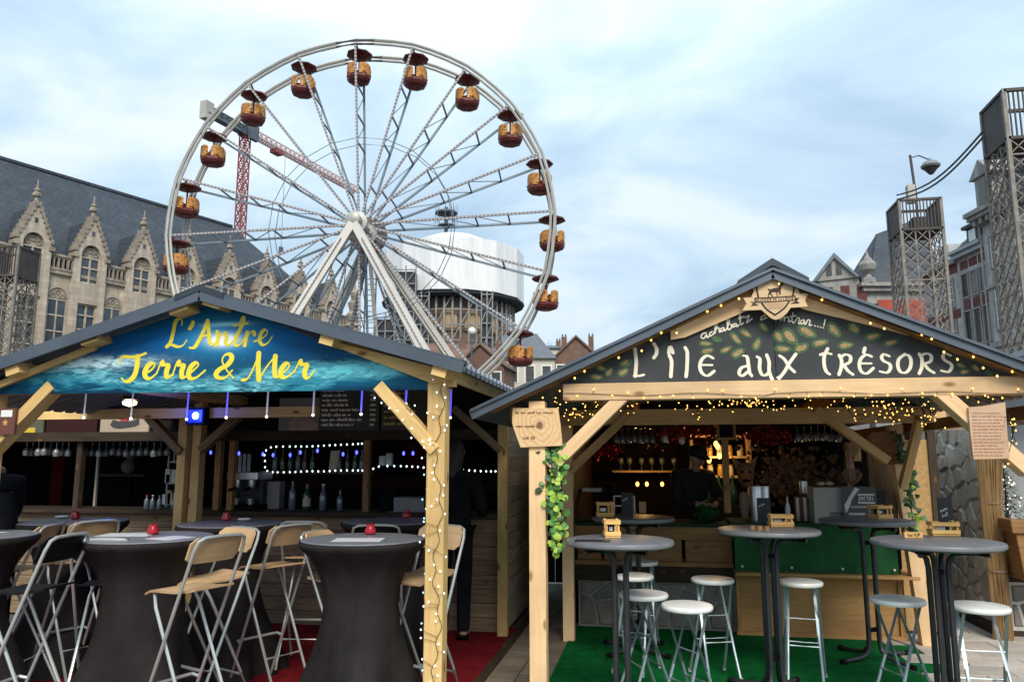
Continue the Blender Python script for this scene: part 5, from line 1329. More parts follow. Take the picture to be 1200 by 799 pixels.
# painted branch with leaves
m_lfg = mat('leaf_green', (.035, .085, .035), (.075, .15, .055), 40, .7, detail=3); m_lft = mat('leaf_tan', (.42, .27, .13), (.16, .16, .06), 60, .7, detail=3, c3=(.36, .24, .11))
S2, S3, S6, S5 = 5.714, 5.714, 3.4735, 3.333
LV_ = [(720 + x / S2, 340 + y / S2, l / S2, w / S2, a) for x, y, l, w, a in ((612, 358, 88, 36, 3), (622, 407, 88, 44, -15), (688, 327, 62, 36, 15), (748, 397, 84, 40, -25), (815, 325, 105, 46, 48), (878, 288, 90, 42, 32), (1000, 248, 85, 45, 48), (827, 420, 100, 58, -32), (955, 360, 88, 52, -68), (1100, 310, 92, 60, 52), (60, 547, 82, 50, -30), (90, 485, 62, 40, -35))]
LV_ += [(860 + x / S6, 290 + y / S6, l / S6, w / S6, a) for x, y, l, w, a in ((228, 362, 78, 46, 45), (298, 343, 80, 42, 28), (408, 335, 70, 40, 48), (490, 328, 52, 38, 35), (567, 361, 66, 30, -10), (640, 387, 60, 26, -14), (455, 398, 62, 32, -8), (352, 388, 66, 34, -14), (275, 408, 62, 38, -22), (200, 412, 66, 30, 3), (940, 505, 40, 22, -15), (925, 480, 40, 20, 20), (985, 490, 40, 24, 30), (1040, 512, 34, 18, 20))]
LV_ += [(540 + x / S5, 290 + y / S5, l / S5, w / S5, a) for x, y, l, w, a in ((530, 505, 50, 24, 5), (580, 485, 40, 26, -50), (548, 470, 44, 24, 20), (640, 450, 40, 24, -35))]
def leaf_poly(x, y, l, w, a, e, k=1.0, wig=0):
    a = rad(a); o = []
    for i in range(14):
        t = 2 * math.pi * i / 14; px = l / 2 * math.cos(t) * k; py = w / 2 * math.sin(t) * (1 - .25 * math.cos(t)) * k * (1 - .15 * (abs(math.cos(t)) > .85)) * (1 + wig * math.sin(i * 7.3))
        o.append(pl_g(x + px * math.cos(a) - py * math.sin(a), y + px * math.sin(a) + py * math.cos(a), e))
    return o
mg, mt_ = MB(), MB()
for i, (x, y, l, w, a) in enumerate(LV_):
    mg.face(leaf_poly(x, y, l * 1.12, w * 1.15, a, .001 + i * 2e-5, 1, .06)); 
    if l > 11: mt_.face(leaf_poly(x, y, l * .74, w * .62, a, .0021 + i * 2e-5, 1, .12))
tag(mg.build('painted_leaf_edge', m_lfg, gb, world=True), kind='stuff'); tag(mt_.build('painted_leaf_heart', m_lft, gb, world=True), kind='stuff')
mb = MB(); vine = [c2([(660, 345), (770, 350), (870, 370), (960, 320), (1040, 290), (1070, 340)]), r6([(130, 340), (200, 390), (300, 378), (400, 370), (480, 350), (540, 345)]), c3([(100, 340), (250, 320), (350, 330), (460, 300), (540, 270)]), c2([(870, 370), (930, 395), (1000, 400)])]
for s_ in vine: brush(mb, s_, 1.0, lambda x, y, e: pv(x, y, GP - .0004 - e * .05))
mb.build('painted_stem', mat('stem_green', (.018, .045, .028), rough=.7), gb, world=True)

# goat crest plaque ------------------------------------------------
c5 = lambda s: [(860 + x / 12, 315 + y / 12) for x, y in s]
LP = 4.878
cr_ = thing('crest_plaque', 'wooden crest plaque with a goat, ribbon and waves at the gable peak', 'plaque', pv(906, 380, LP))
outl = c5([(270, 190), (400, 140), (540, 105), (640, 100), (760, 125), (890, 180), (905, 290), (925, 345), (1045, 350), (1000, 440), (1040, 530), (800, 545), (740, 630), (640, 705), (580, 715), (520, 690), (430, 610), (385, 575), (115, 585), (180, 490), (130, 405), (245, 400), (275, 330)])
MB().prism([pv(x, y, LP) for x, y in outl], (0, .018, 0)).build('board', MAT['laser_wood'], cr_, world=True)
m_burn = mat('engraved_dark', (.045, .025, .018), rough=.8); pl_c = lambda x, y, e: pv(x, y, LP - e)
mb = MB()
for s_ in ([(345, 405), (330, 330), (312, 215)], [(312, 215), (450, 165), (580, 140), (700, 165), (850, 225)], [(850, 225), (840, 320), (825, 385)], [(395, 485), (470, 575), (580, 648)], [(580, 648), (700, 560), (775, 465)]): brush(mb, c5(s_), 2.0, pl_c)
for s_ in ([(295, 412), (580, 400), (862, 380)], [(295, 472), (580, 460), (862, 440)], [(297, 412), (297, 472)], [(862, 380), (862, 440)]): brush(mb, c5(s_), 1.1, pl_c)
mb.build('engraved_line', m_burn, cr_, world=True)
goat = c5([(472, 285), (490, 275), (505, 292), (560, 272), (625, 262), (650, 232), (660, 215), (650, 200), (672, 195), (668, 180), (680, 195), (698, 210), (690, 235), (668, 240), (665, 290), (655, 320), (665, 345), (640, 372), (632, 368), (648, 345), (625, 325), (612, 330), (614, 400), (602, 400), (600, 330), (540, 325), (525, 345), (555, 395), (542, 398), (510, 350), (495, 370), (492, 400), (480, 400), (485, 345), (498, 320), (488, 300)])
mb = MB(); mb.face([pl_c(x, y, .0022) for x, y in goat])
for tr in ([(235, 455), (300, 475), (290, 485), (350, 510), (235, 522), (272, 490)], [(865, 405), (922, 410), (885, 445), (925, 485), (790, 490), (865, 455)]): mb.face([pl_c(x, y, .0022) for x, y in c5(tr)])
tag(mb.build('engraved_goat', m_burn, cr_, world=True), kind='stuff')
mb = MB()
for yy, x0, x1 in ((492, 450, 725), (522, 470, 700), (552, 495, 675)):
    brush(mb, c5([(x0 + (x1 - x0) * k / 12, yy + (7 if k % 2 else -7)) for k in range(13)]), .6, pl_c, seg=3)
mb.build('engraved_wave', mat('engraved_light', (.42, .27, .15), rough=.8), cr_, world=True)
GL = {'B': [[(0, 0), (0, 1), (.45, .9), (.4, .55), (0, .5), (.5, .4), (.5, .1), (0, 0)]], 'R': [[(0, 0), (0, 1), (.5, .85), (.4, .5), (0, .5), (.5, 0)]], 'A': [[(0, 0), (.27, 1), (.55, 0)], [(.1, .4), (.45, .4)]],
      'S': [[(.5, .9), (.1, .95), (.05, .6), (.5, .4), (.45, .05), (0, .1)]], 'E': [[(.5, 1), (0, 1), (0, 0), (.5, 0)], [(0, .5), (.4, .5)]], 'I': [[(.2, 0), (.2, 1)]], 'D': [[(0, 0), (0, 1), (.45, .8), (.5, .2), (0, 0)]], 'L': [[(0, 1), (0, 0), (.5, 0)]], 'N': [[(0, 0), (0, 1), (.5, 0), (.5, 1)]]}
mb = MB(); tx = 312
for chh in 'BRASSERIE DE LA LIENNE':
    if chh == ' ': tx += 16; continue
    for s_ in GL[chh]: brush(mb, c5([(tx + a * 24, 458 - (tx - 312) * .057 - b * 36) for a, b in s_]), .55, pl_c, seg=1)
    tx += 27 if chh != 'I' else 16
mb.build('engraved_letters', m_burn, cr_, world=True)

# timber frame -----------------------------------------------------
zbt, zbb = zb - .004, pv(900, 466, RV - .055).z
B(MB().bar((uL + .03, RV, (zbt + zbb) / 2), (2.40, RV, (zbt + zbb) / 2), .11, zbt - zbb), 'front_beam', MAT['pine_pale'], bevel=.004)
ul, ur = pv(631, 620, RV).x, 2 * RU - pv(631, 620, RV).x + .03
for u in (ul, ur): B(MB().bar((u, RV + .001, 0), (u, RV + .001, zbb - .001), .106, .106, up=(0, 1, 0)), 'post', MAT['pine_pale'], bevel=.005)
B(MB().bar(pv(734, 461, RV + .01), pv(646, 548, RV + .01), .08, .115, up=(0, 1, 0)), 'brace', MAT['pine_pale'], bevel=.004)
B(MB().bar(pv(1097, 458, RV + .01), pv(1205, 553, RV + .01), .08, .125, up=(0, 1, 0)), 'brace', MAT['pine_pale'], bevel=.004)
IV = 7.15
il, ir = pv(666, 640, IV).x, pv(1087, 755, 7.55).x
zi0, zi1 = pv(850, 497, IV).z, pv(850, 479, IV).z
B(MB().bar((il - .1, IV, (zi0 + zi1) / 2), (ir + .15, IV, (zi0 + zi1) / 2), .1, zi1 - zi0), 'tie_beam', MAT['pine'])
B(MB().bar((il, IV, 0), (il, IV, zi0 - .001), .1, .1, up=(0, 1, 0)), 'inner_post', MAT['pine_pale'], bevel=.004)
p0, p1 = pv(1046, 520, 7.5), pv(1088, 756, 7.5); B(MB().bar((p1.x, 7.5, 0), (p0.x + .02, 7.5, zi0), .12, .11, up=(0, 1, 0)), 'inner_post', MAT['pine_pale'], bevel=.004)
B(MB().bar(pv(738, 484, IV - .02), pv(668, 552, IV - .02), .07, .11, up=(0, 1, 0)), 'brace', MAT['pine'])
B(MB().bar(pv(955, 480, IV - .02), pv(1040, 540, IV - .02), .07, .11, up=(0, 1, 0)), 'brace', MAT['pine'])
B(MB().bar(pv(1078, 490, 6.9), pv(1058, 570, 7.3), .06, .09, up=(0, 1, 0)), 'brace', MAT['pine'])
for u in (il, (il + RU) / 2 - .1, RU, (ir + RU) / 2, ir):                                 # rafters
    pass
for u in (-.9, -.2, .45, 1.1, 1.75, 2.4):
    z = RZR - SLR * abs(u - RU) - .11; B(MB().bar((u, 5.03, z), (u, 10.2, z), .07, .09), 'purlin', MAT['oak_brown'])
# body of the stall
CV2 = 7.78
lw, rw = -.80, 2.55
B(MB().span(lw - .04, lw, 7.7, 10.2, 0, 1.95), 'left_wall', MAT['plank_dark']); B(MB().span(rw, rw + .04, 8.4, 10.2, 0, 1.9), 'right_wall', MAT['plank_dark'])
rz2 = lambda u: RZR - SLR * abs(u - RU) - .027
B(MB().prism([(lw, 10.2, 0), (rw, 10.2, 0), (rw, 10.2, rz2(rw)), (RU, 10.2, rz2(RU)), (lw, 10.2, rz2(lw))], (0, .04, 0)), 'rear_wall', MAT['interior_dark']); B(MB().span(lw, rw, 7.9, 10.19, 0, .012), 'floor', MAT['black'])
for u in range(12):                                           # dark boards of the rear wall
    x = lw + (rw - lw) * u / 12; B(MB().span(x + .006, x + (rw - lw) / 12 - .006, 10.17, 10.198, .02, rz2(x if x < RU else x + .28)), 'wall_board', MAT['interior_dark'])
px = pv(851, 560, 7.72); B(MB().bar((px.x, 7.72, 1.1), (px.x, 7.72, zi1), .06, .06, up=(0, 1, 0)), 'bar_post', MAT['oak_brown'])
# counter: stone plinth, ledge, panels
def zat(y, v): return pv(850, y, v).z
xL, xM, xR = pv(678, 700, CV2).x, pv(862, 700, CV2).x, pv(1056, 700, 7.62).x
ct = thing('bar_counter', 'wooden bar counter on a stone faced plinth in the right stall', 'counter', (xL, CV2, 0))
z1 = zat(683, CV2)
m_stone = mat('plinth_stone', (.17, .155, .13), (.29, .265, .225), 6, .85, 0, .4, 30, vary=.18); m_mortar = mat('plinth_mortar', (.26, .25, .23), (.36, .35, .32), 20, .95, 0, .4, 60)
MB().span(0, xM - xL + .25, .0, .15, 0, z1).build('plinth', m_mortar, ct)
def stones(par, w, h, n, gap, seed, m, to3, th):
    for i, c in enumerate(voronoi(w, h, n, gap, seed)):
        cx = sum(p[0] for p in c) / len(c); cz = sum(p[1] for p in c) / len(c); mb = MB(); t = th * random.uniform(.6, 1.4)
        A = mb.pts([to3(x, z, 0) for x, z in c]); Bq = mb.pts([to3(cx + (x - cx) * .86, cz + (z - cz) * .86, t) for x, z in c])
        mb.poly(Bq)
        for k in range(len(c)): j = (k + 1) % len(c); mb.poly((A[k], A[j], Bq[j], Bq[k]))
        mb.build('stone', m, par)
stones(ct, xM - xL, z1, 18, .022, 5, m_stone, lambda x, z, t: Vector((x, -.001 - t, z)), .012)
z2, z3 = zat(661, CV2), zat(633, CV2 - .05); z4 = zat(618, CV2 - .05)
MB().span(-.02, xM - xL + .2, -.06, .2, z1 + .001, z2 - .02).build('ledge', MAT['plank_dark'], ct)
MB().span(-.02, xM - xL + .2, -.08, .2, z2 - .02, z2 + .02).build('ledge_board', MAT['oak_brown'], ct)
for k, (a, b) in enumerate(((0, .14), (.155, .60), (.615, 1.0))):
    w = xM - xL + .2; MB().span(w * a, w * b - .01, -.02, .15, z2 + .021, z3 - .001).build('panel', MAT['oak_brown'], ct)
MB().span(-.02, xM - xL + .2, -.07, .2, z3, z4 - .0).build('top_plank', MAT['oak_brown'], ct)
m_gfelt = mat('counter_green', (.004, .028, .010), (.008, .05, .018), 10, .9)
MB().span(-.02, xM - xL + .2, -.07, .6, z4 + .001, z4 + .03).build('green_top', m_gfelt, ct)
# front box with green cloth
BX = 7.62; zc0, zc1, zc2 = zat(741, BX), pv(960, 673, BX).z, pv(960, 616, BX - .12).z; x0 = pv(866, 700, BX).x
bx = thing('bar_counter', 'pale wooden counter box with a bright green cloth front', 'counter', (x0, BX, 0)); w = xR - x0
for k in range(2): MB().span(w * k / 2 + .012, w * (k + 1) / 2 - .012, .03, .06, .05, zc1 - .05).build('panel', MAT['counter_wood'], bx)
for k in range(3): MB().span(w * k / 2 - .02, w * k / 2 + .02, 0, .06, .05, zc1 - .05).build('stile', MAT['counter_wood'], bx)
for z in (.0, zc1 - .05): MB().span(-.03, w + .03, -.01, .06, z, z + .05).build('rail', MAT['counter_wood'], bx)
MB().span(-.03, w + .12, -.18, .3, zc1 - .001, zc1 + .025).build('ledge_board', MAT['counter_wood'], bx)
m_gcl = mat('green_cloth', (.002, .065, .014), (.004, .10, .022), 8, .8, 0, .2, 30)
mb = MB(); n = 24
t_ = mb.pts([(-.03 + (w + .0) * k / n, -.10 + .006 * math.sin(k * 1.1), zc2) for k in range(n + 1)]); bt = mb.pts([(-.03 + (w + .0) * k / n, -.10 + .018 * math.sin(k * .9), zc1 + .028) for k in range(n + 1)])
for k in range(n): mb.poly((t_[k], t_[k + 1], bt[k + 1], bt[k]))
mb.build('green_cloth', m_gcl, bx, smooth=True)
MB().span(-.03, w, -.05, .5, zc1 + .026, zc2 - .004).build('core', MAT['black'], bx); MB().span(-.05, w + .02, -.11, .5, zc2, zc2 + .02).build('top', m_gfelt, bx)
mb = MB()
for k in range(4): mb.ball((.03 + (w - .1) * k / 3, -.115, zc1 + .07), .012, 6, 4)
mb.build('cloth_pin', MAT['white_paint'], bx)
# OSB side panel and dark door frame at the right
a, b = pv(1062, 690, 7.9), pv(1086, 515, 7.9)
sp_ = thing('side_panel', 'pale chipboard side panel with dark frame right of the counter', 'panel', (a.x, 7.9, 0))
m_osb = mat('chipboard', (.34, .20, .075), (.50, .32, .14), 26, .75, 0, .15, 40, c3=(.42, .26, .10))
MB().span(-.02, b.x - a.x, 0, .03, .05, b.z).build('board', m_osb, sp_); MB().span(b.x - a.x, b.x - a.x + .07, -.02, .04, 0, b.z + .1).build('frame', MAT['plank_dark'], sp_)
a, b = pv(1028, 690, 8.3), pv(1044, 510, 8.3); B(MB().span(a.x, b.x, 8.3, 8.34, 0, b.z), 'door_board', MAT['plank_weathered'])
a, b = pv(1004, 610, 8.6), pv(1024, 540, 8.6); B(MB().span(a.x, b.x, 8.6, 8.64, .8, b.z), 'door_dark', MAT['plank_dark'])
a, b = pv(994, 575, 8.9), pv(1008, 518, 8.9); B(MB().span(a.x, b.x, 8.9, 8.93, a.z, b.z), 'light_board', MAT['pine'])

# signs on the posts -----------------------------------------------
SV = RV - .075
s1 = thing('wooden_sign', 'rough live edge wooden sign with burnt lettering on the left post', 'sign', pv(629, 523, SV))
q = [(601, 478), (654, 478), (657, 500), (659, 522), (610, 524), (602, 502), (600, 495)]
m_live = None
def plaque_mat():
    m = bpy.data.materials.new('plaque_rings'); m.use_nodes = True; nt = m.node_tree; b = nt.nodes['Principled BSDF']; b.inputs['Roughness'].default_value = .55
    N = nt.nodes.new; tcn = N('ShaderNodeTexCoord'); mp = N('ShaderNodeMapping'); mp.inputs['Location'].default_value = (-.02, 0, -.115); mp.inputs['Scale'].default_value = (1, 1, .85)
    nt.links.new(tcn.outputs['Object'], mp.inputs[0]); w = N('ShaderNodeTexWave'); w.wave_type = 'RINGS'; w.rings_direction = 'Y'; w.inputs['Scale'].default_value = 11; w.inputs['Distortion'].default_value = 11; w.inputs['Detail'].default_value = 3; w.inputs['Detail Scale'].default_value = .8
    nt.links.new(mp.outputs[0], w.inputs[0]); r = N('ShaderNodeValToRGB'); r.color_ramp.elements[0].color = (.66, .40, .18, 1); r.color_ramp.elements[1].color = (.76, .53, .29, 1); nt.links.new(w.outputs['Fac'], r.inputs[0])
    ln = N('ShaderNodeVectorMath'); ln.operation = 'LENGTH'; nt.links.new(mp.outputs[0], ln.inputs[0]); mr = N('ShaderNodeMapRange'); mr.inputs[1].default_value = .016; mr.inputs[2].default_value = .028; mr.inputs[3].default_value = .9; mr.inputs[4].default_value = 0; nt.links.new(ln.outputs['Value'], mr.inputs[0])
    mx = N('ShaderNodeMix'); mx.data_type = 'RGBA'; nt.links.new(mr.outputs[0], mx.inputs[0]); nt.links.new(r.outputs[0], mx.inputs[6]); mx.inputs[7].default_value = (.16, .06, .03, 1); nt.links.new(mx.outputs[2], b.inputs['Base Color']); return m
MB().prism([pv(x, y, SV) for x, y in q], (0, .022, 0)).build('board', plaque_mat(), s1, world=True)
mb = MB(); rnd = random.Random(2)
pl_s = lambda x, y, e: pv(x, 1000 - y, SV - e)
scribble(mb, 604, 648, 1000 - 484.5, 1.9, pl_s, rnd, .55); scribble(mb, 604, 629, 1000 - 500.5, 1.9, pl_s, rnd, .6); scribble(mb, 613, 627, 1000 - 514.5, 2.2, pl_s, rnd, .55)
tag(mb.build('burnt_lettering', mat('burnt', (.2, .10, .05), rough=.8), s1, world=True), kind='stuff')
s2 = thing('wooden_sign', 'weathered wooden menu sign dense with small writing at right', 'sign', pv(1160, 537, SV))
q = [(1135, 477), (1150, 476), (1178, 471), (1180, 500), (1183, 537), (1141, 538), (1137, 505)]
m_pal = mat('sign_pale_wood', (.50, .30, .18), (.62, .45, .33), 2.2, .7, 0, .1, 30, stretch=(1, 1, 7), c3=(.56, .36, .22))
MB().prism([pv(x, y, SV) for x, y in q], (0, .022, 0)).build('board', m_pal, s2, world=True)
mb = MB()
for k in range(14): scribble(mb, 1139 + k * .25, 1176 + k * .2 - rnd.uniform(0, 8), 1000 - (484.5 + k * 3.8), 1.05, pl_s, rnd, .33)
tag(mb.build('writing', mat('ink_pink', (.40, .20, .16), rough=.8), s2, world=True), kind='stuff')
s3 = thing('wooden_sign', 'shaded wooden board hanging on the inner right post', 'sign', pv(1040, 545, 7.35))
MB().prism([pv(x, y, 7.35) for x, y in ((1020, 507), (1050, 504), (1056, 520), (1058, 543), (1024, 546), (1021, 525))], (0, .02, 0)).build('board', MAT['oak_brown'], s3, world=True)

# warm string lights ----------------------------------------------
rnd = random.Random(21)
B5 = [(673.5, 443), (685, 435), (725, 419), (752, 411), (763, 398.6), (775, 390), (793, 390), (829, 365), (845, 358), (866, 350)]
P = [pv(x, y, 4.90 if i % 3 else 4.84) for i, (x, y) in enumerate(B5)]
path = catmull([pv(x, y - 3, 4.90) for x, y in ((650, 452), (680, 440), (722, 420), (760, 402), (790, 386), (830, 366), (866, 348), (895, 334))], 5)
string_light('warm fairy lights along the left roof slope of the right stall', path, P, MAT['bulb_warm'], r=.0072)
R6b = [(223, 115), (183, 148), (290, 152), (322, 170), (358, 213), (415, 210), (463, 232), (520, 258), (556, 308), (612, 330), (765, 355), (805, 372), (855, 425), (910, 455), (975, 445), (1015, 490), (1072, 523), (1133, 505)]
P = [pv(x, y, 4.88) for x, y in r6(R6b)]
path = catmull([pv(x, y, 4.895) for x, y in r6([(60, 180), (130, 130), (185, 118), (250, 150), (320, 185), (400, 210), (480, 245), (560, 285), (640, 330), (720, 355), (810, 385), (900, 440), (1000, 480), (1100, 520), (1180, 530)])], 4)
string_light('warm fairy lights along the right roof slope of the right stall', path, P, MAT['bulb_warm'], r=.0072)
P = []; path = []
for k in range(60):
    x = 638 + k * 9.6; y = 462 - 1.3 * math.sin(k * .42) - (0 if x < 900 else 2); path.append(pv(x, y, RV - .062))
    if k % 2 == 0: P.append(pv(x + rnd.uniform(-3, 3), y + rnd.choice((-4, 2, 4)) + rnd.uniform(-1, 1), RV - .066))
string_light('warm fairy lights stapled along the front beam of the right stall', path, P, MAT['bulb_warm'], r=.0056, wr=.002)
def cluster(label, pts_, v, n_extra=0):
    P = []
    for (x, y, rx, ry, n) in pts_:
        for _ in range(n): P.append(pv(x + rnd.gauss(0, rx), y + rnd.gauss(0, ry), v + rnd.uniform(-.25, .25)))
    P.sort(key=lambda p: p.x); path = [P[0]]
    for a in P[1:]: path += [(path[-1] + a) / 2 + Vector((0, 0, -.012)), a]
    string_light(label, path, P, MAT['bulb_warm'], r=.0052, lead=False, wr=.0022)
cluster('warm fairy light cluster hanging behind the left post sign', [(668, 487, 7, 5, 16), (655, 473, 4, 3, 6), (690, 483, 14, 5, 6)], 5.6)
cluster('warm fairy lights looped across the stall tie beam', [(700 + 24 * k, 475 + 5 * math.sin(k * 1.7), 11, 5, 6) for k in range(17)], 6.4)
cluster('dense warm fairy light cluster in the middle under the beam', [(872, 470, 18, 4, 30), (845, 472, 16, 5, 12)], 5.5)
cluster('dense warm fairy light cluster at the right under the beam', [(1050, 482, 22, 7, 26), (1085, 492, 12, 7, 12), (1020, 488, 20, 7, 12)], 5.8)
cluster('warm fairy lights dropping beside the right menu sign', [(1186, 487, 4, 12, 6), (1150, 466, 22, 3, 10), (1190, 510, 3, 8, 4), (1178, 543, 4, 2, 2)], 5.05)

# ================================================================== COVERED BAR TABLES (left)
m_span = mat('stretch_cover', (0.017, 0.0145, 0.0145), (0.029, 0.0245, 0.0245), 1.2, 0.72, 0, .55, 1.6, stretch=(4.5, 4.5, .8), spec=.14, blot=.3, blotscale=2.5)
m_top = mat('table_top_sky_sheen', (0.15, 0.155, 0.17), (0.21, 0.215, 0.235), 14, 0.34, 0, .02, 120)  # grey stands in for sky reflected on the black covered top
def covered_table(p, R, label, H=1.1, rot=0.3):
    t = thing('bar_table', label, 'bar table', (p.x, p.y, .014), rot, 'covered bar tables')
    prof = [(.41, 0), (.395, .05), (.36, .16), (.315, .30), (.275, .44), (.248, .57), (.236, .70), (.243, .80), (.275, .90), (.325, .98), (.385, 1.04), (.400, 1.06), (.400, 1.075), (.395, 1.088)]
    def fold(a, z):
        k = max(0, 1 - z / .62); up = max(0, (z - .62) / .5)
        return 1 + .24 * k * (2 * abs(math.cos(2 * a)) ** 1.6 - .95) + .022 * k * abs(math.sin(7 * a + 2.5 * z)) + .012 * k * k * math.cos(31 * a) - .03 * math.exp(-((z - .55) / .3) ** 2) * math.cos(4 * a) - .05 * k + .012 * math.cos(12 * a) * (1 - k) * (1 if z < 1.0 else 0)
    mb = MB(); mb.lathe([(r * R / .4, z) for r, z in prof], (0, 0, 0), 56, fold, capb=False, capt=False); mb.build('cover', m_span, t, smooth=True)
    mb = MB(); mb.lathe([(.39 * R / .4, 1.0885), (.385 * R / .4, 1.094)], (0, 0, 0), 40); mb.build('tabletop', m_top, t)
    return t
TL = {}
for key, x, y, R, lb in (('t1', 172.5, 630, .415, 'black covered bar table in front at left with a paper mat and candle'), ('t2', 425.5, 632, .395, 'black covered bar table in front beside the lit corner post'),
                         ('t0', -34, 628, .40, 'black covered bar table cut by the left picture edge'), ('b1', 85, 611, .42, 'black covered bar table behind at left near the seated man'),
                         ('b2', 270, 614, .40, 'black covered bar table behind before the centre post'), ('b3', 458, 611, .40, 'black covered bar table behind at right near the cash register')):
    p = pz(x, y, 1.1); TL[key] = p; covered_table(p, R, lb, rot={'t1': .95, 't2': .35}.get(key, .6))
m_paper = mat('paper_mat', (.50, .51, .53), (.60, .61, .62), 6, .6)
def mat_paper(p, w, d, rot, label):
    mb = MB(); mb.span(-w / 2, w / 2, -d / 2, d / 2, 0, .002); o = mb.build('paper_mat', m_paper, loc=(p.x, p.y, 1.109)); o.rotation_euler = (0, 0, rot); tag(o, label, 'paper mat', 'paper mats on the tables')
for x, y, w, d, r_, lb in ((150, 628, .33, .22, .25, 'white printed paper mat on the front left table'), (200, 632, .20, .22, -.3, 'smaller white paper beside the red candle on the front left table'), (420, 634, .30, .20, .2, 'pale paper mat on the table beside the corner post'), (-22, 626, .26, .2, 0, 'paper mat on the table at the left picture edge')):
    mat_paper(pz(x, y, 1.1), w, d, r_, lb)
m_cand = mat('candle_red_glass', (.28, .006, .015), (.38, .012, .025), 4, .18, 0, 0)
def candle(x, y, label):
    p = pz(x, y, 1.11); t = thing('candle_jar', label, 'candle', (p.x, p.y, 1.1112), 0, 'red candle jars')
    MB().lathe([(.026, 0), (.036, .008), (.038, .028), (.028, .045), (.026, .062), (.030, .066)], (0, 0, 0), 16, capt=False).build('jar', m_cand, t, smooth=True)
    MB().lathe([(.022, .012), (.022, .040)], (0, 0, 0), 12).build('wax', mat('wax', (.55, .12, .12), rough=.6), t)
for x, y, lb in ((179, 626, 'red candle jar on the front left table'), (434, 626, 'red candle jar on the table beside the corner post'), (265, 610, 'red candle jar on the table before the centre post'), (88, 608, 'red candle jar on the rear left table'), (476, 607, 'red candle jar near the cash register')): candle(x, y, lb)
for x, y, lb in ((72, 608, 'small white ashtray on the rear left table'), (286, 611, 'small shiny ashtray on the table before the centre post')):
    p = pz(x, y, 1.105); mb = MB(); mb.lathe([(.03, 0), (.05, .012), (.052, .02), (.04, .012)], (p.x, p.y, 1.1112), 14); tag(mb.build('ashtray', MAT['white_paint'], world=True, smooth=True), lb, 'ashtray', 'ashtrays')

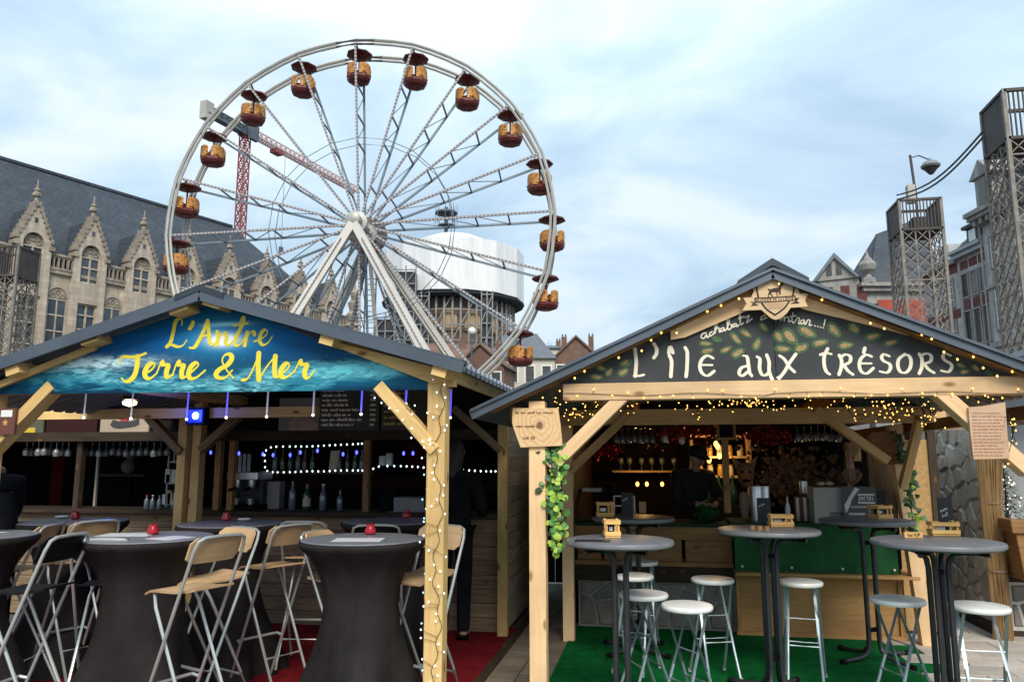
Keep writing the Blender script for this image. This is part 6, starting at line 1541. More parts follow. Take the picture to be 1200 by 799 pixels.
# ================================================================== FOLDING BAR CHAIRS
m_ctube = mat('chair_tube', (.46, .485, .47), (.56, .58, .56), 5, .36, .55)
m_ctube_d = mat('chair_tube_dark', (.10, .105, .11), (.16, .165, .17), 5, .35, .6)
m_bseat = mat('chair_black_seat', (.008, .008, .009), rough=.6, spec=.15)
def make_chair(seat_m, tube_m, back=True):
    t = thing('bar_chair', 'folding bar chair', 'bar chair')
    W = .178; r = .0100
    # long tubes: back top -> front floor, one bent tube
    L = lambda k: Vector((-.215 + .445 * k, 0, 1.085 - 1.085 * k))
    path = []
    for k in (1.0, .8, .6, .4, .2, .06): path.append(L(k) + Vector((0, W, 0)))
    path += [L(.015) + Vector((0, W - .012, 0)), L(0) + Vector((0, W - .05, 0)), L(0) + Vector((0, 0, .004)), L(0) + Vector((0, -W + .05, 0)), L(.015) + Vector((0, -W + .012, 0))]
    for k in (.06, .2, .4, .6, .8, 1.0): path.append(L(k) + Vector((0, -W, 0)))
    MB().tube(path, r, 8).build('back_tube', tube_m, t, smooth=True)
    W2 = .15; path = []
    S = lambda k: Vector((.165 - .425 * k, 0, .79 - .79 * k))
    for k in (1.0, .7, .4, .1): path.append(S(k) + Vector((0, W2, 0)))
    path += [S(.02) + Vector((0, W2 - .015, 0)), S(0) + Vector((0, W2 - .05, 0)), S(0) + Vector((0, -W2 + .05, 0)), S(.02) + Vector((0, -W2 + .015, 0))]
    for k in (.1, .4, .7, 1.0): path.append(S(k) + Vector((0, -W2, 0)))
    MB().tube(path, r, 8).build('seat_tube', tube_m, t, smooth=True)
    fr = L(.73)
    MB().tube([fr + Vector((.0, W, 0)), fr + Vector((.05, W - .01, .01)), fr + Vector((.055, W - .06, .01)), fr + Vector((.055, -W + .06, .01)), fr + Vector((.05, -W + .01, .01)), fr + Vector((0, -W, 0))], .010, 7).build('footrest', tube_m, t, smooth=True)
    b_ = S(.72); MB().tube([b_ + Vector((0, W2, 0)), b_ + Vector((0, -W2, 0))], .009, 6).build('rear_bar', tube_m, t)
    # seat: bent plywood
    mb = MB(); n = 8; nw = 4; rows = []
    for i in range(n + 1):
        x = .215 - .385 * i / n; z = .803 + .022 * (2 * i / n - 1) ** 2 * (1 if i > n / 2 else .3) - (.028 * (1 - i / 2) ** 2 if i < 2 else 0)
        hw = .165 * (1 - .10 * (i / n)) * (1 - .06 * (1 if i in (0, n) else 0)); rows.append((x, z, hw))
    A = [mb.pts([(x, -hw + 2 * hw * j / nw, z) for j in range(nw + 1)]) for x, z, hw in rows]; Bq = [mb.pts([(x, -hw + 2 * hw * j / nw, z - .012) for j in range(nw + 1)]) for x, z, hw in rows]
    for i in range(n):
        for j in range(nw):
            mb.poly((A[i][j], A[i][j + 1], A[i + 1][j + 1], A[i + 1][j])); mb.poly((Bq[i][j], Bq[i + 1][j], Bq[i + 1][j + 1], Bq[i][j + 1]))
        mb.poly((A[i][0], A[i + 1][0], Bq[i + 1][0], Bq[i][0])); mb.poly((A[i][nw], Bq[i][nw], Bq[i + 1][nw], A[i + 1][nw]))
    for j in range(nw): mb.poly((A[0][j], Bq[0][j], Bq[0][j + 1], A[0][j + 1])); mb.poly((A[n][j], A[n][j + 1], Bq[n][j + 1], Bq[n][j]))
    mb.build('seat', seat_m, t, smooth=True)
    # backrest: curved plywood with rounded lower corners, held inside the tube loop
    mb = MB(); n = 10; F, K = [], []
    for i in range(n + 1):
        s_ = 2 * i / n - 1; y = s_ * (W + .006); dx = .028 * s_ * s_; e = abs(s_); lo = .025 if e > .97 else 0
        zt_, zb_ = 1.088 - (.03 if e > .97 else .0), .950 + lo
        base = lambda z: -.215 + .445 * (1.085 - z) / 1.085
        F.append(mb.pts([(base(zt_) + .006 + dx, y, zt_), (base(zb_) + .004 + dx, y, zb_)])); K.append(mb.pts([(base(zt_) + .018 + dx, y, zt_), (base(zb_) + .016 + dx, y, zb_)]))
    for i in range(n):
        mb.poly((F[i][0], F[i][1], F[i + 1][1], F[i + 1][0])); mb.poly((K[i][0], K[i + 1][0], K[i + 1][1], K[i][1]))
        mb.poly((F[i][0], F[i + 1][0], K[i + 1][0], K[i][0])); mb.poly((F[i][1], K[i][1], K[i + 1][1], F[i + 1][1]))
    for i in (0, n): mb.poly((F[i][0], K[i][0], K[i][1], F[i][1]))
    mb.build('backrest', seat_m, t, smooth=True)
    mb = MB()
    for k in (1, -1):
        for q in ((1.0, L), (1.0, S)): mb.lathe([(.016, 0), (.016, .03)], q[1](1.0) + Vector((0, k * (W if q[1] is L else W2), 0)), 8)
    mb.build('rubber_foot', MAT['black'], t)
    return t
ch_w = make_chair(MAT['beech'], m_ctube); ch_b = make_chair(m_bseat, m_ctube)
chairs = [('w', 227, 690, 4.62, 153, 'wooden folding bar chair in front, seen from behind, by the front left table'),
          ('w', 250, 679, 5.15, 236, 'wooden folding bar chair with rounded back just behind the frontmost chair'),
          ('b', 38, 690, 4.6, 174, 'black seated folding bar chair at the lower left corner'),
          ('w', 92, 659, 5.95, 148, 'wooden folding bar chair behind the front left table, seat left of its cover'),
          ('b', 128, 686, 5.05, 100, 'grey tube bar chair half hidden by the front left table cover'),
          ('w', 322, 664.5, 5.75, 144, 'wooden folding bar chair standing between the two front tables'),
          ('w', 497, 676, 5.2, 236, 'wooden folding bar chair right of the corner post'),
          ('w', 400, 680, 5.2, 345, 'wooden folding bar chair half hidden left of the table beside the post'),
          ('w', 22, 668, 5.6, 185, 'wooden folding bar chair showing its back tip at the left edge'),
          ('w', 362, 655, 6.3, 88, 'wooden folding bar chair showing only its backrest behind the middle chair'),
          ('b', 444, 660, 6.1, 92, 'grey backed bar chair behind the table beside the corner post')]
used = {}
for k, x, y, D, hd, lb in chairs:
    src = ch_w if k == 'w' else ch_b
    c = src if k not in used else copy_tree(src); used[k] = 1
    d = ray(x, y); P = EYE + d * (D / d.dot(FH)); c.location = (P.x, P.y, .014); c.rotation_euler = (0, 0, rad(hd) + PSI); c['label'] = lb; c['category'] = 'bar chair'; c['group'] = 'folding bar chairs'
    sc = P.z / .80          # small differences of height between the chairs
    c.scale = (1, 1, max(.94, min(1.06, sc)))

# ================================================================== BISTRO TABLES (right)
m_btop = mat('bistro_top', (.14, .145, .16), (.19, .195, .21), 10, .42, 0, .03, 90)
def make_bistro():
    t = thing('bistro_table', 'x', 'bistro table')
    MB().lathe([(.30, 1.058), (.335, 1.062), (.348, 1.072), (.350, 1.085), (.345, 1.096), (.33, 1.1)], (0, 0, 0), 44).build('tabletop', m_btop, t, smooth=True)
    for k in range(4):
        a = k * math.pi / 2 + math.pi / 4; d = Vector((math.cos(a), math.sin(a), 0)); o = d * .052
        path = [d * .27 + Vector((0, 0, 1.035)), d * .14 + Vector((0, 0, 1.035)), d * .085 + Vector((0, 0, 1.022)), d * .060 + Vector((0, 0, .985)), o + Vector((0, 0, .93)), o + Vector((0, 0, .16)), d * .060 + Vector((0, 0, .085)), d * .10 + Vector((0, 0, .045)), d * .17 + Vector((0, 0, .03)), d * .33 + Vector((0, 0, .022))]
        lg = MB().tube(path, .0165, 8).build('leg', MAT['steel_dark'], t, smooth=True)
        MB().lathe([(.022, -.02), (.022, .02)], d * .33 + Vector((0, 0, .02)), 8, axis=d).build('foot_cap', MAT['black'], lg)
    for z in (.91, .23): MB().box((0, 0, z), (.10, .03, .028), math.pi / 4).build('clamp', MAT['black'], t)
    for k in range(2): MB().box((0, 0, 1.048), (.54, .05, .018), math.pi / 4 + k * math.pi / 2 if k == 0 else -math.pi / 4).build('under_bar', MAT['black'], t) if k == 0 else MB().box((0, 0, 1.0475), (.50, .05, .016), -math.pi / 4).build('under_bar', MAT['black'], t)
    return t
bt = make_bistro(); TR = {}
for i, (key, x, y, sc, rz, lb) in enumerate((('r1', 726, 634, .95, .72, 'round grey bistro table in front at left with one wooden caddy'), ('r2', 1097, 635.5, 1.06, .95, 'round grey bistro table in front at right with crate and chalkboard'), ('r3', 900, 621.5, 1.01, 1.0, 'round grey bistro table in the middle with steel canisters behind'),
                                    ('r4', 1015, 610, 1.05, .6, 'round dark bistro table close to the green counter'), ('r5', 742, 607, 1.0, .9, 'round dark bistro table in the shade behind the front left one'))):
    c = bt if i == 0 else copy_tree(bt); p = pz(x, y, 1.1); TR[key] = p; c.location = (p.x, p.y, .014); c.rotation_euler = (0, 0, rz - math.pi / 4); c.scale = (sc, sc, 1); c['label'] = lb; c['group'] = 'bistro tables'

# ================================================================== STOOLS
def make_stool():
    t = thing('folding_stool', 'x', 'stool')
    MB().lathe([(.145, .668), (.160, .670), (.166, .678), (.166, .692), (.160, .700), (.14, .7035), (.0, .704)], (0, 0, 0), 36, capt=False).build('seat', MAT['stool_white'], t, smooth=True)
    for s, w in ((1, .115), (-1, .095)):
        top = lambda y: Vector((-s * .085, y, .666)); bot = lambda y: Vector((s * .165, y, 0))
        for sy in (-1, 1):
            a, b = top(sy * w), bot(sy * (w + .03)); MB().tube([a, a.lerp(b, .5), a.lerp(b, .72) + Vector((s * -.004, 0, 0)), b], .0105, 8).build('leg', MAT['steel_grey'], t, smooth=True)
        for k in (.62,):
            a = top(w).lerp(bot(w + .03), k); b = top(-w).lerp(bot(-w - .03), k); MB().tube([a, b], .008, 6).build('stretcher', MAT['steel_grey'], t)
    MB().tube([(0, -.12, .43), (0, .12, .43)], .006, 6).build('pivot', MAT['steel_grey'], t)
    mb = MB()
    for s in (1, -1):
        for sy in (-1, 1): mb.lathe([(.014, 0), (.014, .025)], (s * .165, sy * ((.115 if s == 1 else .095) + .03), 0), 8)
    mb.build('foot_cap', mat('stool_foot', (.4, .42, .43), rough=.6), t)
    return t
stl = make_stool()
for i, (x, y, sc, rz, lb) in enumerate(((805, 710, .95, 24, 'white topped stool nearest in front of the stone plinth'), (754, 696.5, .99, 15, 'white topped stool right behind the front left table legs'), (742, 675, .95, 60, 'white topped stool half hidden behind the front left table'), (750, 658.5, .95, 80, 'white topped stool farthest back before the counter panel'),
                                       (835, 679, .96, 100, 'white topped stool standing before the plinth left of the middle table'), (938, 682, .95, 70, 'white topped stool in front of the wooden counter box'), (1052, 703, 1.0, 10, 'pale topped stool left of the right front table legs'), (1147, 711, 1.04, 80, 'pale topped stool at the right on the paving'))):
    c = stl if i == 0 else copy_tree(stl); p = pz(x, y, .704); c.location = (p.x, p.y, .016); c.rotation_euler = (0, 0, rad(rz) + PSI); c.scale = (sc, sc, 1); c['label'] = lb; c['group'] = 'white folding stools'

# ================================================================== TABLE CADDIES
m_cad = wood('caddy_wood', (.84, .53, .20), (.70, .40, .13), rough=.55)
def caddy(p, w, d, h, rz, label, tags_=True):
    t = thing('wooden_caddy', label, 'caddy', (p.x, p.y, 1.1165), rz, 'wooden table caddies')
    MB().span(-w / 2, w / 2, -d / 2, d / 2, 0, .008).build('base', m_cad, t)
    for z in (.012, h * .42, h - .024):
        if z == h * .42 and w < .1: pass
        for sy in (-1, 1):
            if z != h * .42: MB().span(-w / 2, w / 2, sy * d / 2 - .004, sy * d / 2 + .004, z, z + .024).build('slat', m_cad, t)
        for sx in (-1, 1):
            if z != h * .42: MB().span(sx * w / 2 - .004, sx * w / 2 + .004, -d / 2 + .0045, d / 2 - .0045, z, z + .024).build('slat', m_cad, t)
    for sx in (-1, 1):
        for sy in (-1, 1): MB().span(sx * (w / 2 - .010) - .006, sx * (w / 2 - .010) + .006, sy * (d / 2 - .012) - .005, sy * (d / 2 - .012) + .005, .008, h + .006).build('corner', m_cad, t)
    MB().span(w * .18 - .006, w * .18 + .006, -d / 2 + .006, -d / 2 + .012, .036, h - .024).build('upright', m_cad, t)
    MB().span(-w / 2 + .02, w * .12, -.01, .01, .010, h * .82).build('card', MAT['black'], t)
    MB().span(-w / 2 + .03, w * .05, -.0135, -.0105, h * .38, h * .6).build('card_label', MAT['white_paint'], t)
    return t
p = pz(717, 630, 1.11); caddy(p, .095, .10, .105, .2, 'small square wooden caddy on the front left bistro table')
q = pz(711, 634, 1.115); tag(MB().span(-.11, .10, -.05, .05, 0, .003).build('menu_card', MAT['steel_dark'], loc=(q.x - .08, q.y, 1.1165)), 'dark menu card lying beside the small caddy', 'menu card')
p = pz(1106, 628, 1.11); caddy(p, .165, .10, .085, .02, 'wooden caddy with small window slots on the right front table')
p = pz(915, 617.5, 1.11); caddy(p, .16, .10, .085, .1, 'wooden caddy with dark bottles on the middle bistro table')
p = pz(1032, 608, 1.11); caddy(p, .15, .12, .105, .5, 'wooden caddy on the dark table by the green counter')
p = pz(709, 606, 1.11); caddy(p, .14, .1, .12, .2, 'wooden caddy in the shade on the rear left table')
p = pz(1070, 630, 1.115)
t = thing('sign_block', 'low wooden block with cut out letters on the right front table', 'block', (p.x, p.y, 1.1165), .1)
MB().span(-.055, .055, -.012, .012, 0, .034).build('block', m_cad, t)
mb = MB(); W1 = lambda x, z, e: Vector((x, -.0125 - e, z))
for s_ in ([(-.035, .027), (-.03, .008), (-.022, .02), (-.014, .008), (-.009, .027)], [(.0, .008), (.008, .027), (.016, .008)], [(.024, .008), (.024, .027), (.036, .024), (.034, .017), (.024, .016)]): brush(mb, s_, .004, W1)
mb.build('letters', mat('letter_dark', (.1, .045, .02), rough=.8), t)
p = pz(890, 622, 1.11)
for k, (dx, lb) in enumerate(((-.045, 'left'), (.0, 'middle'), (.045, 'right'))):
    mb = MB(); mb.lathe([(.018, 0), (.018, .03)], (p.x + dx, p.y - .02 * k, 1.1165), 12); tag(mb.build('wooden_disc', MAT['oak_brown'], world=True), f'{lb} of three small wooden discs on the middle bistro table', 'wooden disc', 'wooden discs on the middle table')
# table chalkboards
def chalkboard(p, w, h, label, words, tilt=0.12):
    t = thing('table_chalkboard', label, 'chalkboard', p, .05, 'little chalkboards on the tables'); MB().span(-w / 2, w / 2, -.006, .006, 0, h).build('slate', mat('slate_board', (.008, .013, .016), (.014, .02, .024), 8, .6), t)
    mb = MB(); W_ = lambda x, z, e: Vector((x, -.0065 - e, z))
    for i, (s0, zz, sz) in enumerate(words):
        r = random.Random(i + 3); scribble(mb, -w * .38 + s0 * w, w * (.05 + .3 * s0), 0, sz, lambda x, z, e, zz=zz: Vector((x, -.0065 - e, h * zz + z + (x + w / 2) * .45)), r, .0022)
    tag(mb.build('chalk_writing', m_chalk, t), kind='stuff')
p = pz(1117, 629, 1.11); chalkboard((p.x, p.y + .10, 1.1165), .088, .235, 'small black chalkboard with handwriting on the right front table', [(0, .58, .014), (.1, .42, .015), (.55, .22, .012)])
p = pz(735, 606, 1.11); chalkboard((p.x, p.y + .05, 1.1165), .10, .2, 'small dark chalkboard on the shaded rear left table', [(0, .6, .014)])
p = pz(895, 615, 1.11); chalkboard((p.x + .02, p.y + .1, 1.1165), .10, .19, 'small dark board behind the caddy on the middle bistro table', [(0, .6, .014)])

# ================================================================== PLANTS
m_iv1 = mat('ivy_light', (.20, .36, .03), (.38, .52, .07), 20, .5); m_iv2 = mat('ivy_mid', (.045, .16, .025), (.09, .25, .05), 20, .5); m_iv3 = mat('ivy_dark', (.012, .05, .012), (.03, .085, .022), 20, .5); m_stem = mat('ivy_stem', (.05, .07, .03), rough=.7)
def leaf(mb, c, n, s, rnd, pts_=8, heart=False):
    n = n.normalized(); _, a, b = _basis(n); th = rnd.uniform(0, 6.28); a, b = a * math.cos(th) + b * math.sin(th), b * math.cos(th) - a * math.sin(th)
    o = []
    for k in range(pts_):
        t = 2 * math.pi * k / pts_; r = s * ((1 + .28 * math.cos(3 * t)) if heart else (1 + .08 * math.cos(2 * t))); o.append(c + a * (r * math.cos(t)) + b * (r * math.sin(t)) + n * (.22 * s * math.cos(2 * t) - .18 * s * max(0, math.cos(t))))
    k = mb.pts([c + n * (.14 * s)] + o)
    for i in range(pts_): mb.poly((k[0], k[1 + i], k[1 + (i + 1) % pts_]))
def garland(label, line, wid, n, size, v0, mats, seed, heart=False, cat='plant', name='ivy_garland'):
    rnd = random.Random(seed); pts_ = [pv(x, y, v0) for x, y in line]; path = catmull(pts_, 6); t = thing(name, label, cat, path[0], 0)
    MB().tube(path, .005, 5).build('stem', m_stem, t, world=True)
    for k in range(n):
        q = path[min(len(path) - 1, int(rnd.random() * len(path)))] ; c = q + Vector((rnd.gauss(0, wid), rnd.uniform(-.05, .02), rnd.gauss(0, .02)))
        mb = MB(); leaf(mb, c, Vector((rnd.uniform(-.6, .6), -1, rnd.uniform(-.1, .9))), size * rnd.uniform(.75, 1.2), rnd, 9 if heart else 8, heart); mb.tube([q, c], .0016, 3, cap=False)
        mb.build('leaf', rnd.choice(mats), t, world=True, smooth=True)
garland('bright round leaved hanging plant below the left wooden sign', [(651, 526), (653, 548), (649, 575), (653, 600), (651, 620), (653, 645)], .034, 180, .021, 4.98, [m_iv1, m_iv2, m_iv2, m_iv1, m_iv3], 7)
garland('dark green ivy hanging on the inner right post', [(1063, 528), (1066, 545), (1068, 562), (1066, 580), (1069, 605), (1070, 622)], .022, 70, .024, 7.3, [m_iv2, m_iv3, m_iv3, m_iv1], 9, True)
garland('dark ivy hanging beside the shaded wooden board', [(1050, 507), (1054, 520), (1056, 534), (1055, 545)], .02, 34, .022, 7.28, [m_iv3], 10, True)

# ================================================================== INSIDE THE RIGHT STALL
def shelf(x0, x1, y, v, d, m, label, th=.022):
    a, b = pv(x0, y, v), pv(x1, y, v); t = MB().span(a.x, b.x, v - d / 2, v + d / 2, a.z - th, a.z); return tag(t.build('wall_shelf', m, world=True), label, 'shelf'), a.z
_, zs = shelf(718, 802, 551, 9.9, .25, MAT['pine'], 'long pale wall shelf behind the barman carrying glasses')
m_glass = mat('glass_thin', (.16, .17, .17), rough=.1, spec=.9); m_glb = mat('glass_glint', (.15, .155, .155), rough=.15, spec=1.0)
def goblet(hang=True):
    t = thing('wine_glass', 'x', 'glass'); s = -1 if hang else 1
    MB().lathe([(.032, 0), (.006, s * .006), (.004, s * .06), (.006, s * .068), (.030, s * .09), (.036, s * .12), (.030, s * .155)], (0, 0, 0), 10, capt=False, capb=False).build('bowl', m_glb, t, smooth=True); return t
gh = goblet(True); first = True
def hang_row(xs, y, v, label, group):
    global first
    for x in xs:
        p = pv(x, y + random.uniform(-1, 1), v + random.uniform(-.12, .12)); c = gh if first else copy_tree(gh); first = False; c.location = p; c.rotation_euler = (0, 0, random.random() * 6); c['label'] = label; c['group'] = group
hang_row([32, 39, 46, 53, 60, 67, 74, 81], 517, 7.45, 'wine glass hanging upside down from the rack at far left', 'glasses hanging at far left')
hang_row([101, 109, 117, 125, 133, 141, 149, 157, 165, 173, 181, 189, 197], 517, 7.5, 'wine glass hanging upside down left of the centre post', 'glasses hanging left of the centre post')
hang_row([722, 729, 736, 743, 750, 757, 764], 502, 8.3, 'wine glass hanging upside down from the rack left of the barman', 'glasses hanging left of the barman')
hang_row([934, 942, 950, 958, 966, 974, 982], 499, 8.3, 'wine glass hanging upside down right of the dried flowers', 'glasses hanging right of the dried flowers')
gs = goblet(False); fs = True
for x in (728, 738, 752, 764, 776, 790):
    p = pv(x, 551, 9.9); c = gs if fs else copy_tree(gs); fs = False; c.location = (p.x, 9.88, zs + .001); c['label'] = 'stemmed glass standing on the long wall shelf'; c['group'] = 'glasses on the wall shelf'
def bottle_mesh(h=.28, r=.036):
    return [(r * .9, 0), (r, .01), (r, h * .55), (r * .85, h * .64), (r * .36, h * .76), (r * .33, h * .95), (r * .42, h * .955), (r * .42, h)]
def bottle(p, h, r, m, label, group=None, cap=None, lab=None):
    t = thing('bottle', label, 'bottle', p, 0, group); MB().lathe(bottle_mesh(h, r), (0, 0, 0), 12).build('glass', m, t, smooth=True)
    if lab: MB().lathe([(r * 1.02, h * .15), (r * 1.02, h * .45)], (0, 0, 0), 12, capt=False, capb=False).build('label', lab, t)
    if cap: MB().lathe([(r * .46, h * .95), (r * .46, h * 1.01)], (0, 0, 0), 10).build('cap', cap, t)
    return t
m_bgreen = mat('bottle_green', (.02, .07, .03), rough=.12, spec=.9); m_bclear = mat('bottle_clear', (.13, .15, .17), rough=.1, spec=.9); m_bbr = mat('bottle_brown', (.07, .03, .012), rough=.12, spec=.9); m_byel = mat('bottle_amber', (.45, .24, .05), rough=.2); m_lab = mat('label_cream', (.52, .46, .33), rough=.7); m_capr = mat('cap_red', (.4, .02, .02), rough=.5)
# framed shelf cabinet
a, b = pv(812, 558, 9.2), pv(876, 511, 9.2); sc_ = thing('shelf_cabinet', 'pale wooden shelf frame of jars and bottles behind the bar post', 'cabinet', (a.x, 9.2, a.z)); w, h = b.x - a.x, b.z - a.z
for x in (0, w): MB().span(x - .02, x + .02, -.1, .1, -.3, h + .02).build('side', MAT['pine'], sc_)
for nm, z in (('top', h), ('shelf', h * .48), ('shelf', 0)): MB().span(.021, w - .021, -.1, .1, z - .012, z + .012).build(nm, MAT['pine'], sc_)
for i in range(5):
    for lev in (0, 1):
        x = a.x + w * (.13 + .18 * i); z = a.z + h * .48 * lev + .0125
        jt = thing('jar', f'{"upper" if lev else "lower"} shelf jar in the pale wooden shelf frame', 'jar', (x, 9.17, z), 0, f'jars on the {"upper" if lev else "lower"} framed shelf'); MB().lathe([(.03, 0), (.034, .01), (.034, .085), (.027, .1), (.028, .11)], (0, 0, 0), 10).build('glass', (m_byel, m_lab)[(i + lev) % 2], jt, smooth=True); MB().lathe([(.03, .1105), (.03, .125)], (0, 0, 0), 10).build('lid', MAT['oak_brown'], jt)
ll = bpy.data.lights.new('shelf_lamp', 'POINT'); ll.energy = 2.2; ll.color = (1.0, .62, .22); ll.shadow_soft_size = .05
lo = bpy.data.objects.new('shelf_lamp', ll); COL.objects.link(lo); lo.parent = sc_; lo.location = (w * .4, -.28, h * .5)
l2 = bpy.data.lights.new('shelf_lamp', 'POINT'); l2.energy = 1.6; l2.color = (1.0, .55, .18); l2.shadow_soft_size = .05
lo = bpy.data.objects.new('shelf_lamp', l2); COL.objects.link(lo); lo.parent = sc_; lo.location = (-.55, .2, h * .3)
zc_ = z4 + .032
for i, x in enumerate((828, 835, 843, 851, 859)):
    bottle((pv(x, 575, 9.1).x, 9.1, pv(x, 592, 9.1).z), .33, .04, m_bgreen, 'tall green bottle standing below the framed shelf', 'green bottles below the framed shelf')
bb = MB().span(pv(815, 590, 9.1).x, pv(880, 590, 9.1).x, 8.95, 9.3, .2, pv(840, 592, 9.1).z - .001).build('back_counter', MAT['plank_dark'], world=True); tag(bb, 'dark back counter below the framed shelf', 'counter')
# lantern on the bar post
p = pv(851, 515, 7.62); ln = thing('lantern', 'square wooden lantern frame fixed on the bar post', 'lantern', (p.x, 7.62, p.z)); hh = pv(851, 494, 7.62).z - p.z
for sx in (-1, 1):
    for sy in (-1, 1): MB().span(sx * .075 - .01, sx * .075 + .01, sy * .05 - .01, sy * .05 + .01, .021, hh - .021).build('frame_post', MAT['oak_brown'], ln)
for z in (0, hh - .02): MB().span(-.095, .095, -.068, .068, z, z + .02).build('frame_plate', MAT['oak_brown'], ln)
MB().span(-.06, .06, -.03, .03, .021, hh - .021).build('glass', MAT['black'], ln)
# steel canisters on the counter
def cyl(name, label, cat, x, y, v, r, h, m, group=None, lid=None):
    p = pv(x, y, v); t = thing(name, label, cat, (p.x, v, p.z), 0, group); MB().lathe([(r * .97, 0), (r, .01), (r, h - .02), (r * .93, h)], (0, 0, 0), 20).build('body', m, t, smooth=True)
    MB().lathe([(r * 1.03, h - .02), (r * 1.03, h - .002)], (0, 0, 0), 20).build('rim', lid or m, t); return t
cyl('steel_urn', 'tall brushed steel drink urn on the middle of the bar', 'urn', 888, 614, 7.65, .062, .35, MAT['chrome'])
cyl('steel_urn', 'narrow shiny steel urn right beside the wider one', 'urn', 899, 614, 7.68, .036, .35, MAT['chrome'])
for x, lb in ((936, 'left'), (945, 'right')): cyl('steel_cup', f'{lb} stack of dull steel cups near the grey machine', 'cup', x, 613, 7.8, .034, .24, mat('steel_warm', (.30, .25, .20), (.4, .34, .28), 8, .35, .7), 'steel cup stacks')
cyl('steel_cup', 'single steel cup near the grey drinks machine', 'cup', 942, 578, 8.1, .04, .12, MAT['chrome'])
bottle(Vector((pv(924, 612, 7.75).x, 7.75, pv(924, 612, 7.75).z)), .24, .026, MAT['white_paint'], 'white bottle with an orange cap on the bar', None, mat('cap_orange', (.6, .15, .02), rough=.5))
p = pv(873, 606, 7.9); mb = MB(); mb.lathe([(.03, 0), (.045, .1), (.05, .2), (.035, .24)], (0, 0, 0), 12); tag(mb.build('paper_cup', mat('cup_beige', (.33, .28, .22), rough=.7), loc=p), 'beige paper cup stack left of the steel urn', 'cup')
# grey machine, poster
a, b = pv(956, 632, 7.55), pv(988, 571, 7.55); mc = thing('drinks_machine', 'pale grey boxy drinks machine on the bar', 'machine', (a.x, 7.55, a.z)); w, h = b.x - a.x, b.z - a.z
MB().span(0, w + .12, 0, .3, 0, h).build('body', mat('machine_grey', (.30, .31, .29), (.37, .38, .36), 3, .5), mc, bevel=.006)
mb = MB()
for k in range(7): mb.span(w * .5, w * .98, -.004, -.001, h * .30 + k * .016, h * .30 + k * .016 + .009)
mb.build('vent', MAT['steel_dark'], mc); MB().lathe([(.035, 0), (.03, .02)], (w * .33, -.005, h * .12), 12, axis=(0, -1, 0)).build('knob', MAT['black'], mc)
p = pv(966, 569, 7.7); mb = MB(); mb.ball((p.x - .03, 7.7, p.z + .02), .03, 8, 5, (1.3, 1, .7)); mb.ball((p.x + .05, 7.72, p.z + .02), .03, 8, 5, (1.3, 1, .7)); tag(mb.build('folded_cloth', m_lab, world=True, smooth=True), 'crumpled cream cloth on top of the grey machine', 'cloth')
a, b = pv(989, 609, 7.5), pv(1026, 570, 7.5); po = thing('poster', 'black and white poster board leaning on the bar beside the machine', 'poster', (a.x, 7.5, a.z)); w, h = b.x - a.x, b.z - a.z
MB().span(0, w, -.008, 0, 0, h).build('board', mat('poster_dark', (.04, .047, .05), (.065, .072, .076), 30, .5), po); m_pw = mat('poster_white', (.62, .60, .62), rough=.6)
MB().prism([(.01, -.0095, h * .45), (w * .38, -.0095, h * .98), (w * .52, -.0095, h * .92), (w * .40, -.0095, h * .80), (w * .26, -.0095, h * .60), (w * .2, -.0095, h * .42), (.02, -.0095, h * .2)], (0, .001, 0)).build('white_flash', m_pw, po)
mb = MB(); Wp = lambda x, z, e: Vector((w * x, -.0105 - e, h * z))
for s_ in ([(.46, .76), (.92, .76)], [(.46, .52), (.92, .52)]): brush(mb, s_, .05, Wp, seg=2)
glp = {'P': [[(0, -.3), (0, 1), (.6, .9), (.6, .3), (0, .2)]], 'O': [[(.3, 0), (0, .5), (.3, 1), (.65, .5), (.3, 0)]], 'R': [[(0, 0), (0, 1), (.5, .9)]], 'T': [[(.25, 1.3), (.25, .1), (.5, 0)], [(0, .9), (.5, .9)]], 'U': [[(0, 1), (.05, .1), (.5, .1), (.5, 1)]], 'S': [[(.5, .9), (.05, .8), (.5, .2), (0, .05)]]}
for i, c_ in enumerate('PORTUS'):
    for s_ in glp[c_]: brush(mb, [(.48 + i * .075 + a_ * .065, .59 + b_ * .11) for a_, b_ in s_], .022, Wp, seg=2)
for k in range(9): brush(mb, [(.24 + k * .062, .37), (.25 + k * .062, .43), (.275 + k * .062, .37)], .016, Wp, seg=2)
for k in range(8): brush(mb, [(.16 + k * .06, .16), (.175 + k * .06, .22), (.20 + k * .06, .17)], .022, Wp, seg=2)
mb.build('poster_print', m_pw, po)
a, b = pv(1027, 600, 7.62), pv(1037, 574, 7.62); tag(MB().span(a.x, b.x, 7.62, 7.63, a.z, b.z).build('slate_sign', mat('slate_s', (.03, .04, .045), rough=.6), world=True), 'narrow slate board right of the poster', 'sign')
# antler decoration
p = pv(999, 569, 7.6); an = thing('antler_ornament', 'twiggy brown ornament standing on the machine top', 'ornament', p); rnd = random.Random(12)
m_twg = mat('twig_brown', (.16, .10, .06), (.28, .19, .12), 12, .8)
mb = MB()
for k in range(16):
    a = 2 * math.pi * k / 16; mb.tube([(0, 0, 0), (.05 * math.cos(a), .03 * math.sin(a), .04), (.085 * math.cos(a), .04 * math.sin(a), .09 + .03 * rnd.random()), (.05 * math.cos(a), .03 * math.sin(a), .15)], .006, 4)
mb.build('twigs', m_twg, an); mb = MB(); mb.lathe([(.03, .05), (.03, .15), (.01, .27), (.0, .32)], (0, 0, 0), 10); mb.build('gnome_hat', mat('hat_pinkred', (.42, .13, .13), (.6, .4, .38), 20, .7), an, smooth=True)
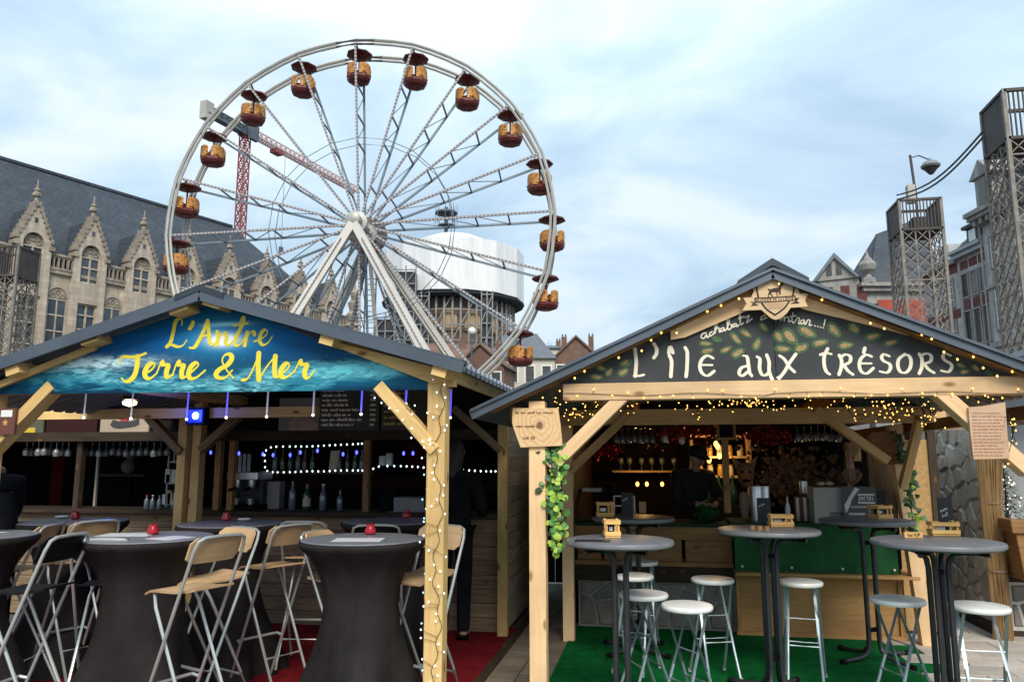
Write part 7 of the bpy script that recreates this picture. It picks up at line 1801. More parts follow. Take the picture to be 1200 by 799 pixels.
# dried flowers, tinsel, ornaments
def fluff(name, label, cat, x0, x1, y0, y1, v, n, size, m, seed, dep=.2):
    rnd = random.Random(seed); a, b = pv(x0, y1, v), pv(x1, y0, v); t = thing(name, label, cat, ((a.x + b.x) / 2, v, a.z)); mb = MB()
    for _ in range(n):
        c = Vector((rnd.gauss(.5, .24) * (b.x - a.x) + a.x, v + rnd.uniform(-dep, dep), a.z + (b.z - a.z) * min(1, max(0, rnd.gauss(.5, .26)))))
        leaf(mb, c, Vector((rnd.uniform(-1, 1), -1 + rnd.uniform(-.5, .5), rnd.uniform(-1, 1))), size * rnd.uniform(.5, 1.3), rnd, 5)
    tag(mb.build('dried_heads' if 'flower' in name else 'tinsel', m, t, world=True), kind='stuff'); return t
fluff('dried_flowers', 'large bunch of brown dried flowers hanging behind the bar', 'dried flowers', 878, 985, 525, 590, 8.8, 420, .03, mat('dried_brown', (.10, .055, .03), (.24, .14, .08), 9, .9), 3)
m_tin = mat('tinsel_red', (.20, .006, .010), (.34, .012, .02), 30, .3, .5)
fluff('tinsel_garland', 'red tinsel garland sagging along the top of the bar opening', 'garland', 868, 930, 500, 520, 8.2, 260, .018, m_tin, 4)
fluff('tinsel_garland', 'red tinsel garland behind the barman left of the bar post', 'garland', 758, 850, 497, 520, 8.6, 260, .018, m_tin, 5)
fluff('tinsel_garland', 'thin red tinsel garland at the far left of the bar', 'garland', 690, 730, 520, 540, 9.3, 120, .018, m_tin, 6)
m_baub = mat('bauble_red', (.30, .008, .012), rough=.15, spec=.9)
rnd = random.Random(31)
for k in range(16):
    x = rnd.choice((rnd.uniform(755, 850), rnd.uniform(862, 930))); p = pv(x, rnd.uniform(508, 528), 8.15); t = thing('bauble', 'red bauble hanging in the bar opening', 'bauble', p, 0, 'red baubles in the bar opening'); MB().ball((0, 0, 0), .02, 10, 6).build('ball', m_baub, t, smooth=True); MB().tube([(0, 0, .02), (0, 0, .09)], .002, 3).build('thread', MAT['wire'], t)
for x, y, lb in ((779, 512, 'left santa head ornament hanging above the barman'), (799, 514, 'right santa head ornament hanging above the barman')):
    p = pv(x, y, 8.0); t = thing('santa_ornament', lb, 'ornament', p, 0, 'santa ornaments'); MB().ball((0, 0, 0), .035, 10, 6).build('face', mat('santa_face', (.6, .36, .24), rough=.7), t, smooth=True); MB().ball((0, -.012, -.028), .032, 8, 5, (1, .8, 1)).build('beard', MAT['white_paint'], t, smooth=True); MB().lathe([(.038, .015), (.02, .06), (.004, .1)], (0, 0, 0), 10).build('hat', m_capr, t, smooth=True); MB().tube([(0, 0, .1), (0, 0, .3)], .002, 3).build('thread', MAT['wire'], t)
# carved mask
p = pv(874, 572, 8.4); mk = thing('wooden_mask', 'carved brown wooden mask between the shelf frame and dried flowers', 'mask', p)
m_mask = mat('mask_wood', (.20, .085, .03), (.34, .16, .06), 12, .6)
mb = MB(); mb.lathe([(.0, 0), (.05, .02), (.085, .09), (.10, .17), (.085, .23), (.05, .26), (0, .27)], (0, 0, 0), 14, lambda a, z: 1 if math.sin(a) < 0 else .4); mb.build('face', m_mask, mk, smooth=True)
mb = MB(); mb.ball((-.035, -.085, .17), .017, 8, 5); mb.ball((.035, -.085, .17), .017, 8, 5); mb.ball((0, -.085, .08), .03, 8, 5, (1.3, .6, .5)); mb.build('hollows', MAT['black'], mk)
mb = MB(); mb.prism([(-.09, -.02, .2), (-.13, -.02, .33), (-.03, -.02, .25)], (0, .03, 0)); mb.prism([(.09, -.02, .2), (.13, -.02, .33), (.03, -.02, .25)], (0, .03, 0)); mb.build('ears', m_mask, mk)
# left side clutter on the bar
def boxthing(name, label, cat, x0, x1, y0, y1, v, d, m, group=None):
    a, b = pv(x0, y1, v), pv(x1, y0, v); return tag(MB().span(a.x, b.x, v, v + d, a.z, b.z).build(name, m, world=True, bevel=.004), label, cat, group)
a, b = pv(733, 608, 8.2), pv(743, 582, 8.2)
t = thing('wire_rack', 'white frame rack standing on the bar at left', 'rack', (pv(732, 604, 8.0).x, 8.0, pv(732, 604, 8.0).z)); w = pv(744, 604, 8.0).x - pv(720, 604, 8.0).x; h = pv(744, 581, 8.0).z - pv(744, 604, 8.0).z
mb = MB()
for x in (-w / 2, w / 2): mb.bar((x, 0, 0), (x, 0, h), .012, .012)
for z in (0, h * .5, h): mb.bar((-w / 2, 0, z), (w / 2, 0, z), .012, .012)
for k in range(5): mb.bar((w * (.1 + .08 * k), .01, 0), (w * (.1 + .08 * k), .01, h), .006, .006)
mb.build('frame', MAT['white_paint'], t)
boxthing('wooden_box', 'wooden crate box on the bar at far left', 'box', 702, 720, 588, 608, 8.0, .12, MAT['oak_brown']); boxthing('wooden_box', 'small bright wooden cup holder left of the barman', 'box', 749, 757, 588, 601, 8.0, .08, MAT['beech'])
boxthing('coffee_grinder', 'dark coffee grinder body on the bar at left', 'coffee grinder', 706, 719, 566, 588, 8.3, .16, MAT['black']); boxthing('white_shelf', 'white shelf board at the left end of the bar', 'shelf', 682, 712, 572, 576, 8.4, .2, MAT['white_paint'])
p = pv(741, 604, 7.95); mb = MB(); mb.lathe([(.03, 0), (.05, .02), (.04, .035)], (p.x, 7.95, p.z), 12); tag(mb.build('steel_bowl', MAT['chrome'], world=True, smooth=True), 'small steel bowl on the bar', 'bowl')
for i, x in enumerate((747, 758, 776)):
    p = pv(x, 567, 9.4); t = thing('small_lamp', 'little warm glowing bulb under the long wall shelf', 'lamp', p, 0, 'warm bulbs under the wall shelf'); MB().ball((0, 0, 0), .02, 8, 5, (1, 1, 1.4)).build('bulb', MAT['bulb_warm'], t); MB().tube([(0, 0, .02), (0, 0, .08)], .004, 4).build('cord', MAT['wire'], t)
for i, (x, y) in enumerate(((841, 523), (843, 534), (831, 539), (839, 520))):
    p = pv(x, y, 8.7); t = thing('small_lamp', 'warm glowing bulb in front of the framed shelf', 'lamp', p, 0, 'warm bulbs at the framed shelf'); MB().ball((0, 0, 0), .024, 8, 5, (1, 1, 1.4)).build('bulb', MAT['bulb_warm'], t); MB().tube([(0, 0, .02), (0, 0, .3)], .003, 3).build('cord', MAT['wire'], t)
fluff('green_cloth_heap', 'crumpled green cloth lying on the bar near the barman', 'cloth', 815, 842, 594, 606, 8.05, 60, .035, m_gcl, 13, .08)

# ================================================================== INSIDE THE LEFT STALL
zb_ = 1.091
def onbar(x, v=7.45): return Vector((pv(x, 600, v).x, v, zb_))
for x, h, r, m, c, lb in ((342, .30, .036, m_bclear, MAT['black'], 'clear water bottle on the left bar, leftmost of the row'), (359, .26, .04, m_bgreen, m_capr, 'green bottle with a red cap on the left bar'), (378, .26, .036, m_bclear, MAT['white_paint'], 'clear bottle with a white cap on the left bar'), (398, .20, .032, m_bclear, None, 'short clear glass at the right of the bottle row')): bottle(onbar(x), h, r, m, lb, None, c, m_lab if h == .26 and c is m_capr else None)
p = onbar(285, 7.42)
es = thing('espresso_machine', 'shiny chrome coffee machine on the left bar', 'coffee machine', p)
MB().span(-.17, .17, -.05, .25, 0, .05).build('base', MAT['black'], es, bevel=.005); MB().span(-.16, .16, .08, .26, .05, .30).build('body', MAT['steel_dark'], es, bevel=.006); MB().span(-.17, .17, -.06, .26, .30, .38).build('head', MAT['chrome'], es, bevel=.008)
for x in (-.08, .08):
    MB().lathe([(.03, .22), (.035, .25), (.035, .30)], (x, 0, 0), 12).build('group_head', MAT['chrome'], es, smooth=True); MB().bar((x, -.01, .225), (x, -.16, .20), .022, .022).build('handle', MAT['black'], es); MB().lathe([(.028, .051), (.034, .11), (.030, .115)], (x, -.01, 0), 12).build('cup', MAT['chrome'], es, smooth=True)
boxthing('plastic_canister', 'white plastic canister beside the coffee machine', 'canister', 304, 328, 564, 596, 7.6, .12, mat('canister_white', (.28, .27, .25), (.36, .35, .32), 4, .5))
boxthing('cash_register', 'grey cash register on the left bar near the corner post', 'cash register', 461, 500, 583, 602, 7.4, .25, mat('register_grey', (.24, .24, .23), (.31, .31, .3), 5, .5)); boxthing('black_box', 'black box left of the cash register', 'box', 443, 462, 578, 600, 7.55, .2, MAT['black'])
boxthing('bread_board', 'small wooden board beside the cash register', 'board', 452, 462, 600, 603, 7.3, .12, MAT['beech'])
for x, lb in ((447, 'left'), (455, 'right')): boxthing('white_cup_stack', f'{lb} stack of white cups on the back bar', 'cup', x - 3, x + 4, 534 if lb == 'left' else 531, 545, 8.6, .06, MAT['white_paint'], 'white cup stacks')
for i, x in enumerate((322, 331, 340, 349, 357, 366, 397, 407, 416, 424)):
    p = pv(x, 551, 8.75); bottle(Vector((p.x, 8.75, p.z - .018)), .26, .032, (m_bclear, m_bbr, m_bgreen)[i % 3], ('dim clear', 'dim brown', 'dim green')[i % 3] + ' bottle standing inside the LED framed shelf', 'bottles inside the LED frame')
a, b = pv(385, 551, 8.7), pv(400, 528, 8.7); mb = MB(); mb.prism([(a.x, 8.7, a.z), (a.x + .1, 8.7, a.z), (b.x - .02, 8.7, b.z), (b.x - .13, 8.7, b.z)], (0, .02, 0)); tag(mb.build('leaning_menu', m_lab, world=True), 'cream folded menu leaning inside the LED frame', 'menu')
a, b = pv(193, 610, 8.4), pv(213, 535, 8.4)
fr = thing('fridge', 'tall glass fridge with white shelf edges left of the centre post', 'fridge', (a.x, 8.4, .01)); w = b.x - a.x
MB().span(0, w, .02, .5, 0, 2.0).build('body', MAT['interior_dark'], fr)
for z in (1.05, 1.3, 1.55, 1.82): MB().span(.01, w - .01, 0, .019, z, z + .018).build('shelf_edge', MAT['white_paint'], fr)
MB().span(-.012, .0, .0, .03, .3, 2.0).build('door_edge', MAT['white_paint'], fr)
rnd = random.Random(5)
for k in range(9):
    p = pv(rnd.uniform(195, 212), 600, 8.36); t = thing('food_pack', 'pale packet on a fridge shelf', 'packet', (p.x, 8.33, .01 + rnd.choice((1.069, 1.319, 1.569))), 0, 'packets in the fridge'); MB().span(-.03, .03, -.03, .03, 0, rnd.uniform(.08, .17)).build('pack', m_lab if k % 2 else MAT['white_paint'], t)
p = pv(150, 560, 8.6); ds = thing('soft_toy', 'pale round figurine on the back shelf left of the centre post', 'figurine', (p.x, 8.6, pv(150, 555, 8.6).z)); m_toy = mat('toy_white', (.13, .125, .12), (.18, .175, .17), 6, .8)
MB().ball((0, 0, .09), .09, 12, 8).build('body', m_toy, ds, smooth=True); MB().ball((.02, 0, .22), .06, 12, 8).build('head', m_toy, ds, smooth=True)
tag(MB().span(pv(122, 556, 8.6).x, pv(175, 556, 8.6).x, 8.5, 8.75, ds.location.z - .03, ds.location.z - .002).build('wall_shelf', MAT['plank_dark'], world=True), 'dark wall shelf under the pale figurine', 'shelf')
a, b = pv(110, 602, 7.9), pv(114, 527, 7.9); tag(MB().span(a.x, b.x, 7.9, 7.93, a.z, b.z).build('upright_strip', mat('strip_cream', (.5, .45, .33), rough=.6), world=True), 'thin cream upright strip behind the left bar', 'strip')  # plain cream strip
for i, (x, c) in enumerate(((171, m_capr), (178, MAT['white_paint']), (186, mat('can_blue', (.03, .06, .2), rough=.4)), (203, m_bgreen))):
    bottle(onbar(x, 7.35), .14, .026, m_bclear, ('small jar with a red cap on the bar', 'small jar with a white cap on the bar', 'small jar with a blue cap on the bar', 'small green jar by the centre post')[i], None, c)
hangers = pv(283, 545, 8.0)
bl_ = thing('hanging_bags', 'translucent hanging bags behind the coffee machine', 'bags', (hangers.x, 8.0, hangers.z)); m_bag = mat('bag_pale', (.16, .18, .19), (.24, .26, .27), 8, .3)
for k in range(4): MB().prism([(-.1 + k * .055, 0, -.24), (-.055 + k * .055, -.01, -.25), (-.06 + k * .055, 0, .12), (-.095 + k * .055, 0, .13)], (0, .015, 0)).build('bag', m_bag, bl_)

# ================================================================== NEXT CHALET AT THE RIGHT
nx = thing('market_chalet', 'stone clad chalet behind the right front table', 'chalet', (3.02, 8.0, 0))
m_fst = mat('clad_stone', (.50, .425, .335), (.68, .595, .48), 5, .85, 0, .6, 22, c3=(.59, .51, .41), vary=.16); m_fmo = mat('clad_mortar', (.50, .48, .45), (.64, .62, .59), 14, .95, 0, .5, 40)
UL = 3.02; zt = pu(1120, 497, UL).z
MB().span(UL, UL + .08, 8.02, 9.9, .12, 2.35).build('wall', m_fmo, nx, world=True)
MB().span(UL - .02, UL + .1, 8.0, 9.9, 0, .12).build('base_board', MAT['plank_dark'], nx, world=True)
for i, c in enumerate(voronoi(1.86, 2.2, 96, .030, 17, .55)):
    cx = sum(p[0] for p in c) / len(c); cz = sum(p[1] for p in c) / len(c); mb = MB(); t_ = random.uniform(.010, .030); f_ = lambda x, z, e: Vector((UL - .001 - e, 9.89 - x, .13 + z)); tl = random.uniform(-.02, .02)
    A = mb.pts([f_(x, z, 0) for x, z in c]); Bq = mb.pts([f_(cx + (x - cx) * .88, cz + (z - cz) * .88, t_ + tl * (x - cx) * 3) for x, z in c]); mb.poly(Bq[::-1])
    for k in range(len(c)): j = (k + 1) % len(c); mb.poly((A[j], A[k], Bq[k], Bq[j]))
    mb.build('stone', m_fst, nx, world=True)
MB().bar((UL + .03, 7.94, 0), (UL + .03, 7.94, 2.3), .12, .1, up=(0, 1, 0)).build('corner_post', MAT['plank_dark'], nx, world=True)
z1n = pv(1185, 681, 8.0).z; xl_ = UL + .12
MB().span(xl_, xl_ + 2.2, 8.02, 8.2, .06, z1n).build('plinth', m_fmo, nx, world=True); MB().span(xl_ - .02, xl_ + 2.2, 7.99, 8.2, 0, .06).build('plinth_board', MAT['plank_dark'], nx, world=True); MB().span(xl_ - .05, xl_ + 2.2, 7.95, 8.3, z1n + .001, z1n + .06).build('ledge', MAT['plank_dark'], nx, world=True)
for i, c in enumerate(voronoi(2.15, z1n - .08, 22, .026, 9, .45)):
    cx = sum(p[0] for p in c) / len(c); cz = sum(p[1] for p in c) / len(c); mb = MB(); f_ = lambda x, z, e: Vector((xl_ + .02 + x, 8.019 - e, .07 + z))
    A = mb.pts([f_(x, z, 0) for x, z in c]); Bq = mb.pts([f_(cx + (x - cx) * .86, cz + (z - cz) * .86, .014) for x, z in c]); mb.poly(Bq)
    for k in range(len(c)): j = (k + 1) % len(c); mb.poly((A[k], A[j], Bq[j], Bq[k]))
    mb.build('stone', m_stone, nx, world=True)
MB().span(xl_, xl_ + 2.2, 8.05, 8.1, z1n + .061, .98).build('counter_front', MAT['plank_dark'], nx, world=True)
MB().prism([(UL + .0, 8.0, 2.36), (UL + 3, 8.0, 3.4), (UL + 3, 8.0, 3.46), (UL + .0, 8.0, 2.42)], (0, 2.4, 0)).build('roof_sheet', MAT['roof_metal_dark'], nx, world=True)
MB().span(UL + .3, UL + 2.4, 9.6, 9.65, 0, 2.6).build('rear_wall', mat('chalet_white', (.42, .43, .43), (.52, .53, .53), 2, .7), nx, world=True)
MB().bar((UL + .1, 7.97, 1.98), (UL + 2.6, 7.97, 1.98), .08, .12).build('front_beam', MAT['plank_dark'], nx, world=True)
p = pv(1112, 480, 7.9); a, b = pv(1105, 504, 7.85), pv(1126, 484, 7.85); tag(MB().span(a.x, b.x, 7.85, 7.88, a.z, b.z).build('bark_block', MAT['plank_weathered'], world=True), 'rough bark covered block above the stone cladding', 'block')
# bundle of canes
cb_ = thing('cane_bundle', 'bundle of thin brown canes tied upright at the stone chalet corner', 'cane bundle', (pv(1166, 640, 7.82).x, 7.82, .0)); rnd = random.Random(6); m_cane = mat('cane', (.13, .07, .027), (.34, .215, .095), 14, .75, stretch=(1, 1, .2), c3=(.28, .17, .07))
zt = pv(1164, 532, 7.82).z + .25; mb = MB()
for k in range(170):
    a = rnd.uniform(0, 6.28); r = math.sqrt(rnd.random()); x, y = r * math.cos(a), r * math.sin(a) * .55
    kx = lambda s, w: (x * w, y * w, s)
    mb.tube([(x * .085, y * .085, 0), (x * .075 + rnd.uniform(-.01, .01), y * .08, .55), (x * .085 + rnd.uniform(-.012, .012), y * .09, 1.1), (x * .12 + .03 + rnd.uniform(-.015, .015), y * .12, zt + rnd.uniform(-.08, .08))], rnd.uniform(.004, .0075), 4, cap=False)
tag(mb.build('canes', m_cane, cb_), kind='stuff')
for z in (.6, 1.2): MB().lathe([(.088, z), (.09, z + .02)], (0, 0, 0), 14, lambda a, z: 1 - .3 * abs(math.sin(a)), capt=False, capb=False).build('tie', m_twg, cb_)
# wooden tub, white cloth
p = pv(1212, 640, 7.7)
tb = thing('wooden_tub', 'brown wooden planter box at the right edge under a white cloth', 'planter', (p.x, 7.72, z1n + .062)); h = pv(1190, 612, 7.6).z - (z1n + .062)
MB().prism([(-.15, -.15, 0), (.5, -.15, 0), (.5, -.17, h - .09), (-.20, -.17, h - .09)], (0, .35, 0)).build('body', MAT['oak_brown'], tb, bevel=.01)
mb = MB(); mb.prism([(-.235, -.20, h - .088), (.52, -.20, h - .088), (.52, -.20, h + .02), (.2, -.20, h + .005), (-.10, -.20, h + .012), (-.20, -.20, h + .035), (-.245, -.20, h + .03)], (0, .42, 0)); mb.build('rim', MAT['oak_brown'], tb, bevel=.008)
mb = MB(); n = 8; A = mb.pts([(-.06 + .07 * i, -.1 - .10 * 0, h + .045 + .006 * math.sin(i * 2)) for i in range(n)]); Bq = mb.pts([(-.06 + .07 * i, -.21, h + .036 + .006 * math.sin(i * 2.4)) for i in range(n)]); Cq = mb.pts([(-.06 + .066 * i, -.225 - .012 * math.sin(i * 1.7), h - .10 - .03 * math.sin(i)) for i in range(n)]); Dq = mb.pts([(-.05 + .03 * i, -.23 - .015 * math.cos(i * 1.9), h - .30 + .05 * i) for i in range(n)])
for P_, Q_ in ((A, Bq), (Bq, Cq), (Cq, Dq)):
    for i in range(n - 1): mb.poly((P_[i], P_[i + 1], Q_[i + 1], Q_[i]))
o = mb.build('white_cloth', mat('cloth_white', (.68, .69, .72), (.78, .79, .82), 9, .85, 0, .2, 40), smooth=True, loc=tb.location); tag(o, 'white fabric cloth hanging over the planter box rim', 'cloth'); sm = o.modifiers.new('thick', 'SOLIDIFY'); sm.thickness = .004; ss = o.modifiers.new('sub', 'SUBSURF'); ss.levels = 2; ss.render_levels = 2
# christmas tree
p = pv(1180, 612, 8.0); xt = thing('christmas_tree', 'small decorated christmas tree beside the cane bundle', 'christmas tree', (p.x + .02, 8.02, p.z - .05)); rnd = random.Random(14); Ht = pv(1180, 556, 8.0).z - p.z + .1
MB().lathe([(.02, 0), (.004, Ht)], (0, 0, 0), 6).build('trunk', m_bark, xt); m_fir = mat('fir_green', (.010, .045, .016), (.035, .10, .035), 25, .7)
mb = MB()
for k in range(900):
    t_ = rnd.random() ** .8; z = .03 + Ht * (1 - t_) * .98; R_ = .19 * t_ + .012; a = rnd.uniform(0, 6.28); r = R_ * math.sqrt(rnd.random()) ; L = .055
    c = Vector((r * math.cos(a), r * math.sin(a), z)); d = Vector((math.cos(a + rnd.uniform(-.6, .6)), math.sin(a + rnd.uniform(-.6, .6)), rnd.uniform(-.5, .5))).normalized(); s_ = d.cross(Vector((0, 0, 1))).normalized() * .007
    mb.face([c - s_, c + s_, c + d * L + s_ * .2, c + d * L - s_ * .2])
tag(mb.build('crown', m_fir, xt), kind='stuff')
mb = MB()
for k in range(34):
    t_ = rnd.random() ** .7; a = rnd.uniform(math.pi, 2 * math.pi); R_ = .19 * t_ + .012; mb.ball((R_ * math.cos(a), R_ * math.sin(a), .03 + Ht * (1 - t_)), rnd.choice((.010, .013, .018)), 6, 4)
mb.build('ornaments', mat('ornament_silver', (.62, .62, .58), (.7, .6, .4), 6, .25, .4), xt)
fe = thing('added_alley_fence', 'added dark plank fence that keeps the alley between the two stalls dark', 'fence', (-1.12, 10.3, 0))  # made-up fence, put in to darken the view down the alley
for k in range(6): MB().span(-.29 + k * .098, -.29 + k * .098 + .09, -.012, .012, .02, 2.0).build('plank', MAT['plank_dark'], fe)
for z in (.4, 1.6): MB().span(-.3, .3, .013, .04, z, z + .08).build('rail', MAT['plank_dark'], fe)
# things lying in the alley behind the left post
rnd = random.Random(3); p = pz(655, 690, .1); al = thing('cable_heap', 'tangled dark cables hanging on the wall in the alley', 'cables', (p.x, p.y + .8, .2))
mb = MB()
for k in range(12): mb.tube(catmull([(rnd.uniform(-.1, .1), rnd.uniform(-.05, .05), .1 + rnd.uniform(0, .7)) for _ in range(6)], 5), .008, 4)
mb.build('cable', MAT['black'], al)
tag(MB().box((p.x - .02, p.y + .75, .95), (.06, .05, .05)).build('red_plug', m_capr, world=True), 'small red plug hanging in the alley', 'plug')

# ================================================================== PEOPLE
m_skin = mat('skin', (.42, .24, .17), (.50, .30, .22), 12, .55); m_coat = mat('dark_coat', (.006, .0065, .008), (.011, .012, .014), 9, .9, spec=.1); m_navy = mat('navy_jacket', (.006, .008, .009), (.011, .013, .015), 7, .9, spec=.1); m_jean = mat('dark_jeans', (.008, .009, .013), (.014, .016, .022), 12, .9, spec=.1); m_hair = mat('dark_hair', (.016, .012, .010), (.035, .026, .02), 40, .6, stretch=(1, 1, .2)); m_blackcloth = mat('black_clothes', (.007, .007, .008), (.013, .013, .014), 9, .85); m_collar = mat('collar_fleece', (.20, .16, .125), (.28, .23, .18), 40, .9)
def skinned(name, verts, edges, radii, m, parent, sub=2):
    me = bpy.data.meshes.new(name); me.from_pydata([tuple(v) for v in verts], edges, []); o = bpy.data.objects.new(name, me); COL.objects.link(o); o.parent = parent
    if m: me.materials.append(m)
    sk = o.modifiers.new('skin', 'SKIN'); sk.use_smooth_shade = True
    for i, r in enumerate(radii):
        d = me.skin_vertices[0].data[i]; d.radius = (r, r) if not isinstance(r, tuple) else r; d.use_root = (i == 0)
    ss = o.modifiers.new('sub', 'SUBSURF'); ss.levels = sub; ss.render_levels = sub
    TM[o.name] = TM[parent.name].copy(); return o
def chain(*ps): return [Vector(p) for p in ps]
def person(name, label, loc, rz, pose, coat, trousers, hair, cap=None, collar=None):
    """pose: joint table in local coordinates, facing -y"""
    t = thing('person', label, 'person', loc, rz); J = {k: Vector(v) for k, v in pose.items()}
    V, E, Rr = [], [], []
    def add(p, r, par=None):
        V.append(Vector(p)); Rr.append(r)
        if par is not None: E.append((par, len(V) - 1))
        return len(V) - 1
    pel = add(J['pelvis'], (.11, .09)); wa = add(J['waist'], (.095, .085), pel); chs = add(J['chest'], (.11, .09), wa); nb = add(J['neck'], .058, chs); hb = add(J['neck'].lerp(J['head'], .55), .058, nb); hd = add(J['head'], (.078, .092), hb); ht = add(J['crown'], (.066, .078), hd)
    for s in ('l', 'r'):
        sh = add(J['sho_' + s] - Vector((0, 0, .02)), .045, chs); el = add(J['elb_' + s], .044, sh); wr = add(J['wri_' + s], .030, el)
        d = (J['wri_' + s] - J['elb_' + s]).normalized(); side = d.cross(Vector((0, 1, .3))).normalized(); pm = add(J['wri_' + s] + d * .055, (.036, .022), wr)
        for k in range(4):
            b0 = J['wri_' + s] + d * .095 + side * (.030 - .02 * k); L = (.062, .074, .070, .052)[k]; f0 = add(b0, .0095, pm); f1 = add(b0 + d * L * .55 + Vector((0, -.008, -.004)), .0085, f0); add(b0 + d * L + Vector((0, -.028, -.008)), .0075, f1)
        th = add(J['wri_' + s] + d * .045 + side * .042, .011, pm); add(J['wri_' + s] + d * .085 + side * .058 + Vector((0, -.012, 0)), .009, th)
        hp = add(J['hip_' + s], .088, pel); kn = add(J['kne_' + s], .056, hp); an = add(J['ank_' + s], .038, kn); he = add(J['ank_' + s] + Vector((0, .03, -.06)), .036, an); add(J['ank_' + s] + Vector((0, -.15, -.065)), (.04, .026), an)
    body = skinned('body', V, E, Rr, m_skin, t)
    # coat
    V, E, Rr = [], [], []
    low = add(J['pelvis'] + Vector((0, 0, -.10)), (.185, .14)); a = add(J['pelvis'] + Vector((0, 0, .05)), (.175, .135), low); b = add(J['waist'], (.165, .13), a); c = add(J['chest'], (.19, .14), b); c = add(J['chest'].lerp(J['neck'], .5), (.17, .115), c); d_ = add(J['chest'].lerp(J['neck'], .85), (.105, .09), c); add(J['neck'] + Vector((0, 0, .015)), .078, d_)
    for s in ('l', 'r'):
        sh = add(J['sho_' + s] - Vector((0, 0, .01)), .08, c); el = add(J['elb_' + s], .060, sh); add(J['elb_' + s].lerp(J['wri_' + s], .93), .047, el)
    skinned('jacket', V, E, Rr, coat, t)
    V, E, Rr = [], [], []
    r0 = add(J['pelvis'], (.165, .125))
    for s in ('l', 'r'):
        hp = add(J['hip_' + s], .103, r0); kn = add(J['kne_' + s], .072, hp); add(J['ank_' + s] + Vector((0, 0.01, -.035)), .062, kn)
    skinned('trousers', V, E, Rr, trousers, t)
    for s in ('l', 'r'):
        V, E, Rr = [], [], []; q = add(J['ank_' + s] + Vector((0, .02, -.03)), .05); h_ = add(J['ank_' + s] + Vector((0, .035, -.065)), .043, q); add(J['ank_' + s] + Vector((0, -.09, -.07)), (.048, .036), q); skinned('shoe', V, E, Rr, MAT['black'], t, 1)
    # face and hair: built round the head axis
    up = (J['crown'] - J['neck']).normalized(); fw = Vector(pose.get('face', (0, -1, 0))); fw = (fw - up * fw.dot(up)).normalized(); sd_ = fw.cross(up); hc = J['head'] + up * .02
    P = lambda x, y, z: hc + sd_ * x + fw * y + up * z
    mb = MB(); mb.ball(P(0, .098, -.012), .017, 8, 5, (1, 1.3, 1.5)); mb.build('nose', m_skin, t, smooth=True)
    for s in (-1, 1):
        mb = MB(); mb.ball(P(s * .032, .082, .018), .010, 8, 5); mb.build('eye', MAT['black'], t); mb = MB(); mb.ball(P(s * .080, .0, -.005), .024, 8, 5, (.5, .8, 1.3)); mb.build('ear', m_skin, t, smooth=True)
    mb = MB(); mb.tube([P(-.022, .086, -.050), P(0, .094, -.048), P(.022, .086, -.050)], .005, 5); mb.build('mouth', mat('lips', (.26, .10, .08), rough=.6), t)
    mb = MB(); n, mm = 18, 9; g_ = []
    for i in range(mm):
        ph = i / (mm - 1) * (1.95 if hair == 'long' else 1.55); ring = []
        for k in range(n):
            th = 2 * math.pi * k / n; f = math.cos(th); lim = 1 - .38 * max(0, f) * (i / (mm - 1)); p_ = ph * lim; rr = .102 + .004 * math.sin(k * 5.0 + i)
            drop = (.17 * max(0, -f + .3) * (i / (mm - 1)) ** 2) if hair == 'long' else 0
            ring.append(P(rr * .88 * math.sin(p_) * math.sin(th), rr * math.sin(p_) * f - .006, rr * 1.02 * math.cos(p_) + .028 - drop))
        g_.append(mb.pts(ring))
    for i in range(mm - 1):
        for k in range(n): mb.poly((g_[i][k], g_[i + 1][k], g_[i + 1][(k + 1) % n], g_[i][(k + 1) % n]))
    mb.build('hair', m_hair, t, smooth=True)
    if cap:
        mb = MB(); rings = []
        for z, r in ((.035, .106), (.075, .107), (.115, .088), (.135, .05), (.14, .005)): rings.append(mb.pts([P(r * .9 * math.sin(2 * math.pi * k / 18), r * math.cos(2 * math.pi * k / 18), z) for k in range(18)]))
        for A_, B_ in zip(rings, rings[1:]):
            for k in range(18): mb.poly((A_[k], B_[k], B_[(k + 1) % 18], A_[(k + 1) % 18]))
        mb.build('cap', cap, t, smooth=True)
        mb = MB(); A_ = [P(.09 * math.sin(x), .095 * math.cos(x), .045) for x in [(-1.1 + 2.2 * k / 8) for k in range(9)]]; B_ = [P(.075 * math.sin(x), .10 + .075 * math.cos(x), .030) for x in [(-1.1 + 2.2 * k / 8) for k in range(9)]]; a_ = mb.pts(A_); b_ = mb.pts(B_)
        for k in range(8): mb.poly((a_[k], a_[k + 1], b_[k + 1], b_[k]))
        o = mb.build('cap_peak', cap, t, smooth=True); sm = o.modifiers.new('thick', 'SOLIDIFY'); sm.thickness = .006
    if collar:
        mb = MB(); nk = J['neck']; mb.tube([nk + Vector((.075 * math.cos(2 * math.pi * k / 14), .075 * math.sin(2 * math.pi * k / 14), .005 + .03 * math.sin(2 * math.pi * k / 14))) for k in range(14)], .032, 7, closed=True); mb.build('collar', collar, t, smooth=True)
    return t
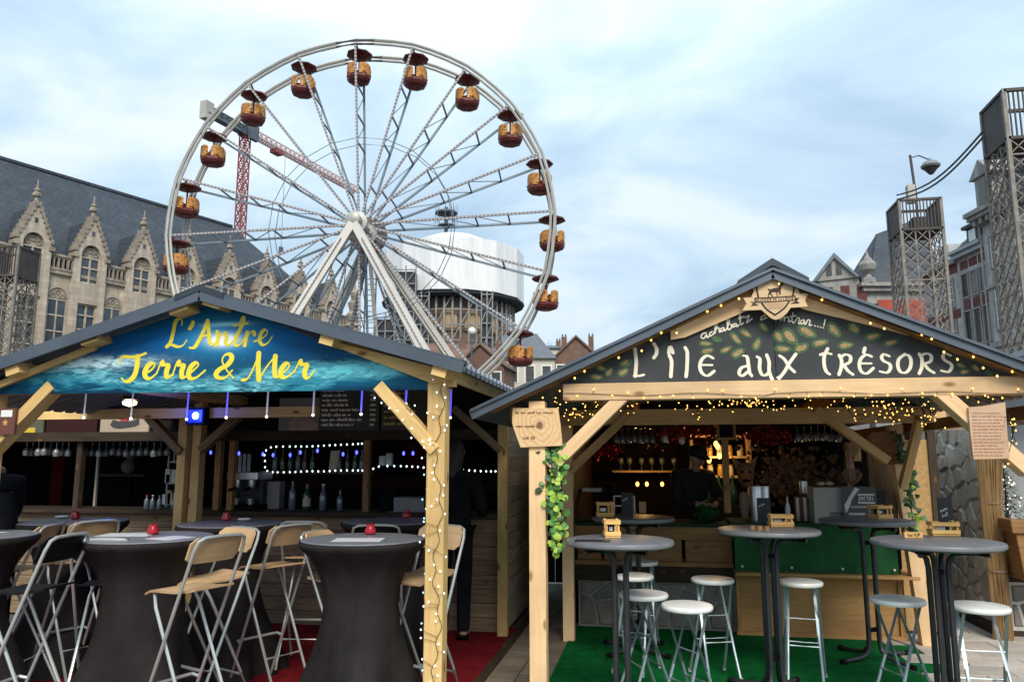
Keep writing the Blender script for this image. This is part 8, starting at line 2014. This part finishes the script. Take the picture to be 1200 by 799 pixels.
stand = dict(pelvis=(0, 0, .95), waist=(0, 0, 1.10), chest=(0, .0, 1.33), neck=(0, -.005, 1.50), head=(0, -.02, 1.63), crown=(0, -.015, 1.71), sho_l=(.185, 0, 1.42), sho_r=(-.185, 0, 1.42), elb_l=(.25, -.05, 1.14), elb_r=(-.25, -.05, 1.14), wri_l=(.20, -.25, 1.10), wri_r=(-.20, -.25, 1.10), hip_l=(.09, 0, .90), hip_r=(-.09, 0, .90), kne_l=(.10, -.01, .49), kne_r=(-.10, -.01, .49), ank_l=(.10, .01, .085), ank_r=(-.10, .02, .085))
# customer at the left bar, seen from behind
p = pz(549, 738, .014); d1 = dict(stand); d1.update(wri_l=(.22, -.30, 1.08), wri_r=(-.22, -.28, 1.06))
person('person', 'person in dark coat and jeans standing at the left bar, seen from behind', (p.x - .06, 7.0, .014), rad(182), d1, m_coat, m_jean, 'long')
# seated looking man at the left edge, leaning over the rear table
P_ = pd(14, 557, 6.0); d2 = dict(stand); d2.update(chest=(0, -.06, 1.32), neck=(0, -.12, 1.47), head=(0, -.17, 1.585), crown=(0, -.165, 1.665), sho_l=(.185, -.07, 1.41), sho_r=(-.185, -.07, 1.41), wri_l=(.1, -.38, 1.14), wri_r=(-.1, -.36, 1.14), elb_l=(.25, -.15, 1.14), elb_r=(-.25, -.15, 1.14), face=(0, -1, -.25))
person('person', 'man with beige collar in a dark jacket at the left picture edge', (P_.x - .10, P_.y, .014), PSI + rad(-112), d2, m_navy, m_jean, 'short', None, m_collar)
# barman looking down behind the counter
P_ = pv(812, 548, 8.5); d3 = dict(stand); d3.update(chest=(0, -.05, 1.33), neck=(0, -.10, 1.48), head=(0, -.17, 1.585), crown=(0, -.16, 1.67), sho_l=(.185, -.05, 1.42), sho_r=(-.185, -.05, 1.42), elb_l=(.25, -.16, 1.16), elb_r=(-.24, -.16, 1.16), wri_l=(.10, -.36, 1.13), wri_r=(-.08, -.36, 1.13), face=(.25, -1, -.5))
person('person', 'barman in black with a dark cap looking down behind the bar', (P_.x - .02, 8.62, .012), rad(22), d3, m_blackcloth, m_blackcloth, 'short', m_blackcloth)
